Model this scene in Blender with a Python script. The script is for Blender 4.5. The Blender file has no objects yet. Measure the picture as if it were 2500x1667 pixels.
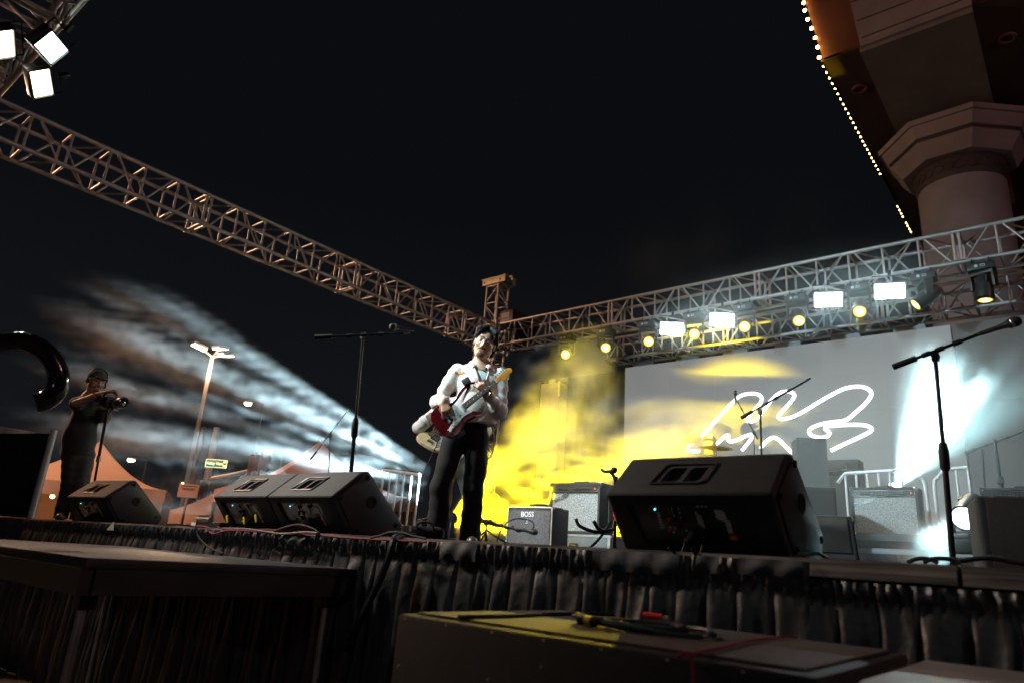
import bpy, bmesh, math, random, time
import numpy as np
from mathutils import Vector, Matrix, Euler
T_START = time.time()
sc = bpy.context.scene
COL = sc.collection
random.seed(7)
RNG = np.random.default_rng(7)

# ------------------------------------------------------------------ camera
PW, PH, FPX = 2500.0, 1667.0, 1690.0
PITCH, ROLL, YAW = (math.radians(a) for a in (17.44, 4.03, 40.13))
CAM = Vector((0, 0, 1.14))
FWD = Vector((-math.sin(YAW)*math.cos(PITCH), math.cos(YAW)*math.cos(PITCH), math.sin(PITCH)))
_r = Vector((math.cos(YAW), math.sin(YAW), 0)); _u = _r.cross(FWD)
RGT = _r*math.cos(ROLL) + _u*math.sin(ROLL)
UPV = -_r*math.sin(ROLL) + _u*math.cos(ROLL)
cam_data = bpy.data.cameras.new('camera')
cam = bpy.data.objects.new('camera', cam_data); COL.objects.link(cam); sc.camera = cam
cam.matrix_world = Matrix(((RGT.x, UPV.x, -FWD.x, CAM.x), (RGT.y, UPV.y, -FWD.y, CAM.y), (RGT.z, UPV.z, -FWD.z, CAM.z), (0, 0, 0, 1)))
cam_data.sensor_width = 36.0; cam_data.lens = FPX/PW*36.0
cam_data.clip_start = 0.05; cam_data.clip_end = 2000
cam_data.dof.use_dof = True; cam_data.dof.focus_distance = 5.9; cam_data.dof.aperture_fstop = 2.2

# ------------------------------------------------------------------ world, exposure
world = bpy.data.worlds.new('World'); sc.world = world; world.use_nodes = True
wn = world.node_tree.nodes; wl = world.node_tree.links
bg = wn['Background']
wtc = wn.new('ShaderNodeTexCoord'); wsp = wn.new('ShaderNodeSeparateXYZ'); wl.new(wtc.outputs['Generated'], wsp.inputs[0])
wr = wn.new('ShaderNodeValToRGB'); wl.new(wsp.outputs['Z'], wr.inputs[0])     # night sky: town glow low down, near black above
wr.color_ramp.elements[0].position = 0.0; wr.color_ramp.elements[0].color = (0.0080, 0.0088, 0.0105, 1)
wr.color_ramp.elements[1].position = 0.45; wr.color_ramp.elements[1].color = (0.0031, 0.0038, 0.0048, 1)
wl.new(wr.outputs[0], bg.inputs['Color']); bg.inputs['Strength'].default_value = 1.0
sc.view_settings.view_transform = 'Standard'; sc.view_settings.look = 'None'
sc.view_settings.exposure = 0.0; sc.view_settings.gamma = 1.0
cy = sc.cycles
cy.use_denoising = True; cy.denoiser = 'OPENIMAGEDENOISE'
cy.max_bounces = 6; cy.diffuse_bounces = 2; cy.glossy_bounces = 3; cy.transmission_bounces = 4; cy.volume_bounces = 0
cy.transparent_max_bounces = 8; cy.caustics_reflective = False; cy.caustics_refractive = False
cy.sample_clamp_indirect = 4.0
cy.use_adaptive_sampling = True; cy.adaptive_threshold = 0.03

# ------------------------------------------------------------------ pixel rays (photo pixel -> direction; distance from a plane the thing stands on)
def ray(px, py): return FWD + RGT*((px-PW/2)/FPX) + UPV*((PH/2-py)/FPX)
def A(px, py, X=None, Y=None, Z=None, D=None):
    v = ray(px, py)
    if X is not None: k = (X-CAM.x)/v.x
    elif Y is not None: k = (Y-CAM.y)/v.y
    elif Z is not None: k = (Z-CAM.z)/v.z
    else: k = D/math.hypot(v.x, v.y)
    return CAM + v*k
def on(px, py, P, n):
    v = ray(px, py); n = Vector(n); return CAM + v*((Vector(P)-CAM).dot(n)/v.dot(n))

DECK = 1.2        # deck height
Y0 = 2.3          # front edge of the stage
C0 = Vector((-8.88, 9.99, 5.23)); TS = 0.442      # inner bottom corner of the truss square, chord spacing

# ------------------------------------------------------------------ materials
MATS = {}
def mat(name, col, rough=0.5, metal=0.0, var=0.12, scale=6.0, bump=0.0, bscale=60.0, coat=0.0, emit=None, estr=0.0, spec=0.5, trans=0.0, sheen=0.0, dirt=None, stretch=None, sss=0.0):
    if name in MATS: return MATS[name]
    m = bpy.data.materials.new(name); m.use_nodes = True; MATS[name] = m
    N, L = m.node_tree.nodes, m.node_tree.links
    p = N['Principled BSDF']; col = tuple(col)
    p.inputs['Roughness'].default_value = rough; p.inputs['Metallic'].default_value = metal
    p.inputs['Specular IOR Level'].default_value = spec
    p.inputs['Coat Weight'].default_value = coat; p.inputs['Coat Roughness'].default_value = 0.08
    p.inputs['Transmission Weight'].default_value = trans; p.inputs['Sheen Weight'].default_value = sheen
    if sss: p.inputs['Subsurface Weight'].default_value = sss; p.inputs['Subsurface Radius'].default_value = (.012, .005, .003)
    tc = N.new('ShaderNodeTexCoord'); vec = tc.outputs['Object']
    if stretch:
        mp = N.new('ShaderNodeMapping'); mp.inputs['Scale'].default_value = stretch; L.new(vec, mp.inputs[0]); vec = mp.outputs[0]
    nz = N.new('ShaderNodeTexNoise'); nz.inputs['Scale'].default_value = scale; nz.inputs['Detail'].default_value = 5; L.new(vec, nz.inputs['Vector'])
    r = N.new('ShaderNodeValToRGB'); L.new(nz.outputs['Fac'], r.inputs[0])
    r.color_ramp.elements[0].position = 0.3; r.color_ramp.elements[1].position = 0.72
    r.color_ramp.elements[0].color = tuple(c*(1-var) for c in col)+(1,)
    r.color_ramp.elements[1].color = tuple(min(1, c*(1+var)) for c in (dirt or col))+(1,)
    L.new(r.outputs[0], p.inputs['Base Color'])
    rr = N.new('ShaderNodeMapRange'); L.new(nz.outputs['Fac'], rr.inputs[0]); rr.inputs[3].default_value = max(.03, rough-.08); rr.inputs[4].default_value = min(1, rough+.08)
    L.new(rr.outputs[0], p.inputs['Roughness'])
    if bump:
        b = N.new('ShaderNodeTexNoise'); b.inputs['Scale'].default_value = bscale; b.inputs['Detail'].default_value = 3; L.new(vec, b.inputs['Vector'])
        bn = N.new('ShaderNodeBump'); bn.inputs['Strength'].default_value = bump; bn.inputs['Distance'].default_value = 0.01
        L.new(b.outputs['Fac'], bn.inputs['Height']); L.new(bn.outputs[0], p.inputs['Normal'])
    if emit is not None:
        p.inputs['Emission Color'].default_value = tuple(emit)+(1,); p.inputs['Emission Strength'].default_value = estr
    return m

# ------------------------------------------------------------------ mesh builder
class MB:
    def __init__(s): s.v = []; s.f = []
    def add(s, vs, fs):
        o = len(s.v); s.v += [Vector(x) for x in vs]; s.f += [[i+o for i in f] for f in fs]; return s
    def box(s, c, d, M=None):
        c = Vector(c); h = Vector(d)/2
        vs = [Vector((x*h.x, y*h.y, z*h.z)) for z in (-1, 1) for y in (-1, 1) for x in (-1, 1)]
        vs = [c + ((M @ q) if M else q) for q in vs]
        return s.add(vs, [(0, 2, 3, 1), (4, 5, 7, 6), (0, 1, 5, 4), (2, 6, 7, 3), (0, 4, 6, 2), (1, 3, 7, 5)])
    def tube(s, pts, r, n=8, caps=True, closed=False):
        pts = [Vector(p) for p in pts]; k = len(pts); rs = r if isinstance(r, (list, tuple)) else [r]*k
        vs = []; prev = None
        for i in range(k):
            a = pts[(i-1) % k] if (closed or i > 0) else pts[i]; b = pts[(i+1) % k] if (closed or i < k-1) else pts[i]
            t = (b-a); t = t.normalized() if t.length > 1e-9 else Vector((0, 0, 1))
            if prev is None:
                up = Vector((0, 0, 1)) if abs(t.z) < .9 else Vector((1, 0, 0)); x = t.cross(up).normalized()
            else:
                x = prev - t*prev.dot(t); x = x.normalized() if x.length > 1e-9 else t.orthogonal().normalized()
            prev = x; y = t.cross(x)
            vs += [pts[i] + (x*math.cos(2*math.pi*j/n) + y*math.sin(2*math.pi*j/n))*rs[i] for j in range(n)]
        fs = []
        for i in range(k if closed else k-1):
            q = (i+1) % k
            fs += [(i*n+j, i*n+(j+1) % n, q*n+(j+1) % n, q*n+j) for j in range(n)]
        if caps and not closed: fs += [tuple(range(n))[::-1], tuple((k-1)*n+j for j in range(n))]
        return s.add(vs, fs)
    def cyl(s, a, b, r, r2=None, n=16): return s.tube([a, b], [r, r if r2 is None else r2], n)
    def lathe(s, prof, M=None, n=24, arc=1.0, ring=False):
        k = len(prof); full = arc >= 1; m = n if full else n+1; vs = []
        for rr, z in prof:
            for j in range(m):
                a = 2*math.pi*arc*j/n; q = Vector((rr*math.cos(a), rr*math.sin(a), z)); vs.append(M @ q if M else q)
        fs = [(i*m+j, i*m+(j+1) % m, (i+1)*m+(j+1) % m, (i+1)*m+j) for i in range(k-1) for j in range(n)]
        if ring: fs += [((k-1)*m+j, (k-1)*m+(j+1) % m, (j+1) % m, j) for j in range(n)]
        elif full: fs += [tuple(range(m))[::-1], tuple((k-1)*m+j for j in range(m))]
        return s.add(vs, fs)
    def prism(s, poly, d0, d1, M=None):          # polygon in local xy, extruded in z
        k = len(poly); vs = [Vector((x, y, d0)) for x, y in poly] + [Vector((x, y, d1)) for x, y in poly]
        vs = [M @ q for q in vs] if M else vs
        return s.add(vs, [tuple(range(k))[::-1], tuple(range(k, 2*k))] + [(i, (i+1) % k, k+(i+1) % k, k+i) for i in range(k)])
    def ball(s, c, r, M=None, nu=14, nv=9):
        r = Vector(r) if not isinstance(r, (int, float)) else Vector((r, r, r)); c = Vector(c); vs = []
        for i in range(1, nv):
            th = math.pi*i/nv
            for j in range(nu):
                q = Vector((r.x*math.sin(th)*math.cos(2*math.pi*j/nu), r.y*math.sin(th)*math.sin(2*math.pi*j/nu), r.z*math.cos(th)))
                vs.append(c + (M @ q if M else q))
        for z in (1, -1):
            q = Vector((0, 0, r.z*z)); vs.append(c + (M @ q if M else q))
        fs = [(i*nu+j, (i+1)*nu+j, (i+1)*nu+(j+1) % nu, i*nu+(j+1) % nu) for i in range(nv-2) for j in range(nu)]
        t, b = len(vs)-2, len(vs)-1
        fs += [(t, j, (j+1) % nu) for j in range(nu)] + [(b, (nv-2)*nu+(j+1) % nu, (nv-2)*nu+j) for j in range(nu)]
        return s.add(vs, fs)
    def grid(s, fn, nu, nv):
        vs = [fn(i/(nu-1), j/(nv-1)) for j in range(nv) for i in range(nu)]
        return s.add(vs, [(j*nu+i, j*nu+i+1, (j+1)*nu+i+1, (j+1)*nu+i) for j in range(nv-1) for i in range(nu-1)])
    def mesh(s, name, m, smooth=None, bev=0.0, seg=2):
        me = bpy.data.meshes.new(name)
        if bev:
            b = bmesh.new(); vv = [b.verts.new(v) for v in s.v]
            for f in s.f:
                try: b.faces.new([vv[i] for i in f])
                except ValueError: pass
            bmesh.ops.recalc_face_normals(b, faces=b.faces)
            es = [e for e in b.edges if len(e.link_faces) == 2 and e.calc_face_angle(0) > 0.5]
            bmesh.ops.bevel(b, geom=es, offset=bev, segments=seg, affect='EDGES', profile=0.6, clamp_overlap=True)
            b.to_mesh(me); b.free()
        else:
            me.from_pydata([tuple(v) for v in s.v], [], s.f); me.update()
            b = bmesh.new(); b.from_mesh(me); bmesh.ops.recalc_face_normals(b, faces=b.faces); b.to_mesh(me); b.free()
        me.materials.append(m)
        if smooth or bev:
            for p in me.polygons: p.use_smooth = True
            me.set_sharp_from_angle(angle=math.radians(smooth if smooth and smooth is not True else 40))
        return me
    def build(s, name, m, parent=None, smooth=None, bev=0.0, seg=2, world=False):
        if world and parent is not None:
            inv = root_matrix(parent).inverted(); s.v = [inv @ v for v in s.v]
        return link(name, s.mesh(name, m, smooth, bev, seg), parent)

def root_matrix(o):
    M = o.matrix_basis.copy(); p = o.parent
    while p is not None: M = p.matrix_basis @ M; p = p.parent
    return M
def link(name, me, parent=None):
    o = bpy.data.objects.new(name, me); COL.objects.link(o)
    if parent is not None: o.parent = parent
    return o
def tag(o, label, cat, group=None):
    o['label'] = label; o['category'] = cat
    if group: o['group'] = group
    return o
def thing(name, label, cat, loc=(0, 0, 0), rotz=0.0, group=None, M=None):
    o = bpy.data.objects.new(name, None); COL.objects.link(o); o.empty_display_size = .1
    if M is not None: o.matrix_basis = M
    else: o.location = loc; o.rotation_euler = (0, 0, rotz); o.matrix_basis = Matrix.Translation(loc) @ Matrix.Rotation(rotz, 4, 'Z')
    return tag(o, label, cat, group)
def dup(root, M, label):
    def cp(o, par):
        c = o.copy(); COL.objects.link(c); c.parent = par
        for ch in [x for x in ALL_CHILDREN(o)]: cp(ch, c)
        return c
    r = cp(root, None); r.matrix_basis = M; r['label'] = label
    return r
def ALL_CHILDREN(o): return [x for x in bpy.data.objects if x.parent is o]
UNIT = {}
def rod(name, a, b, r, m, parent, n=8):          # alike bars share one mesh
    key = (m.name, n)
    if key not in UNIT: UNIT[key] = MB().cyl((0, 0, 0), (0, 0, 1), 1, n=n).mesh('bar', m, smooth=50)
    a, b = Vector(a), Vector(b); d = b-a
    o = link(name, UNIT[key], parent)
    o.matrix_basis = Matrix.Translation(a) @ d.to_track_quat('Z', 'Y').to_matrix().to_4x4() @ Matrix.Diagonal((r, r, d.length, 1))
    return o
def block(name, c, d, m, parent, R=None):        # alike boxes share one mesh
    key = (m.name, 'box')
    if key not in UNIT: UNIT[key] = MB().box((0, 0, 0), (1, 1, 1)).mesh('block', m)
    o = link(name, UNIT[key], parent)
    o.matrix_basis = Matrix.Translation(c) @ (R.to_4x4() if R else Matrix.Identity(4)) @ Matrix.Diagonal(tuple(d)+(1,))
    return o
def frame(loc, zdir, up=(0, 0, 1)):              # matrix with local -Z pointing along zdir
    z = -Vector(zdir).normalized(); x = Vector(up).cross(z)
    x = x.normalized() if x.length > 1e-6 else z.orthogonal().normalized(); y = z.cross(x)
    return Matrix(((x.x, y.x, z.x, loc[0]), (x.y, y.y, z.y, loc[1]), (x.z, y.z, z.z, loc[2]), (0, 0, 0, 1)))
def axes(loc, x, y, z):
    return Matrix(((x[0], y[0], z[0], loc[0]), (x[1], y[1], z[1], loc[1]), (x[2], y[2], z[2], loc[2]), (0, 0, 0, 1)))
def text(name, s, size, M, m, parent, ext=0.001, shear=0.0, align='CENTER', bold=0.0):
    cu = bpy.data.curves.new('t', 'FONT'); cu.body = s; cu.size = size; cu.extrude = ext; cu.shear = shear; cu.align_x = align; cu.align_y = 'CENTER'; cu.offset = bold; cu.resolution_u = 3
    to = bpy.data.objects.new('t', cu); COL.objects.link(to)
    dg = bpy.context.evaluated_depsgraph_get(); me = bpy.data.meshes.new_from_object(to.evaluated_get(dg))
    bpy.data.objects.remove(to); bpy.data.curves.remove(cu)
    me.transform(M); me.materials.clear(); me.materials.append(m)
    return link(name, me, parent)
def cut(o, cutter):                              # carve a recess: applied at once, the cutter is deleted
    c = link('c', cutter.mesh('c', o.data.materials[0]), o.parent)
    md = o.modifiers.new('b', 'BOOLEAN'); md.object = c; md.operation = 'DIFFERENCE'; md.solver = 'EXACT'
    dg = bpy.context.evaluated_depsgraph_get(); dg.update(); me = bpy.data.meshes.new_from_object(o.evaluated_get(dg))
    o.modifiers.clear(); old = o.data; o.data = me; cm = c.data; bpy.data.objects.remove(c); bpy.data.meshes.remove(cm)
    for p in me.polygons: p.use_smooth = True
    me.set_sharp_from_angle(angle=math.radians(35))
def spline(pts, n=6, closed=False):
    P = [Vector(p) for p in pts]; k = len(P); out = []
    for i in range(k if closed else k-1):
        g = lambda j: P[j % k] if closed else P[min(max(j, 0), k-1)]
        a, b, c, d = g(i-1), g(i), g(i+1), g(i+2)
        for q in range(n):
            t = q/n; out.append(.5*((2*b) + (c-a)*t + (2*a-5*b+4*c-d)*t*t + (3*b-a-3*c+d)*t**3))
    if not closed: out.append(P[-1])
    return out
def lamp(name, kind, energy, col, M, parent, **kw):
    l = bpy.data.lights.new(name, kind); l.energy = energy; l.color = col
    for k, v in kw.items(): setattr(l, k, v)
    o = bpy.data.objects.new(name, l); COL.objects.link(o); o.matrix_basis = M; o.parent = parent
    return o
def gobo(o, build):                              # a real gobo wheel: pattern over the beam's own angles
    l = o.data; l.use_nodes = True; t = l.node_tree; N, L = t.nodes, t.links; em = N['Emission']
    tc = N.new('ShaderNodeTexCoord'); sp = N.new('ShaderNodeSeparateXYZ'); L.new(tc.outputs['Normal'], sp.inputs[0])
    def mth(op, a, b=None):
        q = N.new('ShaderNodeMath'); q.operation = op
        for i, x in enumerate((a, b)):
            if x is None: continue
            if isinstance(x, (int, float)): q.inputs[i].default_value = x
            else: L.new(x, q.inputs[i])
        return q.outputs[0]
    u = mth('DIVIDE', sp.outputs[0], sp.outputs[2]); v = mth('DIVIDE', sp.outputs[1], sp.outputs[2])
    L.new(build(N, L, mth, u, v), em.inputs['Strength'])

# common materials
m_alu = mat('aluminium', (.46, .45, .45), .42, .55, .12, 14)
m_steel = mat('dull_steel', (.45, .44, .43), .4, 1.0, .2, 10)
m_black = mat('black_plastic', (.022, .023, .025), .42, 0, .25, 9, .05, 180)
m_blackmetal = mat('black_metal', (.02, .02, .021), .3, .6, .2, 9)
m_chrome = mat('chrome', (.8, .8, .8), .12, 1.0, .05, 9)
m_rubber = mat('cable_rubber', (.010, .011, .013), .62, 0, .2, 30, spec=.2)
m_deck = mat('deck_ply', (.030, .030, .033), .55, 0, .4, 3, .15, 90)
m_white = mat('white_paint', (.78, .77, .74), .45, 0, .06, 12)
# ------------------------------------------------------------------ ground
m_asphalt = mat('asphalt', (.038, .036, .036), .85, 0, .35, .9, .5, 30, dirt=(.055, .05, .048))
g = MB().grid(lambda u, v: Vector((-700+1400*u, -60+900*v, 0)), 12, 12).build('ground', m_asphalt); g['kind'] = 'structure'

# ------------------------------------------------------------------ stage
stage = thing('stage', 'black stage deck with a pale worn metal edge above the pleated skirt', 'stage', (-4, Y0, 0))
SX0, SX1 = -9.9, 2.2
nx = 5; pw = (SX1-SX0)/nx
def panel_mesh(w, d): return MB().box((0, 0, -.03), (w-.006, d-.006, .06)).mesh('deck_panel', m_deck)
pm = panel_mesh(pw, 1.22)
for i in range(nx):
    for j in range(8):
        o = link('deck_panel', pm, stage); o.location = (SX0+pw*(i+.5)+4, .045+1.22*(j+.5), DECK)
m_lip = mat('worn_edge_metal', (.13, .115, .115), .6, .5, .5, 5, .2, 40, dirt=(.34, .30, .28))
lipw = 1.6; x = SX0
while x < SX1:
    w = min(lipw, SX1-x)
    block('edge_trim', (x+w/2+4, .0225, DECK-.02), (w-.012, .044, .052), m_lip, stage); x += w
for x in np.arange(SX0+.2, SX1, 2.4):
    for y in (.3, 4.8, 9.4): rod('leg', (x+4, y, 0), (x+4, y, DECK-.06), .024, m_steel, stage)

# pleated satin skirt along the front edge
m_satin = mat('black_satin', (.024, .026, .029), .44, 0, .3, 7, .5, 16, spec=.6)
skirt = thing('stage_skirt', 'black pleated satin skirt hanging along the front of the stage', 'stage skirt', (-4, Y0, 0))
def skirt_profile(x0, x1):
    xs = []; x = x0
    while x < x1:                                        # box pleats of uneven width with a deep fold between
        w = random.uniform(.075, .125); k = random.uniform(.5, 1.2); t = random.uniform(-.25, .25)
        for q in range(11): xs.append((x+w*q/10, q/10, k, t))
        x += w+.001
    return xs
def skirt_piece(x0, x1, ztop, head, name):
    P = skirt_profile(x0, x1); rows = [0, .012, head*.5, head*.92, head, head+.03, head+.09, head+.18, head+.3, head+.45, head+.65, head+.85, ztop-.01]
    rows = [r for r in rows if r <= ztop]
    def pt(i, r):
        x, q, k, t = P[i]; below = max(0, r-head); a = min(1, below/.16)
        fold = (1-abs(2*q-1)**9)                          # flat pleat face, sharp creases
        y = -.012 - .034*a*fold*k - .010*a*math.sin(5*q+9*t+7*r) + .008*a*math.sin(23*x+6*r)
        if below <= 0: y = -.010 - .006*math.sin(x*190+3*math.sin(x*11)) - .004*math.sin(x*67+r*80) - .008*math.sin(min(1, r/head)*math.pi)
        xx = x + t*.10*min(1, below/.9)*(1-abs(2*q-1)) + .010*a*math.sin(9*r+14*t) + .05*below*(-.35)
        return Vector((xx, Y0+y, ztop-r))
    m = MB(); n = len(P)
    m.add([pt(i, r) for r in rows for i in range(n)], [(j*n+i, j*n+i+1, (j+1)*n+i+1, (j+1)*n+i) for j in range(len(rows)-1) for i in range(n-1)])
    return m.build(name, m_satin, skirt, smooth=60, world=True)
for x0, x1 in ((SX0, -7.6), (-7.6, -5.05), (-5.05, -2.62), (-2.62, -.72)): skirt_piece(x0, x1-.004, DECK-.006, .075, 'skirt_panel')
for x0, x1 in ((-.72, .9), (.9, SX1)): skirt_piece(x0, x1-.004, DECK-.055, .05, 'skirt_panel')
m_tape = mat('gaffer_tape', (.035, .038, .042), .7, 0, .15, 12, .1, 150)
def tape(px0, px1, h, top=DECK-.004):
    a = A(px0, 1340, Y=Y0-.03); b = A(px1, 1345, Y=Y0-.03)
    def fn(u, v): 
        x = a.x+(b.x-a.x)*u
        return Vector((x, Y0-.024-.004*math.sin(x*60+v*3)-.012*math.sin(v*math.pi*.8), top-h*v))
    MB().grid(fn, 14, 5).build('tape_patch', m_tape, skirt, smooth=60, world=True)
for a in ((1076, 1162, .075), (1448, 1658, .07), (688, 742, .06), (1700, 1752, .055), (1800, 1955, .05)): tape(*a)
m_tapew = mat('white_tape', (.6, .62, .66), .6, 0, .1, 20)
c = A(270, 1283, Y=Y0-.03)
MB().add([c+Vector((-.06, 0, -.03)), c+Vector((.07, 0, -.03)), c+Vector((.04, 0, .035))], [(0, 1, 2)]).build('tape_scrap', m_tapew, skirt, world=True)

# upstage riser carrying amps and drums
RZ = 1.63; RY = 7.9
riser = thing('stage_riser', 'low grey upstage riser under the amplifiers and drum kit', 'riser', (-2.5, RY, DECK))
m_riser = mat('riser_frame', (.22, .23, .24), .45, .6, .2, 8)
for i, x in enumerate(np.arange(-5.9, 2.0, 1.3)):
    o = link('deck_panel', UNIT.setdefault('riser_panel', MB().box((0, 1.25, 0), (1.29, 2.5, .06)).mesh('deck_panel', m_deck)), riser); o.location = (x+2.5+.65, 0, RZ-DECK-.03)
    for y in (.05, 2.4): rod('leg', (x+2.52, y, 0), (x+2.52, y, RZ-DECK-.06), .026, m_riser, riser)
for z in (.12, .27): block('rail', (-.15+.5, .02, z), (7.8, .03, .05), m_riser, riser)

# ------------------------------------------------------------------ trusses
m_brace = m_alu
def truss(name, label, cat, M, length, s=TS, nb=None, rc=.027, rb=.015, sect=6, group='lighting trusses'):
    t = thing(name, label, cat, M=M, group=group)       # local x along the truss, y across, z up
    n = nb or round(length/s); b = length/n
    cs = [(0, 0), (s, 0), (s, s), (0, s)]
    for y, z in cs: rod('chord', (0, y, z), (length, y, z), rc, m_alu, t, 12)
    faces = [(0, 1), (1, 2), (2, 3), (3, 0)]
    for fi, (i, j) in enumerate(faces):
        for k in range(n+1):
            joint = k % sect == 0
            for off in ((-.035, .035) if joint and 0 < k < n else (0,)):
                x = min(max(k*b+off, .03), length-.03); rod('brace', (x, *cs[i]), (x, *cs[j]), rb*1.35 if joint else rb, m_alu, t)
            if k < n:
                a, c = (i, j) if (k+fi) % 2 == 0 else (j, i)
                rod('brace', (k*b+.07, *cs[a]), ((k+1)*b-.07, *cs[c]), rb*.85, m_alu, t)
    for k in range(sect, n, sect):                       # coupling plates at the section joints
        for y, z in cs: rod('coupler', (k*b-.06, y, z), (k*b+.06, y, z), rc*1.25, m_steel, t)
    return t
UT = truss('box_truss', 'long silver box truss along the back of the stage carrying moving lights', 'truss', Matrix.Translation((C0.x+.06, C0.y, C0.z)), 9.7)
ST = truss('box_truss', 'silver box truss with orange glints running from upper left to the corner tower', 'truss', axes((C0.x, 1.22, C0.z), (0, 1, 0), (-1, 0, 0), (0, 0, 1)), C0.y-.06-1.22)
FT = truss('box_truss', 'dim truss crossing the top left corner with floodlights', 'truss', Matrix.Translation((C0.x, .72, C0.z)), 5.3)
LT = truss('box_truss', 'lower silver truss behind the moving lights holding the screen chains', 'truss', Matrix.Translation((-6.75, 10.78, 4.86)), 7.1, s=.40)

# corner tower
TWR = thing('truss_tower', 'upright truss tower at the back corner topped by a pale pulley head', 'truss tower', (C0.x-TS/2, C0.y+TS/2, 0), group='lighting trusses')
q = .16; ztop = 6.62
for sx in (-1, 1):
    for sy in (-1, 1): rod('post', (sx*q, sy*q, .02), (sx*q, sy*q, ztop), .024, m_alu, TWR, 12)
nz_ = 16; hz = ztop/nz_
for k in range(nz_+1):
    z = min(max(k*hz, .04), ztop-.03)
    cs = [(-q, -q), (q, -q), (q, q), (-q, q)]
    for i in range(4):
        a, b2 = cs[i], cs[(i+1) % 4]
        rod('brace', (*a, z), (*b2, z), .013, m_alu, TWR)
        if k < nz_:
            lo, hi = (a, b2) if (k+i) % 2 else (b2, a)
            rod('brace', (*lo, z+.04), (*hi, (k+1)*hz-.04), .012, m_alu, TWR)
block('base_plate', (0, 0, .012), (.9, .9, .02), m_steel, TWR)
m_cream = mat('cream_steel', (.62, .56, .38), .5, .2, .2, 14, .1, 60)
Rh = Matrix.Rotation(math.radians(0), 3, 'Z')
for y in (-.17, .17):
    hb = MB().box((.02, y, ztop+.075), (.62, .012, .13), Rh).build('head_plate', m_cream, TWR, bev=.002)
    for xx in (-.23, .2): MB().cyl((xx, y-.012, ztop+.07), (xx, y+.012, ztop+.07), .02, n=12).build('bolt', m_blackmetal, hb, smooth=True)
block('head_cap', (.02, 0, ztop+.148), (.68, .38, .012), m_cream, TWR)
block('head_foot', (0, 0, ztop+.004), (.42, .42, .02), m_cream, TWR)
for xx in (-.22, .22): MB().cyl((xx, -.15, ztop+.08), (xx, .15, ztop+.08), .05, n=18).build('pulley', m_steel, TWR, smooth=True)
MB().box((.40, -.1, ztop+.11), (.14, .02, .03)).box((.46, -.1, ztop+.07), (.02, .02, .1)).build('hook_arm', m_cream, TWR)
# sleeve block that joins the two trusses
SB = thing('sleeve_block', 'square truss sleeve block clamped round the corner tower', 'truss block', (C0.x-TS/2, C0.y+TS/2, C0.z), group='lighting trusses')
e = TS/2
for z in (0, TS):
    for i in range(4):
        cs = [(-e, -e), (e, -e), (e, e), (-e, e)]; rod('rail', (*cs[i], z), (*cs[(i+1) % 4], z), .026, m_alu, SB)
for sx in (-e, e):
    for sy in (-e, e): rod('post', (sx, sy, -.12), (sx, sy, TS+.12), .024, m_alu, SB)
for z in (-.1, TS+.1):
    for sx in (-.2, .2): rod('roller', (sx, -.12, z), (sx, .12, z), .022, m_cream, SB)

# hoist motor and black control box at the corner
p = A(1232, 775, Y=C0.y-.03)
hz0 = thing('distribution_box', 'black control box with a grey label beside the truss corner', 'control box', (p.x, C0.y+.02, C0.z+TS+.03))
MB().box((.02, .35, .12), (.34, .75, .24)).build('case', m_black, hz0, bev=.012)
m_lbl = mat('grey_label', (.22, .22, .22), .5, 0, .2, 50)
MB().box((.0, -.03, .12), (.20, .01, .11)).build('label_plate', m_lbl, hz0)
MB().box((.0, -.027, .12), (.25, .006, .16)).build('face_frame', m_blackmetal, hz0)
m_drape = mat('black_serge', (.010, .010, .011), .95, 0, .25, 6, .2, 60, spec=.12)
def drape(name, label, x0, x1, y, z0, z1, amp=.05, per=.22):
    def fn(u, v):
        x = x0+(x1-x0)*u
        return Vector((x, y+amp*math.sin(x*2*math.pi/per+1.3*math.sin(x*3))*(.4+.6*v), z1+(z0-z1)*v))
    o = MB().grid(fn, int((x1-x0)*60)+4, 10).build(name, m_drape, smooth=80); return tag(o, label, 'drape')
drape('backdrop_drape', 'black cloth bundle hanging inside the truss corner', -8.75, -8.15, C0.y+.5, C0.z-.02, C0.z+TS, .04)
drape('backdrop_drape', 'tall black backdrop cloth left of the video screen', -8.6, -6.5, 11.1, DECK, 4.72)

# ------------------------------------------------------------------ video screen
m_screen = bpy.data.materials.new('led_screen_grey'); m_screen.use_nodes = True
def screen_mat(m, c0, c1, base):
    N, L = m.node_tree.nodes, m.node_tree.links; p = N['Principled BSDF']; p.inputs['Base Color'].default_value = base; p.inputs['Roughness'].default_value = .6
    oi = N.new('ShaderNodeObjectInfo'); r = N.new('ShaderNodeValToRGB'); L.new(oi.outputs['Random'], r.inputs[0])
    r.color_ramp.elements[0].color = c0; r.color_ramp.elements[1].color = c1
    tc = N.new('ShaderNodeTexCoord'); w = N.new('ShaderNodeTexWave'); w.inputs['Scale'].default_value = 48; w.wave_type = 'BANDS'; w.bands_direction = 'Z'; L.new(tc.outputs['Object'], w.inputs[0])
    mx = N.new('ShaderNodeMix'); mx.data_type = 'RGBA'; mx.blend_type = 'MULTIPLY'; mx.inputs[0].default_value = .12; L.new(r.outputs[0], mx.inputs[6]); L.new(w.outputs[0], mx.inputs[7])
    L.new(mx.outputs[2], p.inputs['Emission Color']); p.inputs['Emission Strength'].default_value = 1.0
screen_mat(m_screen, (.186, .192, .192, 1), (.200, .206, .206, 1), (.06, .06, .06, 1))
m_screen2 = bpy.data.materials.new('led_screen_dim'); m_screen2.use_nodes = True
screen_mat(m_screen2, (.045, .040, .037, 1), (.050, .044, .040, 1), (.05, .045, .043, 1))
YS = 11.0; XL, XR, ZT = -6.44, -1.19, 4.725; ZB = 1.9
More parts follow.
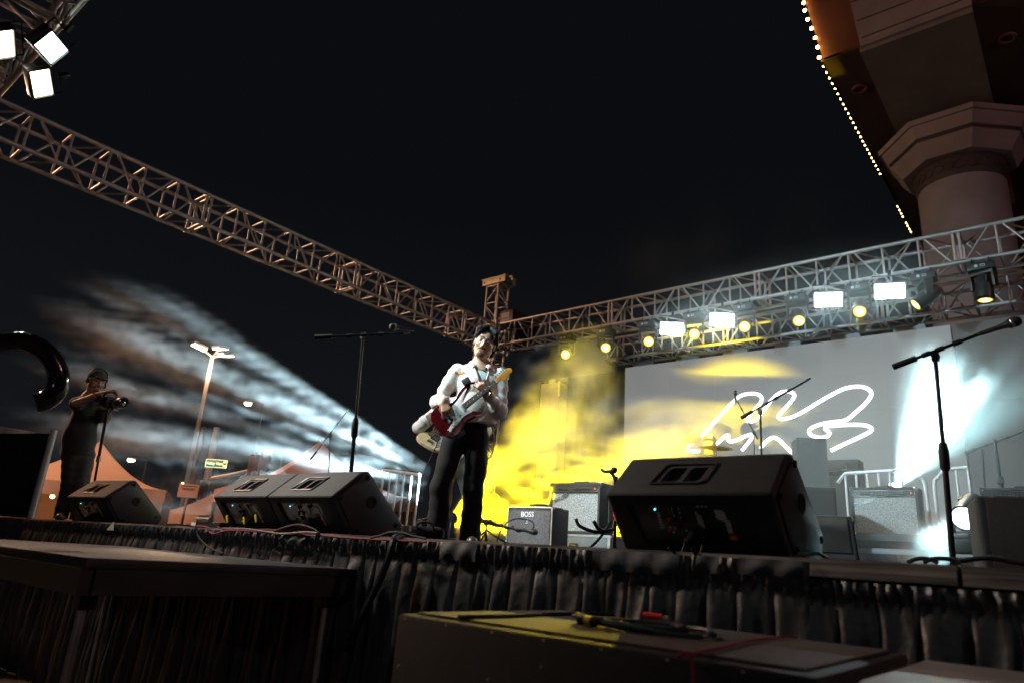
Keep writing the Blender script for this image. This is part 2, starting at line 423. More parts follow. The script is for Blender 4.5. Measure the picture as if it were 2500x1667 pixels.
screen = thing('video_screen', 'large pale grey video screen wall with a white glowing looping line', 'screen', (XL, YS, ZB))
ncol, nrow = 6, 5; cw = (XR-XL)/ncol; rh = (ZT-ZB)/nrow
pmesh = MB().box((0, .04, 0), (cw-.0015, .08, rh-.0015)).mesh('panel', m_screen)
for i in range(ncol):
    for j in range(nrow):
        o = link('panel', pmesh, screen); o.location = (cw*(i+.5), random.uniform(0, .0015), rh*(j+.5))
m_head = mat('header_beam', (.20, .22, .23), .5, .4, .15, 8)
for i in range(ncol): block('header_bar', (cw*(i+.42), .05, ZT-ZB+.04), (cw*.48, .07, .075), m_head, screen)
for i in range(ncol+1): rod('support', (cw*i*.995+.01, .13, .0), (cw*i*.995+.01, .13, ZT-ZB), .025, m_steel, screen)
m_glow = mat('white_glow_line', (.9, .9, .9), .5, emit=(1, 1, 1), estr=2.6)
S1 = [(250,855),(150,857),(128,822),(180,768),(290,680),(450,500),(620,322),(700,270),(800,255),(870,270),(897,312),(870,372),(800,450),(750,508),(745,540),(782,551),(842,520),(905,445),(1000,322),(1080,252),(1150,235),(1215,245),(1237,282),(1200,342),(1130,420),(1075,480),(1082,511),(1130,520),(1230,495),(1350,432),(1480,352),(1620,272),(1750,208),(1870,184),(1970,192),(2035,235),(2032,290),(1970,370),(1880,450),(1800,518),(1740,541),(1620,556),(1500,580),(1412,618),(1390,660),(1430,698),(1500,715),(1570,708),(1603,672),(1582,642),(1557,617),(1590,596),(1700,586),(1850,581),(1970,586),(2040,616),(2030,650),(1960,690),(1850,742),(1720,802),(1620,850)]
S2 = [(420,790),(480,730),(530,692),(552,702),(547,740),(582,756),(650,736),(720,702),(790,682),(802,702),(770,752),(720,812),(690,850)]
S3 = [(880,830),(930,770),(980,727),(1030,716),(1080,740),(1130,790),(1190,850),(1240,900)]
for S in (S1, S2, S3):
    pts = [A(1650+x/4.276, 900+y/4.276, Y=YS-.012) for x, y in S]
    MB().tube(spline(pts, 5), .0265, 8).build('glow_line', m_glow, screen, smooth=True, world=True)
screen2 = thing('video_screen', 'dark brownish side screen at the right edge behind the boom microphone', 'screen', (XR+.02, YS, ZB))
pm2 = MB().box((0, .04, 0), (cw-.0015, .08, rh-.0015)).mesh('panel', m_screen2)
for i in range(3):
    for j in range(nrow):
        o = link('panel', pm2, screen2); o.location = (cw*(i+.5), random.uniform(0, .0015), rh*(j+.5))
# chain hooks between the lower truss and the screen
m_chain = m_chrome
def hook(px, py, label):
    p = A(px, py, Y=10.95); t = thing('chain_hook', label, 'hook', (p.x, 10.95, p.z), group='chain hooks above the screen')
    ring = [Vector((.03*math.cos(a), 0, .03*math.sin(a))) for a in np.linspace(0, 2*math.pi, 15)[:-1]]
    MB().tube(ring, .009, 6, closed=True).build('ring', m_chain, t, smooth=True)
    z = .034
    for i in range(5):
        pts = [Vector(((.011*math.cos(a)) if i % 2 else 0, 0 if i % 2 else .011*math.cos(a), z+.016+.019*math.sin(a))) for a in np.linspace(0, 2*math.pi, 9)[:-1]]
        MB().tube(pts, .0042, 5, closed=True).build('link', m_chain, t, smooth=True); z += .028
for i, (a, b) in enumerate(((1560, 876), (1683, 861), (1816, 842), (1960, 822), (2121, 801), (2296, 775))):
    hook(a, b, f'{["first", "second", "third", "fourth", "fifth", "sixth"][i]} silver chain hook from the left above the screen')
# ------------------------------------------------------------------ moving lights and floodlights
def lens_mat(name, c0, s0, c1, s1, r):
    m = bpy.data.materials.new(name); m.use_nodes = True; N, L = m.node_tree.nodes, m.node_tree.links; p = N['Principled BSDF']
    p.inputs['Base Color'].default_value = (.05, .05, .05, 1); p.inputs['Roughness'].default_value = .1
    tc = N.new('ShaderNodeTexCoord'); sp = N.new('ShaderNodeVectorMath'); sp.operation = 'LENGTH'; L.new(tc.outputs['Object'], sp.inputs[0])
    mr = N.new('ShaderNodeMapRange'); mr.inputs[1].default_value = 0; mr.inputs[2].default_value = r; L.new(sp.outputs['Value'], mr.inputs[0])
    ra = N.new('ShaderNodeValToRGB'); L.new(mr.outputs[0], ra.inputs[0]); e = ra.color_ramp.elements
    e[0].position = .15; e[0].color = tuple(x*s0 for x in c0)+(1,); e[1].position = .95; e[1].color = tuple(x*s1 for x in c1)+(1,)
    k = e.new(.55); k.color = tuple((x*s0*.35+y*s1*.65) for x, y in zip(c0, c1))+(1,)
    L.new(ra.outputs[0], p.inputs['Emission Color']); p.inputs['Emission Strength'].default_value = 1
    return m
m_lensY = lens_mat('yellow_lens', (1, .88, .35), 5.0, (1, .60, .01), .75, .085)
m_lensW = lens_mat('white_lens', (.9, 1, 1), 22.0, (.7, .95, 1), 8.0, .085)
m_casing = mat('moving_light_casing', (.018, .020, .022), .45, 0, .2, 12, .05, 120)
m_disp = mat('display_white', (.6, .65, .65), .4, 0, .1, 30)
def moving_head(name, label, loc, aim, lens, floor=False, spot=None, group='moving lights on the back truss', pan=None):
    k = -1 if not floor else 1; aim = Vector(aim).normalized()
    t = thing(name, label, 'stage light', loc, group=group)
    zb = k*.10
    b = MB().box((0, 0, zb), (.30, .22, .10)).build('base', m_casing, t, bev=.012)
    if not floor:
        for x in (-.09, .09):
            MB().box((x, 0, -.03), (.035, .06, .05)).build('clamp', m_blackmetal, t, bev=.004)
            MB().tube([Vector((x, .036*math.cos(a), .0+.036*math.sin(a))) for a in np.linspace(-.6, math.pi+.6, 9)], .008, 6).build('clamp_hook', m_blackmetal, t, smooth=True)
        MB().cyl((-.05, -.105, zb), (-.05, -.114, zb), .02, n=14).build('knob', m_disp, b, smooth=True)
        MB().box((.02, -.112, zb+.012), (.05, .004, .006)).box((.02, -.112, zb-.012), (.05, .004, .006)).box((-.003, -.112, zb), (.005, .004, .03)).box((.043, -.112, zb), (.005, .004, .03)).build('display', m_disp, b)
    a = math.atan2(aim.x, -aim.y) if pan is None else pan
    R = Matrix.Rotation(a, 4, 'Z')
    zc = k*.37
    y = MB()
    for sx in (-1, 1):
        y.prism([(-.055, 0), (.055, 0), (.042, .22), (-.042, .22)], -.016, .016, R @ Matrix.Translation((sx*.135, 0, k*.16)) @ Matrix.Rotation(math.pi/2, 4, 'Y') @ Matrix(((0, k*1, 0, 0), (1, 0, 0, 0), (0, 0, 1, 0), (0, 0, 0, 1))) if False else R @ axes((sx*.135, 0, k*.16), (0, 1, 0), (0, 0, k), (1, 0, 0)))
    y.box((0, 0, k*.172), (.30, .11, .045), R.to_3x3())
    y.build('yoke', m_casing, t, bev=.008)
    M = frame((0, 0, zc), aim)
    hd = MB().lathe([(.02, .185), (.07, .18), (.088, .15), (.092, .06), (.098, -.02), (.098, -.13), (.094, -.16), (.0865, -.165)], M, 24).build('head', m_casing, t, smooth=35)
    for q in range(4):
        aa = math.pi/4+q*math.pi/2; MB().box(M @ Vector((.092*math.cos(aa), .092*math.sin(aa), .09)), (.02, .02, .09), M.to_3x3()).build('cooling_fin', m_casing, hd)
    ln = MB().lathe([(.0855, 0), (.07, -.006), (.04, -.011), (.001, -.013)], None, 24).mesh('lens', lens, smooth=True)
    lo = link('lens', ln, t); lo.matrix_basis = M @ Matrix.Translation((0, 0, -.167))
    MB().lathe([(.0865, -.150), (.100, -.150), (.100, -.182), (.0865, -.182)], M, 24, ring=True).build('lens_ring', m_blackmetal, hd, smooth=30)
    if spot:
        e, col, ang, blend, up = spot
        lt = lamp('beam', 'SPOT', e, col, frame(Vector((0, 0, zc))+aim*.20, aim, up), t, spot_size=ang, spot_blend=blend, shadow_soft_size=.03)
        return t, lt
    return t
YW = (1.0, .70, .04)
heads = [(1384, 875, 818), (1480, 858, 805), (1582, 843, 790), (1695, 825, 772), (1818, 807, 752), (1945, 786, 730), (2095, 778, 702), (2232, 742, 676), (2400, 737, 647)]
ORD = ['first', 'second', 'third', 'fourth', 'fifth', 'sixth', 'seventh', 'eighth', 'ninth']
for i, (lx, ly, by) in enumerate(heads):
    q = A(lx if i < 7 else (2255 if i == 7 else 2395), by, Y=C0.y-.02)
    tocam = (CAM - Vector((q.x, C0.y, 4.8))).normalized()
    aim = (tocam + Vector((random.uniform(-.12, .1), 0, -.12 if i < 5 else -.42))).normalized()
    if i == 7: aim = Vector((-.72, -.35, -.62))
    if i == 8: aim = Vector((-.05, -.12, -1))
    spot = (160, YW, math.radians(26), .5, (0, 0, 1)) if i in (6,) else None
    if i in (1, 3): spot = (2000, YW, math.radians(9), .6, (0, 0, 1)); aim = (Vector((-.95, 1.62, 1.0))-Vector((q.x, C0.y, 4.75))).normalized()
    moving_head('moving_light', f'{ORD[i]} black moving light with yellow lens from the left under the back truss', (q.x, C0.y-.02, C0.z-.045), aim, m_lensY, spot=spot)

m_floodW = mat('flood_face_white', (.9, .95, 1), .3, emit=(.86, .97, 1.0), estr=11)
m_floodC = mat('flood_face_cyan', (.9, .95, 1), .3, emit=(.72, .96, 1.0), estr=11)
m_floodWm = mat('flood_face_warm', (.95, .9, .8), .3, emit=(1.0, .90, .62), estr=9)
def flood(label, loc, aim, w, h, face, energy, col, group, roll=(0, 0, 1), spread=1.2):
    M = frame(loc, aim, roll); t = thing('flood_light', label, 'floodlight', M=M, group=group)
    MB().box((0, 0, .045), (w+.03, h+.03, .075)).build('housing', m_casing, t, bev=.006)
    MB().box((0, 0, .003), (w, h, .004)).build('face', face, t)
    fr = MB()
    for sx in (-1, 1): fr.box((sx*(w/2+.007), 0, -.004), (.012, h+.03, .03))
    for sy in (-1, 1): fr.box((0, sy*(h/2+.007), -.005), (w+.004, .012, .03))
    fr.build('rim', m_blackmetal, t)
    for k in range(6): MB().box((-w*.4+k*w*.16, 0, .095), (.008, h*.9, .03)).build('cooling_fin', m_casing, t)
    MB().tube([(-w/2-.03, 0, .04), (-w/2-.03, h/2+.10, .04), (w/2+.03, h/2+.10, .04), (w/2+.03, 0, .04)], .008, 6).build('bracket', m_blackmetal, t)
    MB().box((0, h/2+.14, .04), (.04, .08, .05)).build('clamp', m_blackmetal, t, bev=.005)
    lamp('flood_lamp', 'AREA', energy, col, Matrix.Translation((0, 0, -.02)), t, shape='RECTANGLE', size=w*.95, size_y=h*.95, spread=spread)
    return t
for i, (a, b) in enumerate(((1640, 803), (1762, 781), (2022, 732), (2172, 711))):
    p = A(a, b, Y=C0.y-.12)
    flood(f'{["leftmost", "second", "third", "rightmost"][i]} square white floodlight glaring from the back truss', p, (CAM-p)+Vector((-1.2, .5, -1.6)), .36, .205, m_floodW, 30, (.82, .96, 1.0), 'white floodlights on the back truss', roll=(.10, 0, 1), spread=2.6)
tgt = Vector((-3.6, 4.6, 2.0))
p = A(124, 116, Z=5.02); flood('bluish white floodlight glaring from the top left truss', p, tgt-p+Vector((1.5, 1.2, -1.5)), .27, .18, m_floodC, 35, (.80, .96, 1.0), 'floodlights on the front truss', roll=(.4, .3, 1))
p = A(100, 203, Z=4.92); flood('warm white floodlight below the bluish one at top left', p, tgt-p+Vector((.4, -.6, -1.0)), .27, .16, m_floodWm, 36, (1.0, .90, .74), 'floodlights on the front truss', roll=(-.3, .3, 1))
p = A(8, 108, Z=5.02); flood('warm floodlight cut by the left edge of the picture', p, tgt-p+Vector((0, -.6, -.6)), .27, .16, m_floodWm, 17, (1.0, .92, .78), 'floodlights on the front truss', roll=(-.3, .3, 1))
p = A(330, -75, Z=5.02); flood('bluish floodlight just above the top edge of the picture', p, Vector((-2.2, 8.6, 2.9))-p, .27, .18, m_floodC, 110, (.58, .90, 1.0), 'floodlights on the front truss', roll=(.4, .3, 1))

# floor moving lights throwing the smoke beams
m_case = mat('flight_case_grey', (.16, .165, .17), .5, .2, .2, 6)
def imgup(d): return (UPV - Vector(d)*UPV.dot(Vector(d))).normalized()
def stripes(freq, off, width, vmax):
    def fn(N, L, mth, u, v):
        s = mth('SINE', mth('ADD', mth('MULTIPLY', v, freq), off))
        w2 = mth('SINE', mth('ADD', mth('MULTIPLY', v, freq*.37), 1.3))
        a = N.new('ShaderNodeMapRange'); a.interpolation_type = 'SMOOTHSTEP'; a.inputs[1].default_value = width; a.inputs[2].default_value = width+.55; L.new(mth('ADD', s, mth('MULTIPLY', w2, .35)), a.inputs[0])
        b = N.new('ShaderNodeMapRange'); b.interpolation_type = 'SMOOTHSTEP'; b.inputs[1].default_value = vmax; b.inputs[2].default_value = vmax*.1; b.inputs[3].default_value = 0; b.inputs[4].default_value = 1
        L.new(mth('ABSOLUTE', u), b.inputs[0])
        return mth('MULTIPLY', a.outputs[0], b.outputs[0])
    return fn
def dots(scale, r0, r1, rnd=.8, seed=0.0):
    def fn(N, L, mth, u, v):
        cb = N.new('ShaderNodeCombineXYZ'); L.new(u, cb.inputs[0]); L.new(v, cb.inputs[1]); cb.inputs[2].default_value = seed
        vo = N.new('ShaderNodeTexVoronoi'); vo.voronoi_dimensions = '2D'; vo.inputs['Scale'].default_value = scale; vo.inputs['Randomness'].default_value = rnd; L.new(cb.outputs[0], vo.inputs['Vector'])
        a = N.new('ShaderNodeMapRange'); a.interpolation_type = 'SMOOTHSTEP'; a.inputs[1].default_value = r1; a.inputs[2].default_value = r0; L.new(vo.outputs['Distance'], a.inputs[0])
        return a.outputs[0]
    return fn
BEAM = {}
# white beams fanning to the left from behind the players
sL = A(1185, 1215, D=9.6); eL = A(170, 968, D=10.8); dL = (eL-sL).normalized()
cs_ = thing('flight_case', 'grey flight case hidden behind the players under a beam light', 'flight case', (sL.x, sL.y, DECK))
hL = sL.z-.37-DECK
MB().box((0, 0, hL/2), (.5, .5, hL-.004)).build('case', m_case, cs_, bev=.01)
for zz in (.03, hL-.03): MB().box((0, 0, zz), (.51, .51, .03)).build('edge_band', m_alu, cs_)
_, lt = moving_head('floor_light', 'floor moving light behind the players sending white beams left', (sL.x, sL.y, DECK+hL), dL, m_lensW, True, (21000, (.60, .90, 1.0), math.radians(42), .15, imgup(dL)), 'moving lights on the stage floor'); gobo(lt, stripes(52, .4, -.6, .24))
# yellow beams fanning right toward the screen
sY = A(1040, 1300, D=6.6); sY.z = DECK+.21; dY = Vector((.03, 1, .15)).normalized(); eY = sY+dY*5.6
tY, lt = moving_head('floor_light', 'small floor light by the guitarist throwing yellow beams upstage', (sY.x, sY.y, DECK+.004), dY, m_lensY, True, (64000, (1.0, .74, .006), math.radians(39), .3, imgup(dY)), 'moving lights on the stage floor'); gobo(lt, stripes(38, 2.2, -.75, .20))
dY3 = Vector((-.02, 1, .80)).normalized(); sY3 = sY+Vector((.34, -.10, 0)); eY3 = sY3+dY3*3.1  # added second yellow lamp that fills the upper part of the fan
tY3, lt = moving_head('floor_light', 'added second floor light behind the guitarist filling in steep yellow beams', (sY3.x, sY3.y, DECK+.004), dY3, m_lensY, True, (24000, (1.0, .74, .006), math.radians(32), .3, imgup(dY3)), 'moving lights on the stage floor'); gobo(lt, stripes(50, .3, -.5, .19))
tY3.matrix_basis = Matrix.Translation((sY3.x, sY3.y, DECK+.004)) @ Matrix.Scale(.55, 4)
tY.matrix_basis = Matrix.Translation((sY.x, sY.y, DECK+.004)) @ Matrix.Scale(.55, 4)
# white beam rising behind the right amplifier
sR = A(2172, 1215, Y=9.35); eR = A(2345, 940, Y=8.5); dR = (eR-sR).normalized()
_, lt = moving_head('floor_light', 'floor moving light behind the silver amplifier sending a white beam up', (sR.x, sR.y, sR.z-.37), dR, m_lensW, True, (9000, (.55, .93, 1.0), math.radians(56), .7, imgup(dR)), 'moving lights on the stage floor'); gobo(lt, dots(9.5, .30, .55, .85, 0))
# added yellow light, hidden behind the monitor, to spot the screen
sY2 = A(1640, 1245, D=7.9); eY2_ = A(1960, 1045, Y=11.0); dY2 = (eY2_-sY2).normalized()
_, lt = moving_head('floor_light', 'added floor light hidden behind the large monitor dotting the screen yellow', (sY2.x, sY2.y, DECK+.004), dY2, m_lensY, True, (1300, (1.0, .74, .02), math.radians(15), .2, imgup(dY2)), 'moving lights on the stage floor'); gobo(lt, dots(15.0, .20, .32, .9, 0))
# white beam falling toward the deck beside the dark monitor
sB = A(2322, 1240, D=6.3); eB = A(2235, 1365, D=5.9); dB = (eB-sB).normalized()
_, lt = moving_head('floor_light', 'moving light glaring beside the dark monitor at right', (sB.x+.1, sB.y+.15, sB.z-.37), ((CAM-sB).normalized()*.9+dB).normalized(), m_lensW, True, (500, (.50, .97, 1.0), math.radians(40), .4, imgup(dB)), 'moving lights on the stage floor')
gobo(lt, dots(7, .3, .55, .8, 0))

# ------------------------------------------------------------------ stage smoke shaped to the beams and lit by them
def smoke(name, M, x0, x1, hy, hz, voxel, dens, sfreq, slo, shi, wscale, wlo, whi, wz=1.0, aniso=.3, offs=(0, 0, 0), vlo=-1.0, vhi=1.0, umax=1.0, rfade=(.12, .45), soft=.12, grow=0.0):
    """smoke with the beam fan and its streaks shaped into the density: local x runs away from the lamp at the origin, z is across the fan"""
    me = bpy.data.meshes.new(name); o = link(name, me); o.matrix_basis = M; o['kind'] = 'stuff'; o['label'] = 'stage smoke shaped into streaked fans along the light beams'
    ng = bpy.data.node_groups.new(name, 'GeometryNodeTree'); ng.interface.new_socket('Geometry', in_out='OUTPUT', socket_type='NodeSocketGeometry')
    N, L = ng.nodes, ng.links
    def mth(op, *a):
        q = N.new('ShaderNodeMath'); q.operation = op
        for i_, x in enumerate(a):
            if isinstance(x, (int, float)): q.inputs[i_].default_value = x
            else: L.new(x, q.inputs[i_])
        return q.outputs[0]
    def ramp(x, a, b, c=0.0, d=1.0):
        q = N.new('ShaderNodeMapRange'); q.interpolation_type = 'SMOOTHSTEP'; L.new(x, q.inputs[0])
        for k, val in zip((1, 2, 3, 4), (a, b, c, d)): q.inputs[k].default_value = val
        return q.outputs[0]
    def noise(x, y, z, scale, detail, dist):
        cb = N.new('ShaderNodeCombineXYZ')
        for k, val in enumerate((x, y, z)):
            if isinstance(val, (int, float)): cb.inputs[k].default_value = val
            else: L.new(val, cb.inputs[k])
        nz = N.new('ShaderNodeTexNoise'); nz.inputs['Scale'].default_value = scale; nz.inputs['Detail'].default_value = detail; nz.inputs['Distortion'].default_value = dist; nz.inputs['Roughness'].default_value = .6
        L.new(cb.outputs[0], nz.inputs['Vector']); return nz.outputs[0]
    out = N.new('NodeGroupOutput'); vc = N.new('GeometryNodeVolumeCube')
    vc.inputs['Min'].default_value = (x0, -hy, -hz); vc.inputs['Max'].default_value = (x1, hy, hz)
    for k, s_ in zip('XYZ', (x1-x0, 2*hy, 2*hz)): vc.inputs['Resolution '+k].default_value = max(4, int(s_/voxel))
    pos = N.new('GeometryNodeInputPosition'); sp = N.new('ShaderNodeSeparateXYZ'); L.new(pos.outputs[0], sp.inputs[0]); x, y, z = sp.outputs
    xr = mth('MAXIMUM', x, .05); u = mth('DIVIDE', y, xr); v = mth('DIVIDE', z, xr)
    wob = noise(mth('MULTIPLY', x, .8), y, z, 1.6, 3.0, .3)                      # eddies bend the streaks a little
    vw = mth('ADD', v, mth('MULTIPLY', mth('SUBTRACT', wob, .5), .06))
    st = noise(mth('ADD', mth('MULTIPLY', x, .16), offs[0]), mth('ADD', mth('MULTIPLY', u, 1.1), offs[1]), mth('ADD', mth('MULTIPLY', vw, sfreq), offs[2]), 1.0, 2.0, 0.0)
    ws = noise(mth('ADD', x, offs[1]), mth('ADD', y, offs[2]), mth('ADD', mth('MULTIPLY', z, wz), offs[0]), wscale, 6.0, 1.4)
    d = mth('MULTIPLY', ramp(st, slo, shi), ramp(ws, wlo, whi))
    d = mth('MULTIPLY', d, mth('MULTIPLY', ramp(v, vlo-soft, vlo+soft), ramp(v, vhi+soft, vhi-soft)))
    d = mth('MULTIPLY', d, ramp(mth('ABSOLUTE', u), umax, umax*.5))
    d = mth('MULTIPLY', d, mth('MULTIPLY', ramp(x, x0, x0+(x1-x0)*rfade[0]), ramp(x, x1, x1-(x1-x0)*rfade[1])))
    for q, hh in ((y, hy), (z, hz)): d = mth('MULTIPLY', d, ramp(mth('ABSOLUTE', q), hh, hh*.82))
    if grow: d = mth('MULTIPLY', d, mth('ADD', 1.0-.75*grow, mth('MULTIPLY', x, 1.6*grow/x1)))  # denser away from the lamp, to even out its falloff
    L.new(mth('MULTIPLY', d, dens), vc.inputs['Density'])
    m = bpy.data.materials.new(name); m.use_nodes = True; t = m.node_tree; t.nodes.clear()
    mo = t.nodes.new('ShaderNodeOutputMaterial'); pv = t.nodes.new('ShaderNodeVolumePrincipled'); pv.inputs['Density'].default_value = 1; pv.inputs['Anisotropy'].default_value = aniso; m.cycles.volume_step_rate = 2.0; pv.inputs['Color'].default_value = (1, 1, 1, 1)
    t.links.new(pv.outputs[0], mo.inputs['Volume'])
    sm = N.new('GeometryNodeSetMaterial'); sm.inputs['Material'].default_value = m; L.new(vc.outputs[0], sm.inputs[0]); L.new(sm.outputs[0], out.inputs[0])
    md = o.modifiers.new('smoke', 'NODES'); md.node_group = ng
    return o
def throw(a, b):
    d = (b-a).normalized(); z = imgup(d); return axes(a, d, z.cross(d), z)
smoke('beam_smoke', throw(sL, eL), .8, (eL-sL).length*1.10, .75, 1.75, .065, .80, 21.0, .46, .58, 3.2, .37, .58, 1.4, vlo=-.24, vhi=.29, umax=.16, offs=(3.1, 1.2, .4), rfade=(.22, .40))
smoke('beam_smoke', throw(sY, eY), .15, (eY-sY).length*1.12, .6, 1.5, .075, .85, 24.0, .48, .60, 1.9, .30, .62, 1.1, vlo=-.34, vhi=.28, umax=.26, offs=(7.7, 2.2, 1.0), rfade=(.03, .36), grow=1.0)
smoke('beam_smoke', throw(sY3, eY3), .15, 3.3, .45, .8, .075, .85, 22.0, .46, .58, 2.2, .33, .60, 1.1, vlo=-.26, vhi=.22, umax=.26, offs=(4.1, 8.2, 3.0), rfade=(.03, .5), grow=.8)
smoke('beam_smoke', throw(sR, eR), .1, (eR-sR).length*1.15, .55, 1.1, .04, 1.3, 13.0, .42, .55, 3.4, .34, .56, 1.2, vlo=-.12, vhi=.30, umax=.22, offs=(1.7, 5.2, 0), rfade=(.03, .16), soft=.12, grow=.6)
smoke('beam_smoke', throw(sB, eB), .05, (eB-sB).length*1.25, .25, .35, .03, 3.0, 7.0, .38, .56, 4.0, .28, .55, 1.2, vlo=-.4, vhi=.4, umax=.4, offs=(2.7, 5.2, 0), rfade=(.05, .4))
def haze(name, M, size, voxel, dens, scale, lo, hi):
    me = bpy.data.meshes.new(name); o = link(name, me); o.matrix_basis = M; o['kind'] = 'stuff'; o['label'] = 'thin haze over the back of the stage, part of it added as floodlight glow'
    ng = bpy.data.node_groups.new(name, 'GeometryNodeTree'); ng.interface.new_socket('Geometry', in_out='OUTPUT', socket_type='NodeSocketGeometry'); N, L = ng.nodes, ng.links
    out = N.new('NodeGroupOutput'); vc = N.new('GeometryNodeVolumeCube'); vc.inputs['Min'].default_value = [-s_/2 for s_ in size]; vc.inputs['Max'].default_value = [s_/2 for s_ in size]
    for k, s_ in zip('XYZ', size): vc.inputs['Resolution '+k].default_value = max(4, int(s_/voxel))
    pos = N.new('GeometryNodeInputPosition'); nz = N.new('ShaderNodeTexNoise'); nz.inputs['Scale'].default_value = scale; nz.inputs['Detail'].default_value = 4; nz.inputs['Distortion'].default_value = .8; L.new(pos.outputs[0], nz.inputs['Vector'])
    def ramp(x, a, b, d=1.0):
        q = N.new('ShaderNodeMapRange'); q.interpolation_type = 'SMOOTHSTEP'; L.new(x, q.inputs[0]); q.inputs[1].default_value = a; q.inputs[2].default_value = b; q.inputs[4].default_value = d; return q.outputs[0]
    cur = ramp(nz.outputs[0], lo, hi, dens); dv = N.new('ShaderNodeVectorMath'); dv.operation = 'DIVIDE'; dv.inputs[1].default_value = [s_/2 for s_ in size]; L.new(pos.outputs[0], dv.inputs[0])
    ln = N.new('ShaderNodeVectorMath'); ln.operation = 'LENGTH'; L.new(dv.outputs[0], ln.inputs[0])
    mm = N.new('ShaderNodeMath'); mm.operation = 'MULTIPLY'; L.new(cur, mm.inputs[0]); L.new(ramp(ln.outputs['Value'], 1.0, .35), mm.inputs[1]); L.new(mm.outputs[0], vc.inputs['Density'])
    m = bpy.data.materials.new(name); m.use_nodes = True; t = m.node_tree; t.nodes.clear(); mo = t.nodes.new('ShaderNodeOutputMaterial'); pv = t.nodes.new('ShaderNodeVolumePrincipled'); pv.inputs['Density'].default_value = 1; pv.inputs['Color'].default_value = (.9, 1, 1, 1); pv.inputs['Anisotropy'].default_value = .2
    t.links.new(pv.outputs[0], mo.inputs['Volume']); sm = N.new('GeometryNodeSetMaterial'); sm.inputs['Material'].default_value = m; L.new(vc.outputs[0], sm.inputs[0]); L.new(sm.outputs[0], out.inputs[0])
    md = o.modifiers.new('smoke', 'NODES'); md.node_group = ng
haze('stage_haze', Matrix.Translation((-1.4, 8.0, 2.2)), (4.6, 5.0, 3.0), .22, .13, .5, .2, .7)
haze('stage_haze', Matrix.Translation((-4.6, 10.3, 6.5)), (5.2, 1.6, 2.0), .3, .07, .75, .42, .70)
haze('stage_haze', Matrix.Translation((-3.3, 9.55, 4.95)), (6.4, 1.5, 1.7), .2, .11, .9, .1, .75)  # added haze round the back floodlights, stands in for their bloom
# ------------------------------------------------------------------ floor monitors
m_cab = mat('monitor_paint', (.026, .029, .033), .72, 0, .25, 14, .18, 260, spec=.3)
m_panel = mat('amp_panel', (.012, .012, .013), .4, 0, .2, 20)
m_grille = mat('monitor_grille', (.018, .019, .02), .6, .3, .3, 40, .5, 400)
m_redtxt = mat('panel_red', (.85, .10, .03), .5, 0, .1, 20)
m_whitetxt = mat('panel_white', (.88, .88, .86), .5, 0, .1, 20)
m_orange = mat('badge_orange', (.85, .12, .02), .5, 0, .1, 20)
m_led = mat('led_cyan', (.1, .6, .7), .4, emit=(.2, .85, 1), estr=2.5)
m_brass = mat('plug_metal', (.55, .5, .42), .35, .8, .1, 20)
m_yellow = mat('yellow_plastic', (.65, .5, .02), .5, 0, .1, 20)
SEC = [(.15, 0), (0, .195), (.185, .352), (.235, .36), (.535, .085), (.50, 0)]      # (depth, height) outline of the lying cabinet
LW = .62
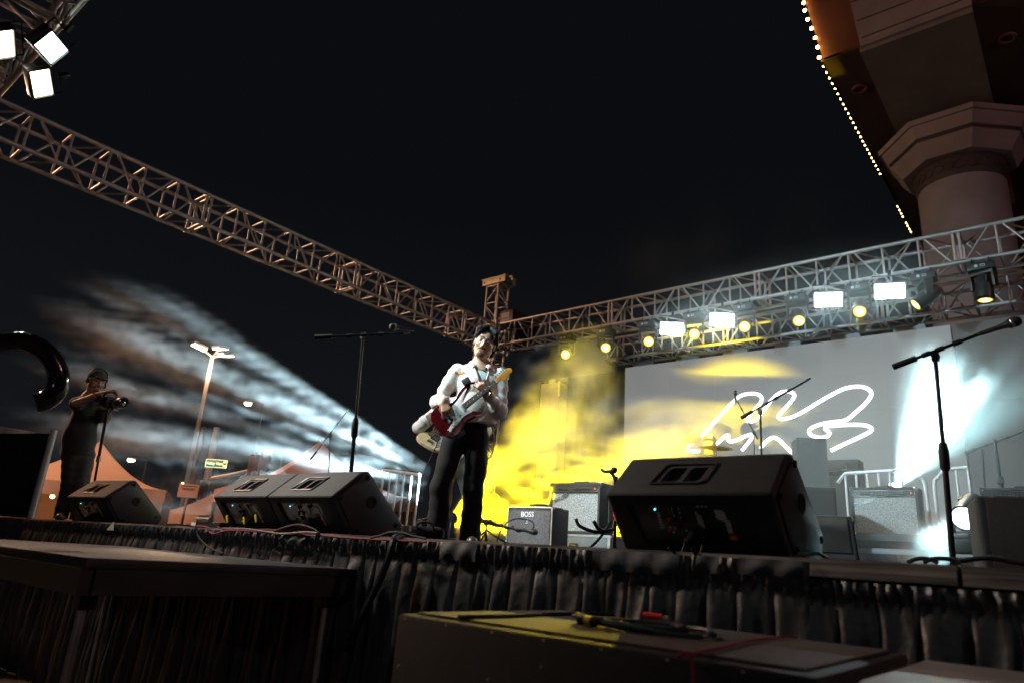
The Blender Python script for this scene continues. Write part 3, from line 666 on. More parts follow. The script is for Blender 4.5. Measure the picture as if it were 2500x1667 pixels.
def wedge(label, loc, rotz=0.0, panel=True, group='floor monitors', full=True, tape_=None):
    t = thing('floor_monitor', label, 'stage monitor', loc, rotz, group)     # local x along the cabinet, y away from the audience
    Mx = axes((-LW/2, 0, 0), (0, 1, 0), (0, 0, 1), (1, 0, 0))
    cab = MB().prism(SEC, 0, LW, Mx).build('cabinet', m_cab, t, bev=.016, seg=3)
    b, c = Vector((0, 0, .195)), Vector((0, .185, .352)); up = (c-b).normalized(); nrm = Vector((0, -up.z, up.y))      # handle panel
    P = axes((b+c)/2+Vector((-.03, 0, 0)), (1, 0, 0), up, nrm)
    if full:
        for sx, w in ((-.042, .060), (.042, .052)):
            cut(cab, MB().prism([(sx-w/2-.012, -.045), (sx+w/2-.014, -.045), (sx+w/2, -.03), (sx+w/2+.006, .045), (sx-w/2+.008, .045), (sx-w/2-.006, .03)], -.05, .02, P))
        rim = [(-.115, -.062), (.075, -.062), (.092, -.05), (.105, .062), (-.08, .064), (-.096, .05)]
        MB().tube([P @ Vector((x, y, .003)) for x, y in rim], .005, 6, closed=True).build('handle_rim', m_panel, t, smooth=True)
        MB().cyl(P @ Vector((-.07, -.03, -.02)), P @ Vector((-.02, .03, -.02)), .004, n=6).build('handle_rib', m_black, t)
    a = Vector((0, .15, 0)); up2 = (b-a).normalized(); n2 = Vector((0, -up2.z, up2.y)); Q = axes((a+b)/2, (1, 0, 0), up2, n2)
    if panel and full:
        cut(cab, MB().prism([(-.205, -.088), (.185, -.088), (.165, .082), (-.24, .082)], -.012, .02, Q))
        pl = MB().box(Q @ Vector((-.02, -.002, -.0105)), (.37, .15, .002), Q.to_3x3()).build('amp_panel', m_panel, t)
        rnd = random.Random(3)
        red, wht = MB(), MB()
        def bit(m, x, y, w, h): m.box(Q @ Vector((x, y, -.007)), (w, h, .002), Q.to_3x3())
        for k in range(4): bit(red if k % 2 == 0 else wht, -.075+k*.013, .05, .003, .024)
        for x, y in ((-.085, .012), (-.072, -.022), (-.098, -.03)): bit(red, x, y, .012, .016)
        for x, y in ((-.09, -.02), (-.082, -.04), (-.06, .03), (-.035, .02), (-.03, -.03)): bit(wht, x, y, .006, .008)
        for k in range(5): bit(wht, .025+k*.004, .022-k*.004, .0022, .052)
        for k in range(6): bit(wht, .098+k*.006, .038-k*.002, .004, .04+rnd.uniform(-.01, .01))
        for k in range(3): bit(wht, .125+k*.006, -.012, .004, .05)
        bit(wht, .133, -.016, .010, .028)
        for x in (.04, .055, .07): bit(wht, x, .068, .007, .007)
        red.build('red_markings', m_redtxt, pl); wht.build('white_markings', m_whitetxt, pl)
        for x, y, r in ((-.045, .05, .011), (-.07, .008, .010), (-.055, -.018, .009), (-.03, .012, .011), (.05, .052, .013)):
            MB().cyl(Q @ Vector((x, y, -.008)), Q @ Vector((x, y, .004)), r, n=12).build('knob', m_blackmetal, pl, smooth=True)
        MB().box(Q @ Vector((.135, -.055, -.007)), (.026, .022, .002), Q.to_3x3()).build('badge', m_orange, pl)
        text('lettering', 'JBL', .011, Q @ Matrix.Translation((.135, -.055, -.0055)), m_whitetxt, pl, .0003)
        text('lettering', 'PRX615', .021, Q @ Matrix.Translation((-.122, .008, -.007)) @ Matrix.Rotation(-math.pi/2, 4, 'Z'), m_whitetxt, pl, .0005)
        MB().ball(Q @ Vector((-.128, .055, -.006)), .0035, nu=8, nv=5).build('power_light', m_led, pl)
        for x, ex in ((-.01, -.05), (.055, -.03)):
            s = Q @ Vector((x, -.035, .0)); e2 = s+Vector((-.005, -.035, -.03))
            MB().cyl(s, e2, .0105, .008, 10).build('plug', m_brass if x < 0 else m_rubber, t, smooth=True)
            MB().tube(spline([e2, e2+Vector((ex*.3, -.02, -.05)), Vector((x+ex, .02, .012)), Vector((x+ex*1.5, .07, .006))], 6), .0045, 6).build('plug_lead', m_rubber, t, smooth=True)
    g0, g1 = Vector((0, .235, .36)), Vector((0, .535, .085)); upg = (g0-g1).normalized(); ng = Vector((0, -upg.z, upg.y)); ng = ng if ng.y > 0 else -ng
    G = axes((g0+g1)/2, (1, 0, 0), upg, ng)
    MB().box(G @ Vector((0, 0, .004)), (LW-.06, .33, .012), G.to_3x3()).build('grille', m_grille, t, bev=.004)
    for sx in (-1, 1):                                    # end caps: pole cup, corner pads
        x = sx*(LW/2+.002)
        e3 = MB().prism([(y*.86+.035, z*.84+.028) for y, z in SEC], 0, .006, axes((x if sx > 0 else x-.006, 0, 0), (0, 1, 0), (0, 0, 1), (1, 0, 0))).build('end_cap', m_black, t, bev=.002)
        for y, z, r in ((.27, .19, .035), (.05, .19, .014), (.22, .32, .014), (.47, .08, .014), (.19, .03, .014)):
            MB().lathe([(r, 0), (r, .007), (r*.7, .008), (r*.62, .003), (.001, .002)], axes((x+sx*.004, y, z), (0, 1, 0), (0, 0, sx), (sx, 0, 0)), 14).build('rubber_foot' if r < .02 else 'pole_cup', m_rubber, e3, smooth=30)
    return t
def wedge_at(px, py, label, **kw):                        # mid-front corner (left end) seen at px,py
    p = A(px, py, Y=Y0+.0)
    return wedge(label, (p.x+LW/2, Y0+kw.pop('dy', -.03), DECK+.004), **kw)
BW = wedge_at(1487, 1238, 'large black floor monitor nearest the camera with its connector panel showing')
W1 = wedge_at(508, 1229, 'left monitor of the touching pair of black floor monitors', dy=.02)
p1 = W1.matrix_basis.translation
W2 = dup(W1, Matrix.Translation((p1.x+LW+.008, p1.y, p1.z)), 'right monitor of the touching pair, its end facing the guitarist')
W3 = dup(W1, Matrix.Translation((A(160, 1216, Y=Y0).x+LW/2+.03, Y0+.02, DECK+.004)) @ Matrix.Rotation(.10, 4, 'Z'), 'lone black floor monitor at far left in front of the camera operator')
p = A(2112, 1364, D=5.6)
W4 = dup(W1, Matrix.Translation((p.x-.50, p.y+.25, DECK+.004)) @ Matrix.Rotation(math.pi+.30, 4, 'Z') @ Matrix.Scale(1.12, 4), 'teal lit floor monitor sloping toward the audience before the silver amplifier')
p = A(2420, 1300, D=4.2)
sub = thing('subwoofer', 'plain dark loudspeaker box at the right edge behind the boom stand', 'loudspeaker', (p.x+.26, p.y, DECK+.004), math.radians(12))
MB().box((0, .2, .195), (.62, .42, .39)).build('cabinet', m_cab, sub, bev=.025, seg=3)
MB().box((0, -.014, .13), (.58, .012, .004)).build('seam', m_panel, sub)
MB().box((0, -.016, .21), (.54, .010, .34)).build('grille', m_grille, sub, bev=.004)
for sx in (-.26, .26):
    for y in (.05, .36): MB().cyl((sx, y, -.004), (sx, y, .004), .02, n=12).build('foot', m_rubber, sub)

# ------------------------------------------------------------------ amplifiers
m_tolex = mat('black_tolex', (.02, .021, .022), .5, 0, .25, 18, .4, 300)
m_cloth = mat('silver_grille_cloth', (.30, .30, .30), .55, .25, .55, 90, .5, 320, dirt=(.42, .42, .42))
m_cloth2 = mat('dark_grille_cloth', (.10, .10, .11), .6, .1, .4, 60, .4, 300)
m_knob = mat('amp_knob', (.015, .015, .015), .35, 0, .1, 20)
m_silver = mat('silver_script', (.75, .76, .76), .25, .9, .05, 20)
m_jewel = mat('amp_jewel', (.6, .1, .03), .3, emit=(1, .15, .03), estr=1.2)
def combo(label, loc, rotz, w=.67, h=.50, d=.27, logo='Fender', group='silver grille amplifiers', tilt=0.0):
    M = Matrix.Translation(loc) @ Matrix.Rotation(rotz, 4, 'Z') @ Matrix.Rotation(tilt, 4, 'X')
    t = thing('guitar_amplifier', label, 'amplifier', M=M, group=group)
    b = .028
    MB().box((-w/2+b/2, d/2, h/2), (b, d, h)).box((w/2-b/2, d/2, h/2), (b, d, h)).box((0, d/2, h-b/2), (w-2*b, d, b)).box((0, d/2, b/2), (w-2*b, d, b)).box((0, d-.01, h/2), (w-2*b, .018, h-2*b)).build('cabinet', m_tolex, t, bev=.006)
    MB().box((0, .03, (h-.115)/2+.02), (w-2*b-.006, .02, h-.135)).build('grille_cloth', m_cloth, t)
    pn = MB().box((0, .012, h-b-.036), (w-2*b-.006, .02, .055)).build('control_panel', m_panel, t)
    tr = MB(); ww = w-2*b-.008; zc = h-b-.036
    for z in (zc-.03, zc+.029): tr.box((0, -.0005, z), (ww, .006, .003))
    for x in (-ww/2, ww/2, -ww*.19): tr.box((x, -.0005, zc), (.003, .006, .056))
    tr.build('panel_trim', m_silver, pn)
    for i in range(17):
        x = -ww/2+.03+i*(ww-.14)/16
        if i in (0, 1, 7, 8): MB().lathe([(.006, 0), (.006, .006), (.003, .006)], axes((x, .003, zc-.006), (1, 0, 0), (0, 0, 1), (0, -1, 0)), 8).build('input_jack', m_silver, pn)
        else:
            k = MB().lathe([(.010, 0), (.010, .006), (.007, .016), (.001, .017)], axes((x, .002, zc-.006), (1, 0, 0), (0, 0, 1), (0, -1, 0)), 10).build('knob', m_knob, pn, smooth=30)
        MB().box((x, .0005, zc+.016), (.009, .003, .004)).build('number_mark', m_silver, pn)
    MB().ball((ww/2-.03, .0, zc), .009, nu=10, nv=6).build('power_jewel', m_jewel, pn, smooth=True)
    text('name_script', logo, .085, axes((-w*.30, .014, h-.155), (.94, 0, .34), (-.34, 0, .94), (0, -1, 0)), m_silver, t, .004, .35, bold=.0006)
    for sx in (-1, 1):
        for z in (.02, h-.02): MB().box((sx*(w/2-.012), .012, z), (.03, .03, .045)).build('corner_guard', m_chrome, t, bev=.006)
        MB().box((sx*(w/2+.004), d*.6, h*.55), (.006, .02, .30)).build('tilt_leg', m_chrome, t)
    MB().tube([(-.1, d/2, h), (-.08, d/2, h+.02), (.08, d/2, h+.02), (.1, d/2, h)], .010, 6).build('handle', m_tolex, t, smooth=True)
    return t
pa = A(2083, 1311, Y=8.25); pb = A(2252, 1311, Y=8.25)
AR = combo('large silver grille amplifier at right beside the white smoke beam', ((pa.x+pb.x)/2, 8.25, RZ+.004), 0, w=pb.x-pa.x, h=.505)
pc = A(2390, 1190, Y=7.3)
combo('amplifier at the right edge mostly hidden by the dark loudspeaker box', (pc.x+.335, 7.3, pc.z-.50), 0)
st2 = thing('flight_case', 'flight case holding up the amplifier at the right edge', 'flight case', (pc.x+.335, 7.3, DECK+.004))
MB().box((0, .14, (pc.z-.5-DECK)/2-.003), (.7, .34, pc.z-.5-DECK-.012)).build('case', m_case, st2, bev=.01)
pl_ = A(1337, 1299, Y=6.05); pr_ = A(1462, 1299, Y=6.05)
AL = combo('silver grille amplifier standing in the yellow smoke on a flight case', ((pl_.x+pr_.x)/2, 6.05, pl_.z), 0, w=min(.72, pr_.x-pl_.x), h=.51)
fc = thing('flight_case', 'silver edged flight case under the amplifier in the yellow smoke', 'flight case', ((pl_.x+pr_.x)/2, 6.05, DECK+.004))
hh = pl_.z-DECK-.01
MB().box((.05, .16, hh/2), (.86, .40, hh)).build('case', m_case, fc, bev=.008)
for z in (.012, hh-.012): MB().box((.05, .16, z), (.875, .415, .022)).build('edge_band', m_alu, fc)
for x in (-.36, .46): MB().box((x, -.045, hh/2), (.03, .012, hh*.9)).build('corner_band', m_alu, fc)
MB().box((.05, -.048, hh*.5), (.09, .014, .05)).build('latch', m_chrome, fc, bev=.004)
# BOSS combo in front
pl_ = A(1235, 1336, Y=4.95); pr_ = A(1346, 1336, Y=4.95); wB = pr_.x-pl_.x
BX = thing('guitar_amplifier', 'small black amplifier with white piping glowing in the yellow light', 'amplifier', ((pl_.x+pr_.x)/2, 4.95, DECK+.004))
zt = A(1240, 1238, Y=4.95).z-DECK; dB_ = .24
MB().box((0, dB_/2, zt/2), (wB, dB_, zt)).build('cabinet', m_tolex, BX, bev=.008)
MB().box((0, -.004, zt/2-.005), (wB-.04, .01, zt-.05)).build('grille_cloth', m_cloth2, BX)
pip = MB(); y = -.006
for a, b in (((-wB/2, .0), (-wB/2, zt)), ((-wB/2, zt), (wB/2, zt)), ((wB/2, zt), (wB/2, 0))):
    pip.tube([(a[0]*.975, y, min(a[1], zt*.985)+.004), (b[0]*.975, y, min(b[1], zt*.985)+.004)], .0055, 6)
pip.build('piping', m_white, BX, smooth=True)
text('lettering', 'BOSS', .062, axes((-.02, -.012, zt*.84), (1, 0, 0), (0, 0, 1), (0, -1, 0)), m_whitetxt, BX, .001, bold=.001)
MB().tube([(-.035, -.011, zt*.72), (-.015, -.011, zt*.735), (-.012, -.011, zt*.70), (-.03, -.011, zt*.69), (-.012, -.011, zt*.67), (-.02, -.011, zt*.64), (-.035, -.011, zt*.655)], .003, 6).build('emblem', m_whitetxt, BX)
MB().box((0, dB_/2, zt+.004), (wB*.9, .12, .012)).build('control_panel', m_panel, BX)
MB().tube([(-.10, dB_/2, zt), (-.09, dB_/2, zt+.03), (.09, dB_/2, zt+.03), (.10, dB_/2, zt)], .009, 6).build('handle', m_rubber, BX, smooth=True)
for sx in (-1, 1): MB().box((sx*(wB/2-.01), .01, zt-.012), (.03, .03, .03)).build('corner_guard', m_chrome, BX, bev=.006)

# ------------------------------------------------------------------ microphone stands
def mic_stand(label, base, top, boom_a, boom_b, r=.0115, basekind='tripod', mesh=m_blackmetal, clutch=True, group='microphone stands'):
    base, top, boom_a, boom_b = map(Vector, (base, top, boom_a, boom_b))
    t = thing('microphone_stand', label, 'mic stand', base, group=group); L = lambda v: Vector(v)-base
    mid = base.lerp(top, .52)
    MB().cyl(L(base)+Vector((0, 0, .06)), L(mid), r*1.25, n=12).build('lower_tube', mesh, t, smooth=True)
    MB().cyl(L(mid), L(top), r*.85, n=12).build('upper_tube', mesh, t, smooth=True)
    d = (top-base).normalized()
    if clutch: MB().lathe([(r*1.3, -.07), (r*2.0, -.055), (r*2.1, .03), (r*1.6, .07), (r*.9, .075)], axes(L(mid), *[tuple(v) for v in (d.orthogonal().normalized(), d.cross(d.orthogonal().normalized()), d)]), 12).build('clutch', m_rubber, t, smooth=True)
    if basekind == 'tripod':
        for k in range(3):
            a = .5+k*2.094; MB().tube([Vector((0, 0, .16)), Vector((.06*math.cos(a), .06*math.sin(a), .12)), Vector((.30*math.cos(a), .30*math.sin(a), .008))], .008, 6).build('foot', mesh, t, smooth=True)
    else:
        MB().lathe([(.135, 0), (.14, .006), (.135, .02), (.05, .032), (.02, .06), (.001, .062)], None, 24).build('round_base', mesh, t, smooth=30)
    bd = (boom_b-boom_a).normalized()
    MB().cyl(L(boom_a), L(boom_b), r*.72, n=10).build('boom', mesh, t, smooth=True)
    J = axes(L(top), *[tuple(v) for v in (bd, Vector((0, 0, 1)).cross(bd).normalized().cross(bd)*-1, Vector((0, 0, 1)).cross(bd).normalized())])
    jt = MB().box(L(top)+Vector((0, 0, -.005)), (.035, .03, .055)).build('pivot', m_black, t, bev=.008)
    MB().cyl(J @ Vector((0, 0, -.03)), J @ Vector((0, 0, .03)), .016, n=12).build('pivot_knob', m_black, jt, smooth=True)
    MB().cyl(L(boom_a)-bd*.02, L(boom_a)+bd*.10, r*1.45, n=12).build('counterweight', m_rubber, t, smooth=True)
    for k in (.36, .52, .72): 
        c = L(boom_a).lerp(L(boom_b), k); MB().cyl(c-bd*.02, c+bd*.02, r*1.15, n=10).build('boom_collar', m_rubber, t, smooth=True)
    MB().cyl(L(boom_b)-bd*.01, L(boom_b)+bd*.03, r*1.0, r*.8, 10).build('clip_mount', m_chrome, t, smooth=True)
    return t
def microphone(label, a, d, group='microphones'):
    d = Vector(d).normalized(); o = d.orthogonal().normalized(); M = axes(a, *[tuple(v) for v in (o, d.cross(o), d)])
    t = thing('microphone', label, 'microphone', M=M, group=group)
    MB().lathe([(.008, 0), (.0105, .01), (.0125, .09), (.017, .125), (.020, .135)], None, 16).build('handle', m_black, t, smooth=30)
    MB().lathe([(.020, .135), (.0245, .142), (.026, .158), (.0245, .176), (.017, .190), (.001, .195)], None, 16).build('grille', m_grille, t, smooth=True)
    MB().lathe([(.0255, .150), (.0268, .153), (.0268, .160), (.0255, .163)], None, 16, ring=True).build('grille_band', m_steel, t)
    return t
# singer's stand, centre left
D1 = 5.0
tp = A(887, 818, D=D1); bs = A(845, 1290, D=D1); bs = Vector((bs.x, bs.y, DECK+.004))
ba, bb = A(776, 823, D=D1+.02), A(990, 813, D=D1-.10)
mic_stand('tall black microphone stand with level boom behind the paired floor monitors', bs, tp, ba, bb)
microphone('black microphone tilted at the end of the level boom', A(1010, 806, D=D1-.12), A(956, 797, D=D1-.2)-A(1014, 806, D=D1-.12))
# big stand at right
D2 = 4.15
tp = A(2283, 868, D=D2); bs = A(2328, 1380, D=D2); bs = Vector((bs.x, bs.y, DECK+.004))
bd0, bd1 = A(2190, 892, D=D2), A(2398, 813, D=D2-.1)
mic_stand('black boom microphone stand at right in front of the white beam', bs, tp, bd0, bd1, basekind='round')
microphone('black microphone on the long boom at upper right', bd1+(bd1-bd0).normalized()*.0-(bd1-bd0).normalized()*.02, (bd1-bd0).normalized()+Vector((0, 0, -.04)))
# middle stand without a microphone, before the glowing line
D3 = 6.6
tp = A(1856, 1003, D=D3); bs = A(1865, 1330, D=D3); bs = Vector((bs.x, bs.y, DECK+.004))
mic_stand('black boom stand with an empty clip crossing the glowing white line', bs, tp, A(1814, 1017, D=D3), A(1972, 927, D=D3-.1))
# drum overhead stand
D4 = 10.0
tp = A(1840, 1055, D=D4); bs = A(1843, 1200, D=D4); bs = Vector((bs.x, bs.y, RZ+.004))
mic_stand('thin stand leaning over the drums beside the glowing line', bs, tp, A(1848, 1068, D=D4), A(1797, 972, D=D4-.1), r=.009)
microphone('small upright microphone with a pink tip over the drums', A(1796, 985, D=D4-.1), (0, 0, 1))
# distant stands
D5 = 9.0
tp = A(806, 1062, D=D5); bs = A(795, 1330, D=D5)
mic_stand('faint thin boom stand seen through the white smoke at left', Vector((bs.x, bs.y, DECK+.004)), tp, A(760, 1118, D=D5), A(848, 1002, D=D5), r=.008)
D6 = 9.3
tp = A(2398, 1098, D=D6); bs = A(2404, 1250, D=D6)
mic_stand('hazy boom stand at the right edge behind the white beam', Vector((bs.x, bs.y, RZ+.004)), tp, A(2360, 1104, D=D6), A(2500, 1052, D=D6), r=.012)
tp = A(2440, 1072, D=9.0); bs = A(2452, 1240, D=9.0)
hs = thing('speaker_stand', 'hazy upright telescopic pole at the right edge behind the amplifier', 'stand', (bs.x, bs.y, RZ+.004))
MB().cyl((0, 0, .01), (0, 0, (tp.z-RZ)*.6), .022, n=12).build('lower_tube', m_blackmetal, hs, smooth=True)
MB().cyl((0, 0, (tp.z-RZ)*.6), (0, 0, tp.z-RZ), .014, n=12).build('upper_tube', m_blackmetal, hs, smooth=True)
MB().box((0, 0, (tp.z-RZ)*.6), (.07, .07, .08)).build('collar', m_black, hs, bev=.01)
for k in range(3): MB().cyl((0, 0, .25), (.4*math.cos(k*2.1), .4*math.sin(k*2.1), .01), .011, n=8).build('foot', m_blackmetal, hs)
# low stand by the small amplifier with a coiled lead
D7 = 6.0
bs = A(1186, 1330, D=D7); bs = Vector((bs.x, bs.y, DECK+.004)); tp = A(1187, 1272, D=D7)
mic_stand('short microphone stand aimed at the small amplifier with its lead coiled round', bs, tp, A(1178, 1271, D=D7), A(1262, 1293, D=D7-.05), r=.010, clutch=False)
microphone('dark microphone lying level in front of the small amplifier', A(1258, 1291, D=D7-.06), A(1300, 1297, D=D7-.1)-A(1258, 1291, D=D7-.06))
lc = []
for k in range(40):
    a = k*.55; c = A(1190+k*2.4, 1272+k*.62, D=D7-.03); lc.append(c+Vector((0, math.cos(a)*.02, math.sin(a)*.02)))
lc += [A(1300, 1290, D=D7-.1), A(1302, 1275, D=D7-.1), A(1280, 1266, D=D7-.1), A(1250, 1268, D=D7-.1), A(1225, 1290, D=D7-.1), A(1210, 1330, D=D7-.1)]
tag(MB().tube(spline(lc, 4), .0045, 6).build('microphone_cable', m_rubber, smooth=True), 'black lead wound round the low microphone boom', 'cable')
# guitar stand beside the large near monitor
D8 = 5.3
gs0 = A(1500, 1345, D=D8); gs0 = Vector((gs0.x, gs0.y, DECK+.004))
gst = thing('guitar_stand', 'black folding guitar stand between the flight case and the large monitor', 'guitar stand', gs0)
topz = A(1492, 1150, D=D8).z-gs0.z; pr3 = _r
MB().tube(spline([Vector((0, 0, 0)), Vector((0, 0, .3)), Vector((0, 0, topz-.1)), pr3*-.02+Vector((0, 0, topz-.03)), pr3*-.05+Vector((0, 0, topz))], 5), .012, 10).build('mast', m_blackmetal, gst, smooth=True)
MB().tube(spline([pr3*-.115+Vector((0, 0, topz+.015)), pr3*-.09+Vector((0, 0, topz-.004)), pr3*-.05+Vector((0, 0, topz)), pr3*-.02+Vector((0, 0, topz+.01))], 5), .011, 8).build('yoke', m_rubber, gst, smooth=True)
MB().ball(pr3*-.015+Vector((0, 0, topz+.012)), .024).build('yoke_pad', m_rubber, gst, smooth=True)
for sx in (-1, 1):
    MB().tube(spline([Vector((0, 0, .30)), pr3*(sx*.10)+Vector((0, -.03, .12)), pr3*(sx*.20)+Vector((0, -.06, .012))], 5), .010, 8).build('leg', m_blackmetal, gst, smooth=True)
MB().tube(spline([Vector((0, 0, .20)), pr3*-.10+Vector((0, -.06, .17)), pr3*-.20+Vector((0, -.10, .20)), pr3*-.22+Vector((0, -.12, .25))], 5), .013, 8).build('cradle_arm', m_rubber, gst, smooth=True)
MB().tube(spline([Vector((0, 0, .20)), pr3*-.04+Vector((0, -.12, .18)), pr3*-.07+Vector((0, -.16, .24))], 5), .013, 8).build('cradle_arm', m_rubber, gst, smooth=True)
MB().cyl(Vector((0, 0, .26)), Vector((0, 0, .36)), .016, n=10).build('red_band', m_redtxt, gst)
MB().cyl(Vector((0, 0, .50)), Vector((0, 0, .58)), .017, n=10).build('height_collar', m_chrome, gst)
# pedals beside the large monitor
for i, (a, c_) in enumerate(((1388, m_silver), (1430, m_steel), (1470, m_steel))):
    q = A(a, 1340, D=5.35); pdl = thing('effects_pedal', f'{["left", "middle", "right"][i]} small metal effects pedal on the deck edge below the flight case', 'pedal', (q.x, q.y, DECK+.004), YAW, 'effects pedals on the deck')
    MB().box((0, 0, .02), (.075, .12, .04)).build('case', c_, pdl, bev=.006); MB().cyl((0, -.03, .04), (0, -.03, .055), .012, n=12).build('footswitch', m_chrome, pdl)
    for sx in (-.02, .02): MB().cyl((sx, .03, .04), (sx, .03, .06), .009, n=10).build('knob', m_knob, pdl)

# ------------------------------------------------------------------ speakers at the back, railings, drums
def box_speaker(label, x, y, z0, w, d, h, rotz=0.0):
    t = thing('loudspeaker', label, 'loudspeaker', (x, y, z0), rotz, 'back line loudspeakers')
    MB().box((0, d/2, h/2), (w, d, h)).build('cabinet', m_cab, t, bev=.015)
    MB().box((0, -.006, h/2), (w*.9, .012, h*.92)).build('grille', m_grille, t)
    MB().box((w/2+.002, d/2, h*.6), (.008, .16, .07)).build('handle', m_panel, t)
    return t
p = A(1985, 1068, Y=9.2); q = A(1935, 1100, Y=9.2)
box_speaker('tall grey hazy loudspeaker standing behind the large near monitor', p.x-.02, 9.2, RZ+.004, .36, .36, p.z-RZ, .5)
p = A(2020, 1186, Y=7.4)
box_speaker('lower loudspeaker box left of the silver amplifier', p.x-.16, 7.4, DECK+.004, .46, .4, p.z-DECK-.006, .35)
p = A(2100, 1120, Y=10.3)
box_speaker('distant pale loudspeaker behind the railing', p.x-.25, 10.3, RZ+.004, .45, .3, p.z-RZ, 0)
m_rail = mat('rail_paint', (.70, .70, .70), .4, .3, .1, 10)
def railing(label, pts, nb, z0, h, group='white stage railings'):
    P = [Vector(p) for p in pts]; t = thing('railing', label, 'railing', (P[0].x, P[0].y, z0), group=group); o = Vector((P[0].x, P[0].y, z0))
    MB().tube([p-o for p in P], .022, 10).build('top_rail', m_rail, t, smooth=True)
    a, b = P[1] if len(P) > 2 else P[0], P[-1]
    for k in range(nb):
        c = a.lerp(b, k/(nb-1)) if nb > 1 else a; rod('baluster', c-o, Vector((c.x, c.y, z0))-o+Vector((0, 0, .01)), .014, m_rail, t)
    MB().tube([Vector((a.x, a.y, z0+.12))-o, Vector((b.x, b.y, z0+.12))-o], .014, 8).build('bottom_rail', m_rail, t, smooth=True)
    return t
Yr = 9.05
railing('white stair railing behind the silver amplifier', [A(2045, 1178, Y=Yr), A(2063, 1155, Y=Yr), A(2200, 1147, Y=Yr)], 6, RZ+.004, .9)
railing('short white railing right of the rising white beam', [A(2287, 1168, Y=Yr), A(2305, 1146, Y=Yr), A(2362, 1141, Y=Yr)], 3, RZ+.004, .9)
for x_, lb in ((2258, 'white angled stair post just right of the silver amplifier'), (2280, 'second white angled stair post at the gap in the railing')):
    p = A(x_, 1172, Y=9.0); o = thing('stair_post', lb, 'post', (p.x, 9.0, RZ+.004), group='white stage railings')
    MB().tube(spline([Vector((0, 0, 0)), Vector((0, 0, p.z-RZ-.06)), Vector((-.05 if x_ < 2270 else .05, 0, p.z-RZ+.02))], 4), .02, 8).build('post', m_rail, o, smooth=True)
    MB().cyl((0, 0, 0), (0, 0, .03), .045, n=12).build('foot_plate', m_rail, o)
pA_, pB_ = A(938, 1146, D=10.5), A(1024, 1158, D=9.6)
railing('white stair railing at the back left of the stage behind the paired monitors', [pA_, pB_], 6, DECK-.3, 1.0)
# drum kit: snare, tom, kick, cymbal, seat
DK = A(1755, 1150, Y=9.5)
m_shell = mat('drum_shell', (.10, .09, .085), .3, .2, .2, 6, coat=.5)
m_headw = mat('drum_head', (.7, .7, .68), .5, 0, .05, 9)
m_cym = mat('cymbal_bronze', (.55, .40, .16), .28, 1.0, .2, 5)
def drum(label, loc, r, h, axis=(0, 0, 1)):
    ax = Vector(axis).normalized(); o = ax.orthogonal().normalized(); t = thing('drum', label, 'drum', M=axes(loc, *[tuple(v) for v in (o, ax.cross(o), ax)]), group='drum kit')
    MB().lathe([(r, 0), (r, h)], None, 28).build('shell', m_shell, t, smooth=30)
    for z in (0, h): MB().lathe([(r+.002, z-.012), (r+.012, z-.012), (r+.012, z+.012), (r+.002, z+.012)], None, 28, ring=True).build('hoop', m_chrome, t, smooth=30); 
    MB().lathe([(r-.004, h+.002), (.001, h+.006)], None, 28).build('head', m_headw, t, smooth=True)
    for k in range(6): MB().box((math.cos(k*1.047)*(r+.01), math.sin(k*1.047)*(r+.01), h*.5), (.02, .02, h*.5)).build('lug', m_chrome, t)
    return t
drum('kick drum on the riser behind the large near monitor', (DK.x, 9.35, RZ+.29), .28, .4, (0, -1, 0))
drum('snare drum in front of the drummer', (DK.x-.45, 9.75, RZ+.5), .18, .14, (.1, 0, 1))
drum('small tom drum above the kick drum', (DK.x+.12, 9.45, RZ+.62), .15, .22, (0, .35, 1))
pc_ = A(1748, 1091, Y=9.35)
cym = thing('cymbal', 'golden cymbal just below the cap of the drummer', 'cymbal', (pc_.x, 9.35, pc_.z), group='drum kit')
MB().lathe([(.001, .03), (.03, .026), (.045, .008), (.13, .004), (.24, -.012), (.24, -.014), (.13, .001), (.04, .004), (.001, .02)], Matrix.Rotation(.06, 4, 'Y'), 32).build('bowl', m_cym, cym, smooth=50)
MB().cyl((0, 0, -.004), (0, 0, .06), .006, n=8).build('spindle', m_chrome, cym)
MB().cyl((0, 0, RZ-pc_.z+.01), (0, 0, .0), .010, n=8).build('stand_tube', m_chrome, cym)
for k in range(3): MB().cyl((0, 0, RZ-pc_.z+.25), (.28*math.cos(k*2.1), .28*math.sin(k*2.1), RZ-pc_.z+.012), .008, n=6).build('foot', m_chrome, cym)
pc_ = A(2062, 1150, Y=9.9)
cym2 = thing('cymbal', 'dark thin cymbal edge on behind the railing', 'cymbal', (pc_.x, 9.9, pc_.z), group='drum kit')
MB().lathe([(.001, .03), (.03, .026), (.045, .008), (.13, .004), (.22, -.012), (.22, -.014), (.13, .001), (.04, .004), (.001, .02)], Matrix.Rotation(-.06, 4, 'Y'), 28).build('bowl', m_cym, cym2, smooth=50)
MB().cyl((0, 0, RZ-pc_.z+.01), (0, 0, .05), .010, n=8).build('stand_tube', m_blackmetal, cym2)
MB().cyl((0, 0, .03), (0, 0, .09), .03, .025, n=10).build('wing_nut', m_black, cym2)
for k in range(3): MB().cyl((0, 0, RZ-pc_.z+.25), (.28*math.cos(k*2.1), .28*math.sin(k*2.1), RZ-pc_.z+.012), .008, n=6).build('foot', m_blackmetal, cym2)
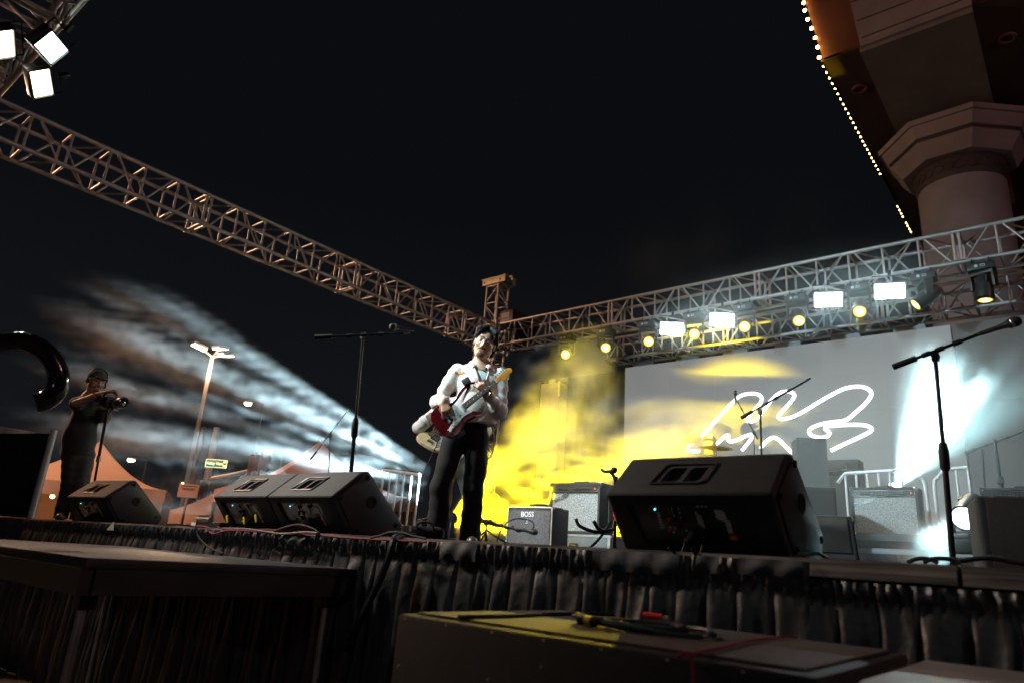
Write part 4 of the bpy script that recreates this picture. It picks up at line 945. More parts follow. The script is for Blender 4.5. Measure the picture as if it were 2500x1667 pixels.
# dark conga-like disc on a stand left of the drummer (mic shield)
p = A(1686, 1068, Y=9.9)
ms = thing('cymbal', 'dark upright disc shape left of the cap of the drummer', 'cymbal', (p.x, 9.9, p.z), group='drum kit')
MB().lathe([(.001, .02), (.04, .015), (.17, .0), (.17, -.003), (.001, .012)], frame((0, 0, 0), (.2, -.5, .6)), 24).build('bowl', m_blackmetal, ms, smooth=50)
MB().cyl((0, 0, RZ-p.z+.01), (0, 0, -.002), .010, n=8).build('stand_tube', m_blackmetal, ms)
# grey side panel left of the screen
p0, p1_ = A(1321, 937, Y=10.8), A(1366, 937, Y=10.8)
sp_ = thing('side_panel', 'grey upright panel between the singer and the video screen', 'loudspeaker', ((p0.x+p1_.x)/2, 10.8, DECK+.004))
MB().box((0, .15, (p0.z-DECK)/2), (p1_.x-p0.x, .3, p0.z-DECK-.01)).build('cabinet', mat('grey_cabinet', (.20, .20, .19), .6, 0, .2, 9), sp_, bev=.01)
MB().box(((p1_.x-p0.x)/2+.01, -.02, p0.z-DECK-.15), (.02, .03, .3)).build('edge_strip', m_cream, sp_)
MB().box((0, -.006, p0.z-DECK-.35), ((p1_.x-p0.x)*.8, .012, .5)).build('front_panel', m_case, sp_)
# ------------------------------------------------------------------ big columned canopy at right
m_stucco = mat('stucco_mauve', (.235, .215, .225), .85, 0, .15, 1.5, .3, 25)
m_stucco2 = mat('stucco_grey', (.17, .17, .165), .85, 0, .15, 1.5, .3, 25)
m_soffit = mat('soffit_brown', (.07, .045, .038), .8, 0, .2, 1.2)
m_fascia = mat('fascia_orange_lit', (.15, .055, .03), .7, 0, .2, 1.0)  # orange light on the fascia is put into this base colour
m_bulb = mat('amber_bulb', (.9, .6, .3), .3, emit=(1.0, .50, .14), estr=34)
YF = 12.35
zs = A(2008, 150, Y=YF).z
xl = A(2008, 150, Y=YF).x
can = thing('porch_canopy', 'dark overhanging canopy edged with amber bulbs at upper right', 'canopy', (xl, YF, zs))
bx0, bx1 = A(2098, 115, Y=YF).x, A(2372, 12, Y=YF).x
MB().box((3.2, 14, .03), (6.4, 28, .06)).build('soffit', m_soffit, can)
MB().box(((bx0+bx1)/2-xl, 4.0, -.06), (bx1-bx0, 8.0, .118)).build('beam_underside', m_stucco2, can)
o_ = Vector((xl, YF, zs))
f0 = [A(2010, 148, Y=YF), A(2098, 115, Y=YF), A(2072, -20, Y=YF), A(2030, -260, Y=YF), A(1900, -260, Y=YF), A(1962, -10, Y=YF)]
MB().add([p-o_ for p in f0]+[p-o_+Vector((0, .2, 0)) for p in f0], [(0, 1, 2, 3, 4, 5), (11, 10, 9, 8, 7, 6)]+[(i, (i+1) % 6, 6+(i+1) % 6, 6+i) for i in range(6)]).build('corner_fascia', m_fascia, can)
f1 = [A(2100, 114, Y=YF-.08), A(2372, 11, Y=YF-.08), A(2350, -200, Y=YF-.08), A(2030, -200, Y=YF-.08)]
bf = MB().add([p-o_ for p in f1]+[p-o_+Vector((0, .3, 0)) for p in f1], [(0, 1, 2, 3), (7, 6, 5, 4)]+[(i, (i+1) % 4, 4+(i+1) % 4, 4+i) for i in range(4)]).build('beam_face', m_stucco, can)
m_groove = mat('groove_dark', (.06, .05, .045), .9)
for (ax, ay), (bx_, by) in (((2092, 52), (2345, -44)), ((2103, 93), (2364, -6)), ((2078, 6), (2330, -90))):
    a, b = A(ax, ay, Y=YF-.088)-o_, A(bx_, by, Y=YF-.088)-o_; d = (b-a)
    MB().box((a+b)/2, (d.length, .012, .022), d.to_track_quat('X', 'Z').to_matrix()).build('groove', m_groove, bf)
f2 = [A(2374, 11, Y=YF), A(2520, -40, Y=YF), A(2520, -220, Y=YF), A(2352, -200, Y=YF)]
MB().add([p-o_ for p in f2]+[p-o_+Vector((0, .2, 0)) for p in f2], [(0, 1, 2, 3), (7, 6, 5, 4)]+[(i, (i+1) % 4, 4+(i+1) % 4, 4+i) for i in range(4)]).build('right_fascia', m_fascia, can)
bulbs_px = [(1962, 8), (1965, 26), (1972, 48), (1981, 70), (1990, 93), (1996, 116), (2000, 141)]
bm_ = MB().ball((0, 0, 0), .034, nu=10, nv=7).mesh('bulb', m_bulb, smooth=True)
for px_, py_ in bulbs_px:
    b = link('bulb', bm_, can); b.location = A(px_, py_, Y=YF-.05)-o_
k = 0
for py_ in (156, 169, 181, 193, 204, 215, 226, 237, 247, 257, 267, 277, 288, 298, 307, 316, 325, 334, 343, 352, 360, 369, 377, 386, 455, 463, 470, 477, 490, 496, 503, 509, 528, 534, 540):
    px_ = 2010+(py_-156)*(2236-2010)/(540-156)
    v = ray(px_, py_); p = CAM+v*((xl-.03-CAM.x)/v.x); k += 1
    b = link('bulb', bm_, can); b.location = Vector((xl-.03, p.y, zs+.01))-o_; b.scale = (.62,)*3
rod('bulb_rail', (-.01, 0, .01), (-.01, 26, .01), .02, m_blackmetal, can)
m_dl = mat('downlight_rim', (.22, .09, .045), .6)
for px_, py_ in ((2098, 216), (2458, 92)):
    p = A(px_, py_, Z=zs)-o_
    MB().lathe([(.10, 0), (.15, 0), (.15, -.03), (.10, -.03)], Matrix.Translation((p.x, p.y, -.005)), 20, ring=True).build('downlight', m_dl, can, smooth=30)
# column carrying the canopy
YC = 16.3
cx = A(2366, 600, Y=YC).x; rad = (A(2490, 600, Y=YC).x-A(2243, 600, Y=YC).x)/2*.93
col_ = thing('column', 'thick round mauve column with an octagonal capital behind the truss', 'column', (cx, YC, 0))
yf = YC-rad
zsh = A(2366, 418, Y=yf).z; zb1 = A(2366, 366, Y=yf-.1).z
MB().lathe([(rad, .0), (rad, zsh)], None, 48).build('shaft', m_stucco, col_, smooth=30)
MB().lathe([(rad*1.02, zsh+.002), (rad*1.04, zsh+.05), (rad*1.04, zb1-.04), (rad*1.1, zb1)], None, 48).build('necking_band', mat('dark_band', (.045, .035, .035), .7, 0, .2, 5, .6, 14), col_, smooth=30)
for k in range(14):
    a = math.pi+k*math.pi/13; c = Vector((rad*1.045*math.cos(a), rad*1.045*math.sin(a), (zsh+zb1)/2))
    MB().tube([c+Vector((-math.sin(a)*.10*math.cos(q), math.cos(a)*.10*math.cos(q), .09*math.sin(q))) for q in np.linspace(0, 2*math.pi, 11)[:-1]], .014, 5, closed=True).build('ornament', m_soffit, col_, smooth=True)
def octo(name, r0, z0, r1, z1, m):
    prof = [(r0, z0), (r1, z1)]; M = Matrix.Rotation(math.radians(22.5-3), 4, 'Z'); MB().lathe(prof, M, 8).build(name, m, col_)
zt1 = A(2366, 300, Y=yf-.6).z; zt2 = A(2366, 290, Y=yf-.6).z; zt3 = A(2366, 238, Y=yf-.8).z
octo('capital_lower', rad*1.32, zb1+.002, rad*1.60, zt1, m_stucco); octo('capital_groove', rad*1.5, zt1+.002, rad*1.5, zt2-.002, m_groove)
octo('capital_upper', rad*1.62, zt2, rad*1.78, zt3-.12, m_stucco); octo('capital_cap', rad*1.84, zt3-.118, rad*1.86, zt3, m_stucco)
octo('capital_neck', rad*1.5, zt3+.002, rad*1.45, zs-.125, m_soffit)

# ------------------------------------------------------------------ tents and street beyond the stage
m_tent = mat('tent_canvas_peach', (.62, .42, .32), .8, 0, .08, 2.0, .2, 8)
m_tent2 = mat('tent_canvas_pink', (.66, .42, .38), .8, 0, .08, 2.0, .2, 8)
m_tent3 = mat('tent_canvas_red', (.40, .13, .09), .8, 0, .1, 2.0)
m_warm = mat('string_bulb', (.9, .6, .3), .3, emit=(1, .62, .25), estr=14)
def tent(label, c, half, eave, peak, rotz, m, walls=(), bulbs=0, glow=0):
    t = thing('canopy_tent', label, 'tent', (c.x, c.y, 0), rotz, 'peaked canopy tents')
    for k in range(4):
        R = Matrix.Rotation(k*math.pi/2, 4, 'Z')
        def fn(u, v):                                     # one roof face, sagging in a concave curve to the eave
            h = half*(1-v)+.02*v; x = (2*u-1)*h; z = eave+(peak-eave)*(v**1.75)*(1-.12*(1-abs(2*u-1))*math.sin(v*math.pi))
            return R @ Vector((x, -h, z))
        MB().grid(fn, 13, 12).build('roof_panel', m, t, smooth=80)
        def vl(u, v): return R @ Vector(((2*u-1)*half, -half-.004-.02*math.sin(u*40)*v, eave-.30*v-.02*math.sin(u*17)*v))
        MB().grid(vl, 40, 4).build('valance', m, t, smooth=80)
        if k in walls:
            def wf(u, v): return R @ Vector(((2*u-1)*half, -half+.02+.05*math.sin(u*22+v)*v, eave-.05-(eave-.05)*v))
            MB().grid(wf, 40, 10).build('side_wall', m, t, smooth=80)
        p = R @ Vector((half-.03, -half+.03, 0)); rod('leg', p, p+Vector((0, 0, eave)), .022, m_steel, t)
    rod('centre_pole', (0, 0, eave-.2), (0, 0, peak+.04), .02, m_steel, t)
    for k in range(bulbs):
        MB().ball((-half+.25+k*.55, -half+.1, eave-.28-.08*math.sin(k*1.2)), .045, nu=8, nv=6).build('string_bulb', m_warm, t, smooth=True)
    if glow: lamp('tent_lamp', 'POINT', glow, (1.0, .50, .16), Matrix.Translation((-.4, -.4, eave-.25)), t, shadow_soft_size=.08)
    return t
pk = A(245, 1078, D=19.5); tent('peach canopy tent behind the camera operator with string lights under it', Vector((pk.x, pk.y, 0)), 1.75, A(405, 1200, D=18.3).z, pk.z, YAW+math.radians(22), m_tent, walls=(1, 2, 3), bulbs=4, glow=26)
pk = A(781, 1078, D=17.5); tent('pinkish peaked tent seen above the paired floor monitors', Vector((pk.x, pk.y, 0)), 1.9, pk.z-1.25, pk.z, YAW+math.radians(30), m_tent2, walls=(1, 2))
pk = A(905, 1185, D=21); tent('low dark red tent roof behind the white stair railing', Vector((pk.x, pk.y, 0)), 1.9, 1.55, pk.z, YAW+math.radians(10), m_tent3, walls=(0, 1))
pk = A(560, 1183, D=23); tent('small pale tent peak left of the paired floor monitors', Vector((pk.x, pk.y, 0)), 1.5, 1.75, pk.z, YAW, m_tent, walls=())

m_pole = mat('galvanised_pole', (.42, .36, .33), .5, .4, .15, 3)
m_lumW = mat('luminaire_white', (.95, .9, .85), .3, emit=(1.0, .84, .66), estr=16)
m_lumS = mat('luminaire_amber', (.95, .8, .6), .3, emit=(1.0, .72, .38), estr=26)
# triple headed street lamp
DS = 33.0
tp = A(519, 868, D=DS); lampT = thing('street_lamp', 'tall street lamp with three glowing heads in the white smoke', 'street lamp', (tp.x, tp.y, 0), group='street lamps')
MB().cyl((0, 0, 0), (0, 0, tp.z), .11, .075, 12).build('pole', m_pole, lampT, smooth=True)
MB().cyl((0, 0, 0), (0, 0, .5), .3, n=12).build('footing', m_stucco2, lampT)
for px_, py_ in ((486, 849), (538, 853), (551, 870)):
    c = A(px_, py_, D=DS+.1)-Vector((tp.x, tp.y, 0)); d = (c-Vector((0, 0, c.z))); d = d.normalized() if d.length > .01 else Vector((1, 0, 0))
    MB().cyl((0, 0, tp.z-.05), c+Vector((0, 0, .06)), .04, n=8).build('arm', m_pole, lampT)
    R = Matrix.Rotation(math.atan2(d.y, d.x)+.5, 3, 'Z') @ Matrix.Rotation(-.22, 3, 'Y')
    h_ = MB().box(c+Vector((0, 0, .09)), (.66, .44, .13), R).build('lamp_head', m_pole, lampT, bev=.02)
    MB().box(c+Vector((0, 0, .012)), (.58, .38, .02), R).build('lens', m_lumW, h_)
lamp('sodium_lamp', 'POINT', 2500, (1.0, .62, .34), Matrix.Translation((0, 0, tp.z-.7)), lampT, shadow_soft_size=.3)
def near_lamp(x, y, z, label, e, col):                    # lamp posts out of view; the right and rear ones are added light
    t = thing('street_lamp', label, 'street lamp', (x, y, 0), group='street lamps')
    MB().cyl((0, 0, 0), (0, 0, z+.3), .12, .08, 10).build('pole', m_pole, t, smooth=True)
    h_ = MB().box((.3, 0, z+.22), (.8, .35, .14)).build('lamp_head', m_pole, t, bev=.03)
    MB().box((.35, 0, z+.13), (.6, .28, .03)).build('lens', m_lumS, h_)
    lamp('sodium_lamp', 'POINT', e, col, Matrix.Translation((.35, 0, z-.15)), t, shadow_soft_size=.3)
near_lamp(-17.0, 0.4, 8.0, 'car park lamp out of view at left that lights the tents', 2900, (1.0, .52, .30))
near_lamp(9.5, 5.0, 9.0, 'added lamp out of view at right standing in for the amber building lights', 1000, (1.0, .45, .38))  # added post in place of amber light from the building
near_lamp(7.0, -24.0, 8.0, 'added white fill lamp on a post behind the viewer', 480, (.86, .93, 1.0))  # added fill for the dark front panels and the jacket
def far_lamp(px_, py_, D, label, e=0):
    c = A(px_, py_, D=D); t = thing('street_lamp', label, 'street lamp', (c.x, c.y, 0), group='street lamps'); d = _r*(.9)
    MB().cyl(d, d+Vector((0, 0, c.z+.1)), .06, .04, 8).build('pole', m_black, t)
    MB().tube([d+Vector((0, 0, c.z+.05)), d*.5+Vector((0, 0, c.z+.18)), Vector((0, 0, c.z+.10))], .03, 6).build('arm', m_black, t)
    h_ = MB().box((0, 0, c.z+.08), (.5, .32, .10)).build('lamp_head', m_pole, t, bev=.02)
    MB().ball((0, 0, c.z), (.20, .20, .11), nu=12, nv=7).build('lens', m_lumS, h_, smooth=True)
    if e: lamp('sodium_lamp', 'POINT', e, (1.0, .6, .28), Matrix.Translation((0, 0, c.z-.4)), t, shadow_soft_size=.25)
far_lamp(605, 985, 42, 'small amber street lamp glowing right of the tall triple lamp')
far_lamp(655, 1102, 46, 'distant amber street lamp above the mast arm')
far_lamp(320, 1122, 46, 'distant amber street lamp between the tents at left')
far_lamp(451, 1181, 46, 'distant amber street lamp over the pale notice board')
# traffic light pole with mast arm and lit street name sign
DT = 26.0
tp = A(523, 1078, D=DT); tl = thing('traffic_pole', 'leaning traffic pole with a mast arm and red signal left of the paired monitors', 'traffic light', (tp.x, tp.y, 0))
B_ = Vector((tp.x, tp.y, 0)); LT_ = lambda a, b, D=DT: A(a, b, D=D)-B_
MB().cyl((0, 0, 0), (0, 0, tp.z+.5), .14, .10, 12).build('pole', m_pole, tl, smooth=True)
MB().tube([LT_(507, 1170), LT_(560, 1160), LT_(650, 1138)], [.08, .07, .045], 8).build('mast_arm', m_pole, tl, smooth=True)
m_red = mat('red_signal', (.5, .05, .02), .4, emit=(1.0, .16, .03), estr=8)
for px_, py_ in ((618, 1142), (638, 1137)):
    c = LT_(px_, py_, DT-.1); sg = MB().box(c, (.34, .25, .95)).build('signal_head', mat('signal_pink_back', (.22, .15, .14), .6), tl, bev=.02)
    for k in (-1, 0, 1): MB().cyl(c+Vector((0, .12, k*.3)), c+Vector((0, .30, k*.3)), .12, n=10).build('visor', m_black, sg)
c = LT_(486, 1218); sg = MB().box(c, (.36, .30, 1.25)).build('signal_head', m_black, tl, bev=.02)
MB().ball(LT_(491, 1228, DT-.35), .085, nu=10, nv=7).build('red_lens', m_red, sg, smooth=True)
for k in (-.4, .1): MB().cyl(c+Vector((0, -.12, k)), c+Vector((0, -.32, k)), .13, n=10).build('visor', m_black, sg)
m_sgreen = mat('sign_green', (.02, .16, .07), .5, emit=(.05, .28, .12), estr=.5)
m_scream = mat('sign_cream', (.85, .8, .4), .5, emit=(1.0, .92, .48), estr=1.5)
ss = thing('street_name_sign', 'lit green street name sign with cream letters on the traffic pole', 'sign', A(529, 1131, D=DT-.3))
fx = _r; fy = Vector((0, 0, 1)); fz = fx.cross(fy); wS = .0; Msn = axes((0, 0, 0), fx, fy, fz)
MB().box((0, 0, 0), (.70, .26, .08), Msn.to_3x3()).build('sign_box', m_sgreen, ss, bev=.01)
fr = MB()
for a, b, w, h in ((0, .128, .72, .02), (0, -.128, .72, .02), (-.352, 0, .02, .27), (.352, 0, .02, .27), (.29, .07, .10, .06), (.29, -.07, .10, .06)): fr.box(Msn @ Vector((a, b, .042)), (w, h, .006), Msn.to_3x3())
fr.build('sign_border', m_scream, ss)
text('lettering', 'Valley View', .125, Msn @ Matrix.Translation((-.05, 0, .043)), m_scream, ss, .002, bold=.004)
MB().tube([(0, 0, .0), _r*-.2+Vector((0, .3, .0))], .03, 6).build('bracket', m_pole, ss)
nb = thing('notice_board', 'pale pink notice board on a post beside the traffic pole', 'sign', (A(460, 1197, D=21).x, A(460, 1197, D=21).y, 0))
c = A(460, 1197, D=21); m_board = mat('board_pink', (.55, .36, .30), .7, 0, .1, 3)
MB().box((0, 0, c.z), (.52, .04, .36), Matrix.Rotation(YAW+.12, 3, 'Z')).build('board', m_board, nb, bev=.005)
for k in range(5): MB().box(Matrix.Rotation(YAW+.12, 3, 'Z') @ Vector((0, -.024, .13-.02*k-(.03 if k > 1 else 0)))+Vector((0, 0, c.z)), (.42-.03*k, .004, .012), Matrix.Rotation(YAW+.12, 3, 'Z')).build('print_line', m_soffit, nb)
MB().cyl((0, 0, 0), (0, 0, c.z-.17), .035, n=10).build('post', m_pole, nb)
dpole = thing('street_lamp', 'unlit dark pole behind the notice board', 'street lamp', (A(455, 1250, D=28).x, A(455, 1250, D=28).y, 0), group='street lamps')
zz = A(486, 1040, D=28).z
MB().cyl((0, 0, 0), (0, 0, zz), .12, .08, 10).build('pole', mat('rust_pole', (.12, .045, .03), .7), dpole, smooth=True)
MB().cyl((0, 0, 0), (0, 0, .4), .2, n=10).build('footing', m_stucco2, dpole)
wall = thing('low_wall', 'low dark concrete wall along the far side of the street', 'wall', (A(600, 1262, D=38).x, A(600, 1262, D=38).y, 0), YAW)
for k in range(-8, 14): block('wall_panel', (k*2.45, 0, .55), (2.42, .25, 1.1), m_stucco2, wall)

# ------------------------------------------------------------------ things at the left edge
pt, pbm = A(124, 1048, D=8.6), A(77, 1256, D=8.6)
mf = thing('masking_flat', 'black masking board with a silver upright at the far left of the stage', 'screen panel', (pbm.x, pbm.y, DECK+.004))
o2 = Vector((pbm.x, pbm.y, DECK+.004)); hgt = pt.z-o2.z
rod('upright', (0, 0, 0), (0, 0, hgt), .035, m_alu, mf, 12)
w3 = _r*-1.0
MB().add([Vector((0, 0, .01))+w3*.04, w3*2.2+Vector((0, 0, .01)), w3*2.2+Vector((0, 0, hgt*.80)), w3*.04+Vector((0, 0, hgt*.955))]+[v+Vector((0, .05, 0)) for v in (Vector((0, 0, .01))+w3*.04, w3*2.2+Vector((0, 0, .01)), w3*2.2+Vector((0, 0, hgt*.80)), w3*.04+Vector((0, 0, hgt*.955)))], [(0, 1, 2, 3), (7, 6, 5, 4), (0, 1, 5, 4), (1, 2, 6, 5), (2, 3, 7, 6), (3, 0, 4, 7)]).build('board', m_drape, mf)
m_print = mat('banner_print', (.50, .36, .08), .6, 0, .9, 5, dirt=(.75, .74, .70))
bn = thing('banner', 'printed yellow and white banner edge showing above the black board', 'banner', A(0, 1062, D=9.2))
ob = A(0, 1062, D=9.2)
q0 = [A(-40, 1068, D=9.2), A(0, 1063, D=9.2), A(92, 1054, D=9.2), A(0, 1040, D=9.2), A(-40, 1034, D=9.2)]
MB().add([p-ob for p in q0]+[p-ob+Vector((0, .03, 0)) for p in q0], [(0, 1, 2, 3, 4), (9, 8, 7, 6, 5)]+[(i, (i+1) % 5, 5+(i+1) % 5, 5+i) for i in range(5)]).build('printed_face', m_print, bn)
MB().cyl(A(-40, 1068, D=9.25)-ob, Vector((A(-40, 1068, D=9.25).x-ob.x, A(-40, 1068, D=9.25).y-ob.y, DECK-ob.z)), .02, n=8).build('post', m_steel, bn)
m_gloss = mat('glossy_black', (.008, .008, .009), .12, 0, .2, 10, coat=.6)
gp = A(-150, 1300, D=4.3); cp = thing('curved_pipe', 'glossy black curved pipe arching in from the left edge', 'pipe', (gp.x, gp.y, 0))
pth = [Vector((gp.x, gp.y, 0)), A(-165, 1100, D=4.3), A(-130, 930, D=4.3), A(-60, 858, D=4.3), A(20, 836, D=4.3), A(75, 838, D=4.3), A(118, 866, D=4.3), A(142, 912, D=4.3), A(138, 952, D=4.3), A(112, 976, D=4.3), A(86, 984, D=4.3)]
MB().tube([p-Vector((gp.x, gp.y, 0)) for p in spline(pth, 7)], .052, 16).build('bent_tube', m_gloss, cp, smooth=60)
MB().cyl((0, 0, 0), (0, 0, .04), .16, n=20).build('base_plate', m_blackmetal, cp)
# ------------------------------------------------------------------ foreground platform and cases
PZ = 1.05
pf = thing('side_platform', 'dark low platform against the stage in the left foreground', 'platform', (-3.48, 1.65, 0))
m_plat = mat('platform_ply', (.026, .030, .038), .55, 0, .35, 2.2, .12, 70)
MB().box((-.60, .01, PZ-.02), (2.6, 1.21, .035)).build('top', m_plat, pf, bev=.004)
for y in (-.58, .60): MB().box((-.60, y, PZ-.085), (2.58, .04, .09)).build('rail', m_black, pf)
for x in (.68, -1.88): MB().box((x, .01, PZ-.085), (.04, 1.13, .09)).build('rail', m_black, pf)
for x, y in ((.60, -.53), (.60, .54), (-1.8, -.53), (-1.8, .54), (-.6, -.53)):
    lg = MB().cyl((x, y, .02), (x, y, PZ-.13), .019, n=12).build('leg', m_steel, pf, smooth=True); MB().cyl((x, y, .0), (x, y, .03), .03, n=12).build('foot_cap', m_rubber, lg)
    MB().box((x, y, PZ-.15), (.06, .06, .07)).build('leg_bracket', m_black, pf, bev=.005)
text('lettering', 'Wenger', .035, axes((.70, .15, PZ-.085), (0, 1, 0), (0, 0, 1), (1, 0, 0)), mat('faded_print', (.10, .10, .10), .6), pf, .0004) if False else None
fc2 = thing('stage_case', 'black cloth topped case in the right foreground with cables lying on it', 'case', (-1.555, 1.43, 0))
CZ = .975
MB().box((.565, .39, CZ/2), (1.13, .78, CZ)).build('body', m_cab, fc2, bev=.012, seg=2)
m_mat = mat('worn_top_felt', (.035, .035, .037), .9, 0, .35, 3.5, .3, 120, dirt=(.05, .05, .052))
MB().box((.565, .39, CZ+.004), (1.06, .70, .005)).build('top_felt', m_mat, fc2)
for x in np.arange(.03, 1.1, .16):
    MB().ball((x, .005, CZ-.012), .006, nu=6, nv=4).build('screw', m_brass, fc2)
    if x < .9: MB().ball((x, -.001, CZ-.12-.05*math.sin(x*9)), .005, nu=6, nv=4).build('screw', m_steel, fc2)
for y in (.06, .25, .45, .64): MB().ball((.004, y, CZ-.012), .006, nu=6, nv=4).build('screw', m_brass, fc2)
fc3 = thing('stage_case', 'case beside the cable case at lower right with light patches painted on top', 'case', (-.41, 1.45, 0))
m_litpatch = mat('painted_light_patch', (.14, .155, .17), .6, 0, .3, 4, .25, 90, dirt=(.22, .23, .24))  # grey pads stand in for light patches, their gaps for shadow bars
MB().box((.36, .40, (CZ-.02)/2), (.72, .80, CZ-.02)).build('body', m_cab, fc3, bev=.012, seg=2)
for x, w in ((.175, .30), (.53, .34)): MB().box((x, .42, CZ-.014), (w, .66, .01)).build('light_patch', m_litpatch, fc3, bev=.004)
# coiled cables on the case
def coil(label, c, n, rx, ry, m, r=.006, z=CZ+.012, seed=1):
    rn = random.Random(seed); pts = []
    for k in range(n*14):
        a = k*2*math.pi/14; q = 1+.10*math.sin(k*.37)+rn.uniform(-.03, .03)
        pts.append(Vector((c[0]+rx*q*math.cos(a)+.02*math.sin(k*.05), c[1]+ry*q*math.sin(a)+.02*math.cos(k*.07), z+.004*(k/14)+.006*math.sin(k*.9))))
    o = MB().tube(spline(pts, 2), r, 6).build('cable_coil', m, smooth=True); return tag(o, label, 'cable', 'coiled cables on the case')
m_cabteal = mat('cable_teal', (.02, .06, .07), .4, 0, .1, 10)
c1 = A(1530, 1530, Z=CZ+.01)
coil('black coiled cable on the foreground case', (c1.x, c1.y), 4, .155, .10, m_rubber, seed=2)
c2 = A(1600, 1540, Z=CZ+.01); coil('dark teal coiled cable beside the red plug', (c2.x, c2.y), 3, .15, .085, m_cabteal, .005, seed=5)
cpl = A(1592, 1508, Z=CZ+.02)
rp = thing('cable_plug', 'red cable plug lying on the coiled cable', 'plug', cpl); MB().cyl((-.03, 0, .004), (.03, .01, .004), .013, .011, 12).build('shell', mat('red_plastic', (.6, .03, .03), .4), rp, smooth=True); MB().cyl((.03, .01, .004), (.05, .013, .004), .008, n=10).build('tip', m_brass, rp)
cpl = A(1435, 1520, Z=CZ+.02)
yp = thing('cable_plug', 'yellow ringed cable plug at the left of the coil', 'plug', cpl); MB().cyl((-.03, 0, .004), (.02, .01, .004), .012, n=12).build('shell', m_rubber, yp, smooth=True); MB().cyl((-.01, .004, .004), (.006, .006, .004), .0135, n=12).build('ring', m_yellow, yp)
pts = [A(1120, 1505, Z=CZ+.012), A(1250, 1502, Z=CZ+.012), A(1400, 1497, Z=CZ+.012), A(1500, 1500, Z=CZ+.014)]
tag(MB().tube(spline(pts, 6), .006, 6).build('cable', m_rubber, smooth=True), 'straight black cable along the back of the foreground case', 'cable')
pts = [A(1945, 1552, Z=CZ+.012), A(1850, 1560, Z=CZ+.012), A(1760, 1580, Z=CZ+.012), A(1680, 1597, Z=CZ+.012), A(1655, 1602, Z=CZ+.010)]
e_ = pts[-1]; pts += [Vector((e_.x-.006, 1.41, CZ-.02)), Vector((e_.x-.006, 1.408, CZ-.35))]
m_cabred = mat('cable_magenta', (.22, .012, .045), .7, 0, .1, 10, spec=.2)
tag(MB().tube(spline(pts, 6), .003, 6).build('cable', m_cabred, smooth=True), 'thin dark red cable crossing the foreground case and hanging down', 'cable')

# ------------------------------------------------------------------ cables along the stage edge
def edge_cable(label, pxs, m, r=.0055, dy=-.035, name='cable'):
    pts = [A(a, b, Y=Y0+(c[0] if c else dy)) for a, b, *c in pxs]
    return tag(MB().tube(spline(pts, 7), r, 7).build(name, m, smooth=True), label, 'cable')
edge_cable('magenta cable looping along the stage edge under the paired monitors', [(478, 1284), (505, 1286), (512, 1298), (524, 1302), (560, 1294), (620, 1296), (668, 1300), (700, 1292), (735, 1287), (762, 1292), (778, 1305), (850, 1312), (930, 1317), (985, 1319), (1042, 1323)], m_cabred)
edge_cable('second magenta cable sagging beside the power strip', [(530, 1285), (550, 1292), (600, 1293), (660, 1292), (720, 1300), (770, 1309)], m_cabred, .004)
for i, (lb, q) in enumerate((('black cable arching over the other cables under the right paired monitor', [(660, 1302), (690, 1288), (730, 1280), (765, 1290), (780, 1302)]), ('dark cable draped along the edge below the paired monitors', [(545, 1289), (600, 1290), (650, 1297), (690, 1302), (740, 1298), (775, 1300)]), ('thin dark cable trailing down the skirt below the power strip', [(478, 1284), (485, 1310), (510, 1335), (545, 1350)]), ('black cable from the right paired monitor to the guitarist', [(905, 1312), (930, 1306), (955, 1298), (985, 1300), (1010, 1308), (1040, 1314)]))):
    edge_cable(lb, q, m_rubber if i != 1 else m_cabteal, .0055, -.045-.008*i)
edge_cable('thick black cable dropping from the stage edge past the skirt to the ground', [(1015, 1308, .10), (990, 1304, .06), (968, 1310, -.02), (957, 1330, -.07), (945, 1370, -.09), (925, 1420, -.10), (895, 1480, -.12), (862, 1550, -.14), (848, 1590, -.15)], m_rubber, .017)
edge_cable('red and blue lead trailing from behind the large near monitor', [(1975, 1347, .45), (1995, 1350, .40), (2012, 1357, .3), (2026, 1366, .15)], m_cabred, .006)
for k, (x0, x1) in enumerate(((2215, 2290), (2255, 2345))):
    edge_cable(f'{["left", "right"][k]} black cable loop on the deck near the round stand base', [(x0, 1372, 1.6), (x0+20, 1364, 1.6), ((x0+x1)/2, 1362, 1.6), (x1-15, 1366, 1.6), (x1, 1374, 1.6)], m_rubber, .010)
edge_cable('black cables lying on the deck before the dark loudspeaker box', [(2345, 1368, 1.0), (2390, 1362, 1.0), (2430, 1362, 1.0), (2470, 1370, 1.0), (2510, 1376, 1.0)], m_rubber, .010)
# power strip and small boxes on the edge
p = A(505, 1278, Y=Y0+.05); ps = thing('power_strip', 'small power strip with metal plugs at the stage edge left of the paired monitors', 'power strip', (p.x, p.y, DECK+.004))
MB().box((.05, 0, .02), (.34, .06, .035)).build('body', m_black, ps, bev=.005)
for k in range(5): MB().cyl((-.08+.035*k, -.02, .04), (-.08+.035*k, -.03, .06), .012, n=10).build('plug', m_brass, ps)
MB().box((-.11, -.032, .02), (.06, .004, .02)).build('socket_plate', m_whitetxt, ps)
p = A(985, 1298, D=4.9); db = thing('junction_box', 'grey junction box at the feet of the guitarist', 'box', (p.x, p.y, DECK+.004), YAW)
MB().box((0, 0, .055), (.09, .12, .11)).build('case', mat('grey_box', (.22, .23, .24), .5, 0, .15, 12), db, bev=.008); MB().box((0, -.062, .03), (.05, .004, .03)).build('socket', m_white, db)
p = A(1040, 1296, D=5.1); pd = thing('pedal_bag', 'dark slumped gear bag beside the shoes of the guitarist', 'bag', (p.x, p.y, DECK+.004), YAW)
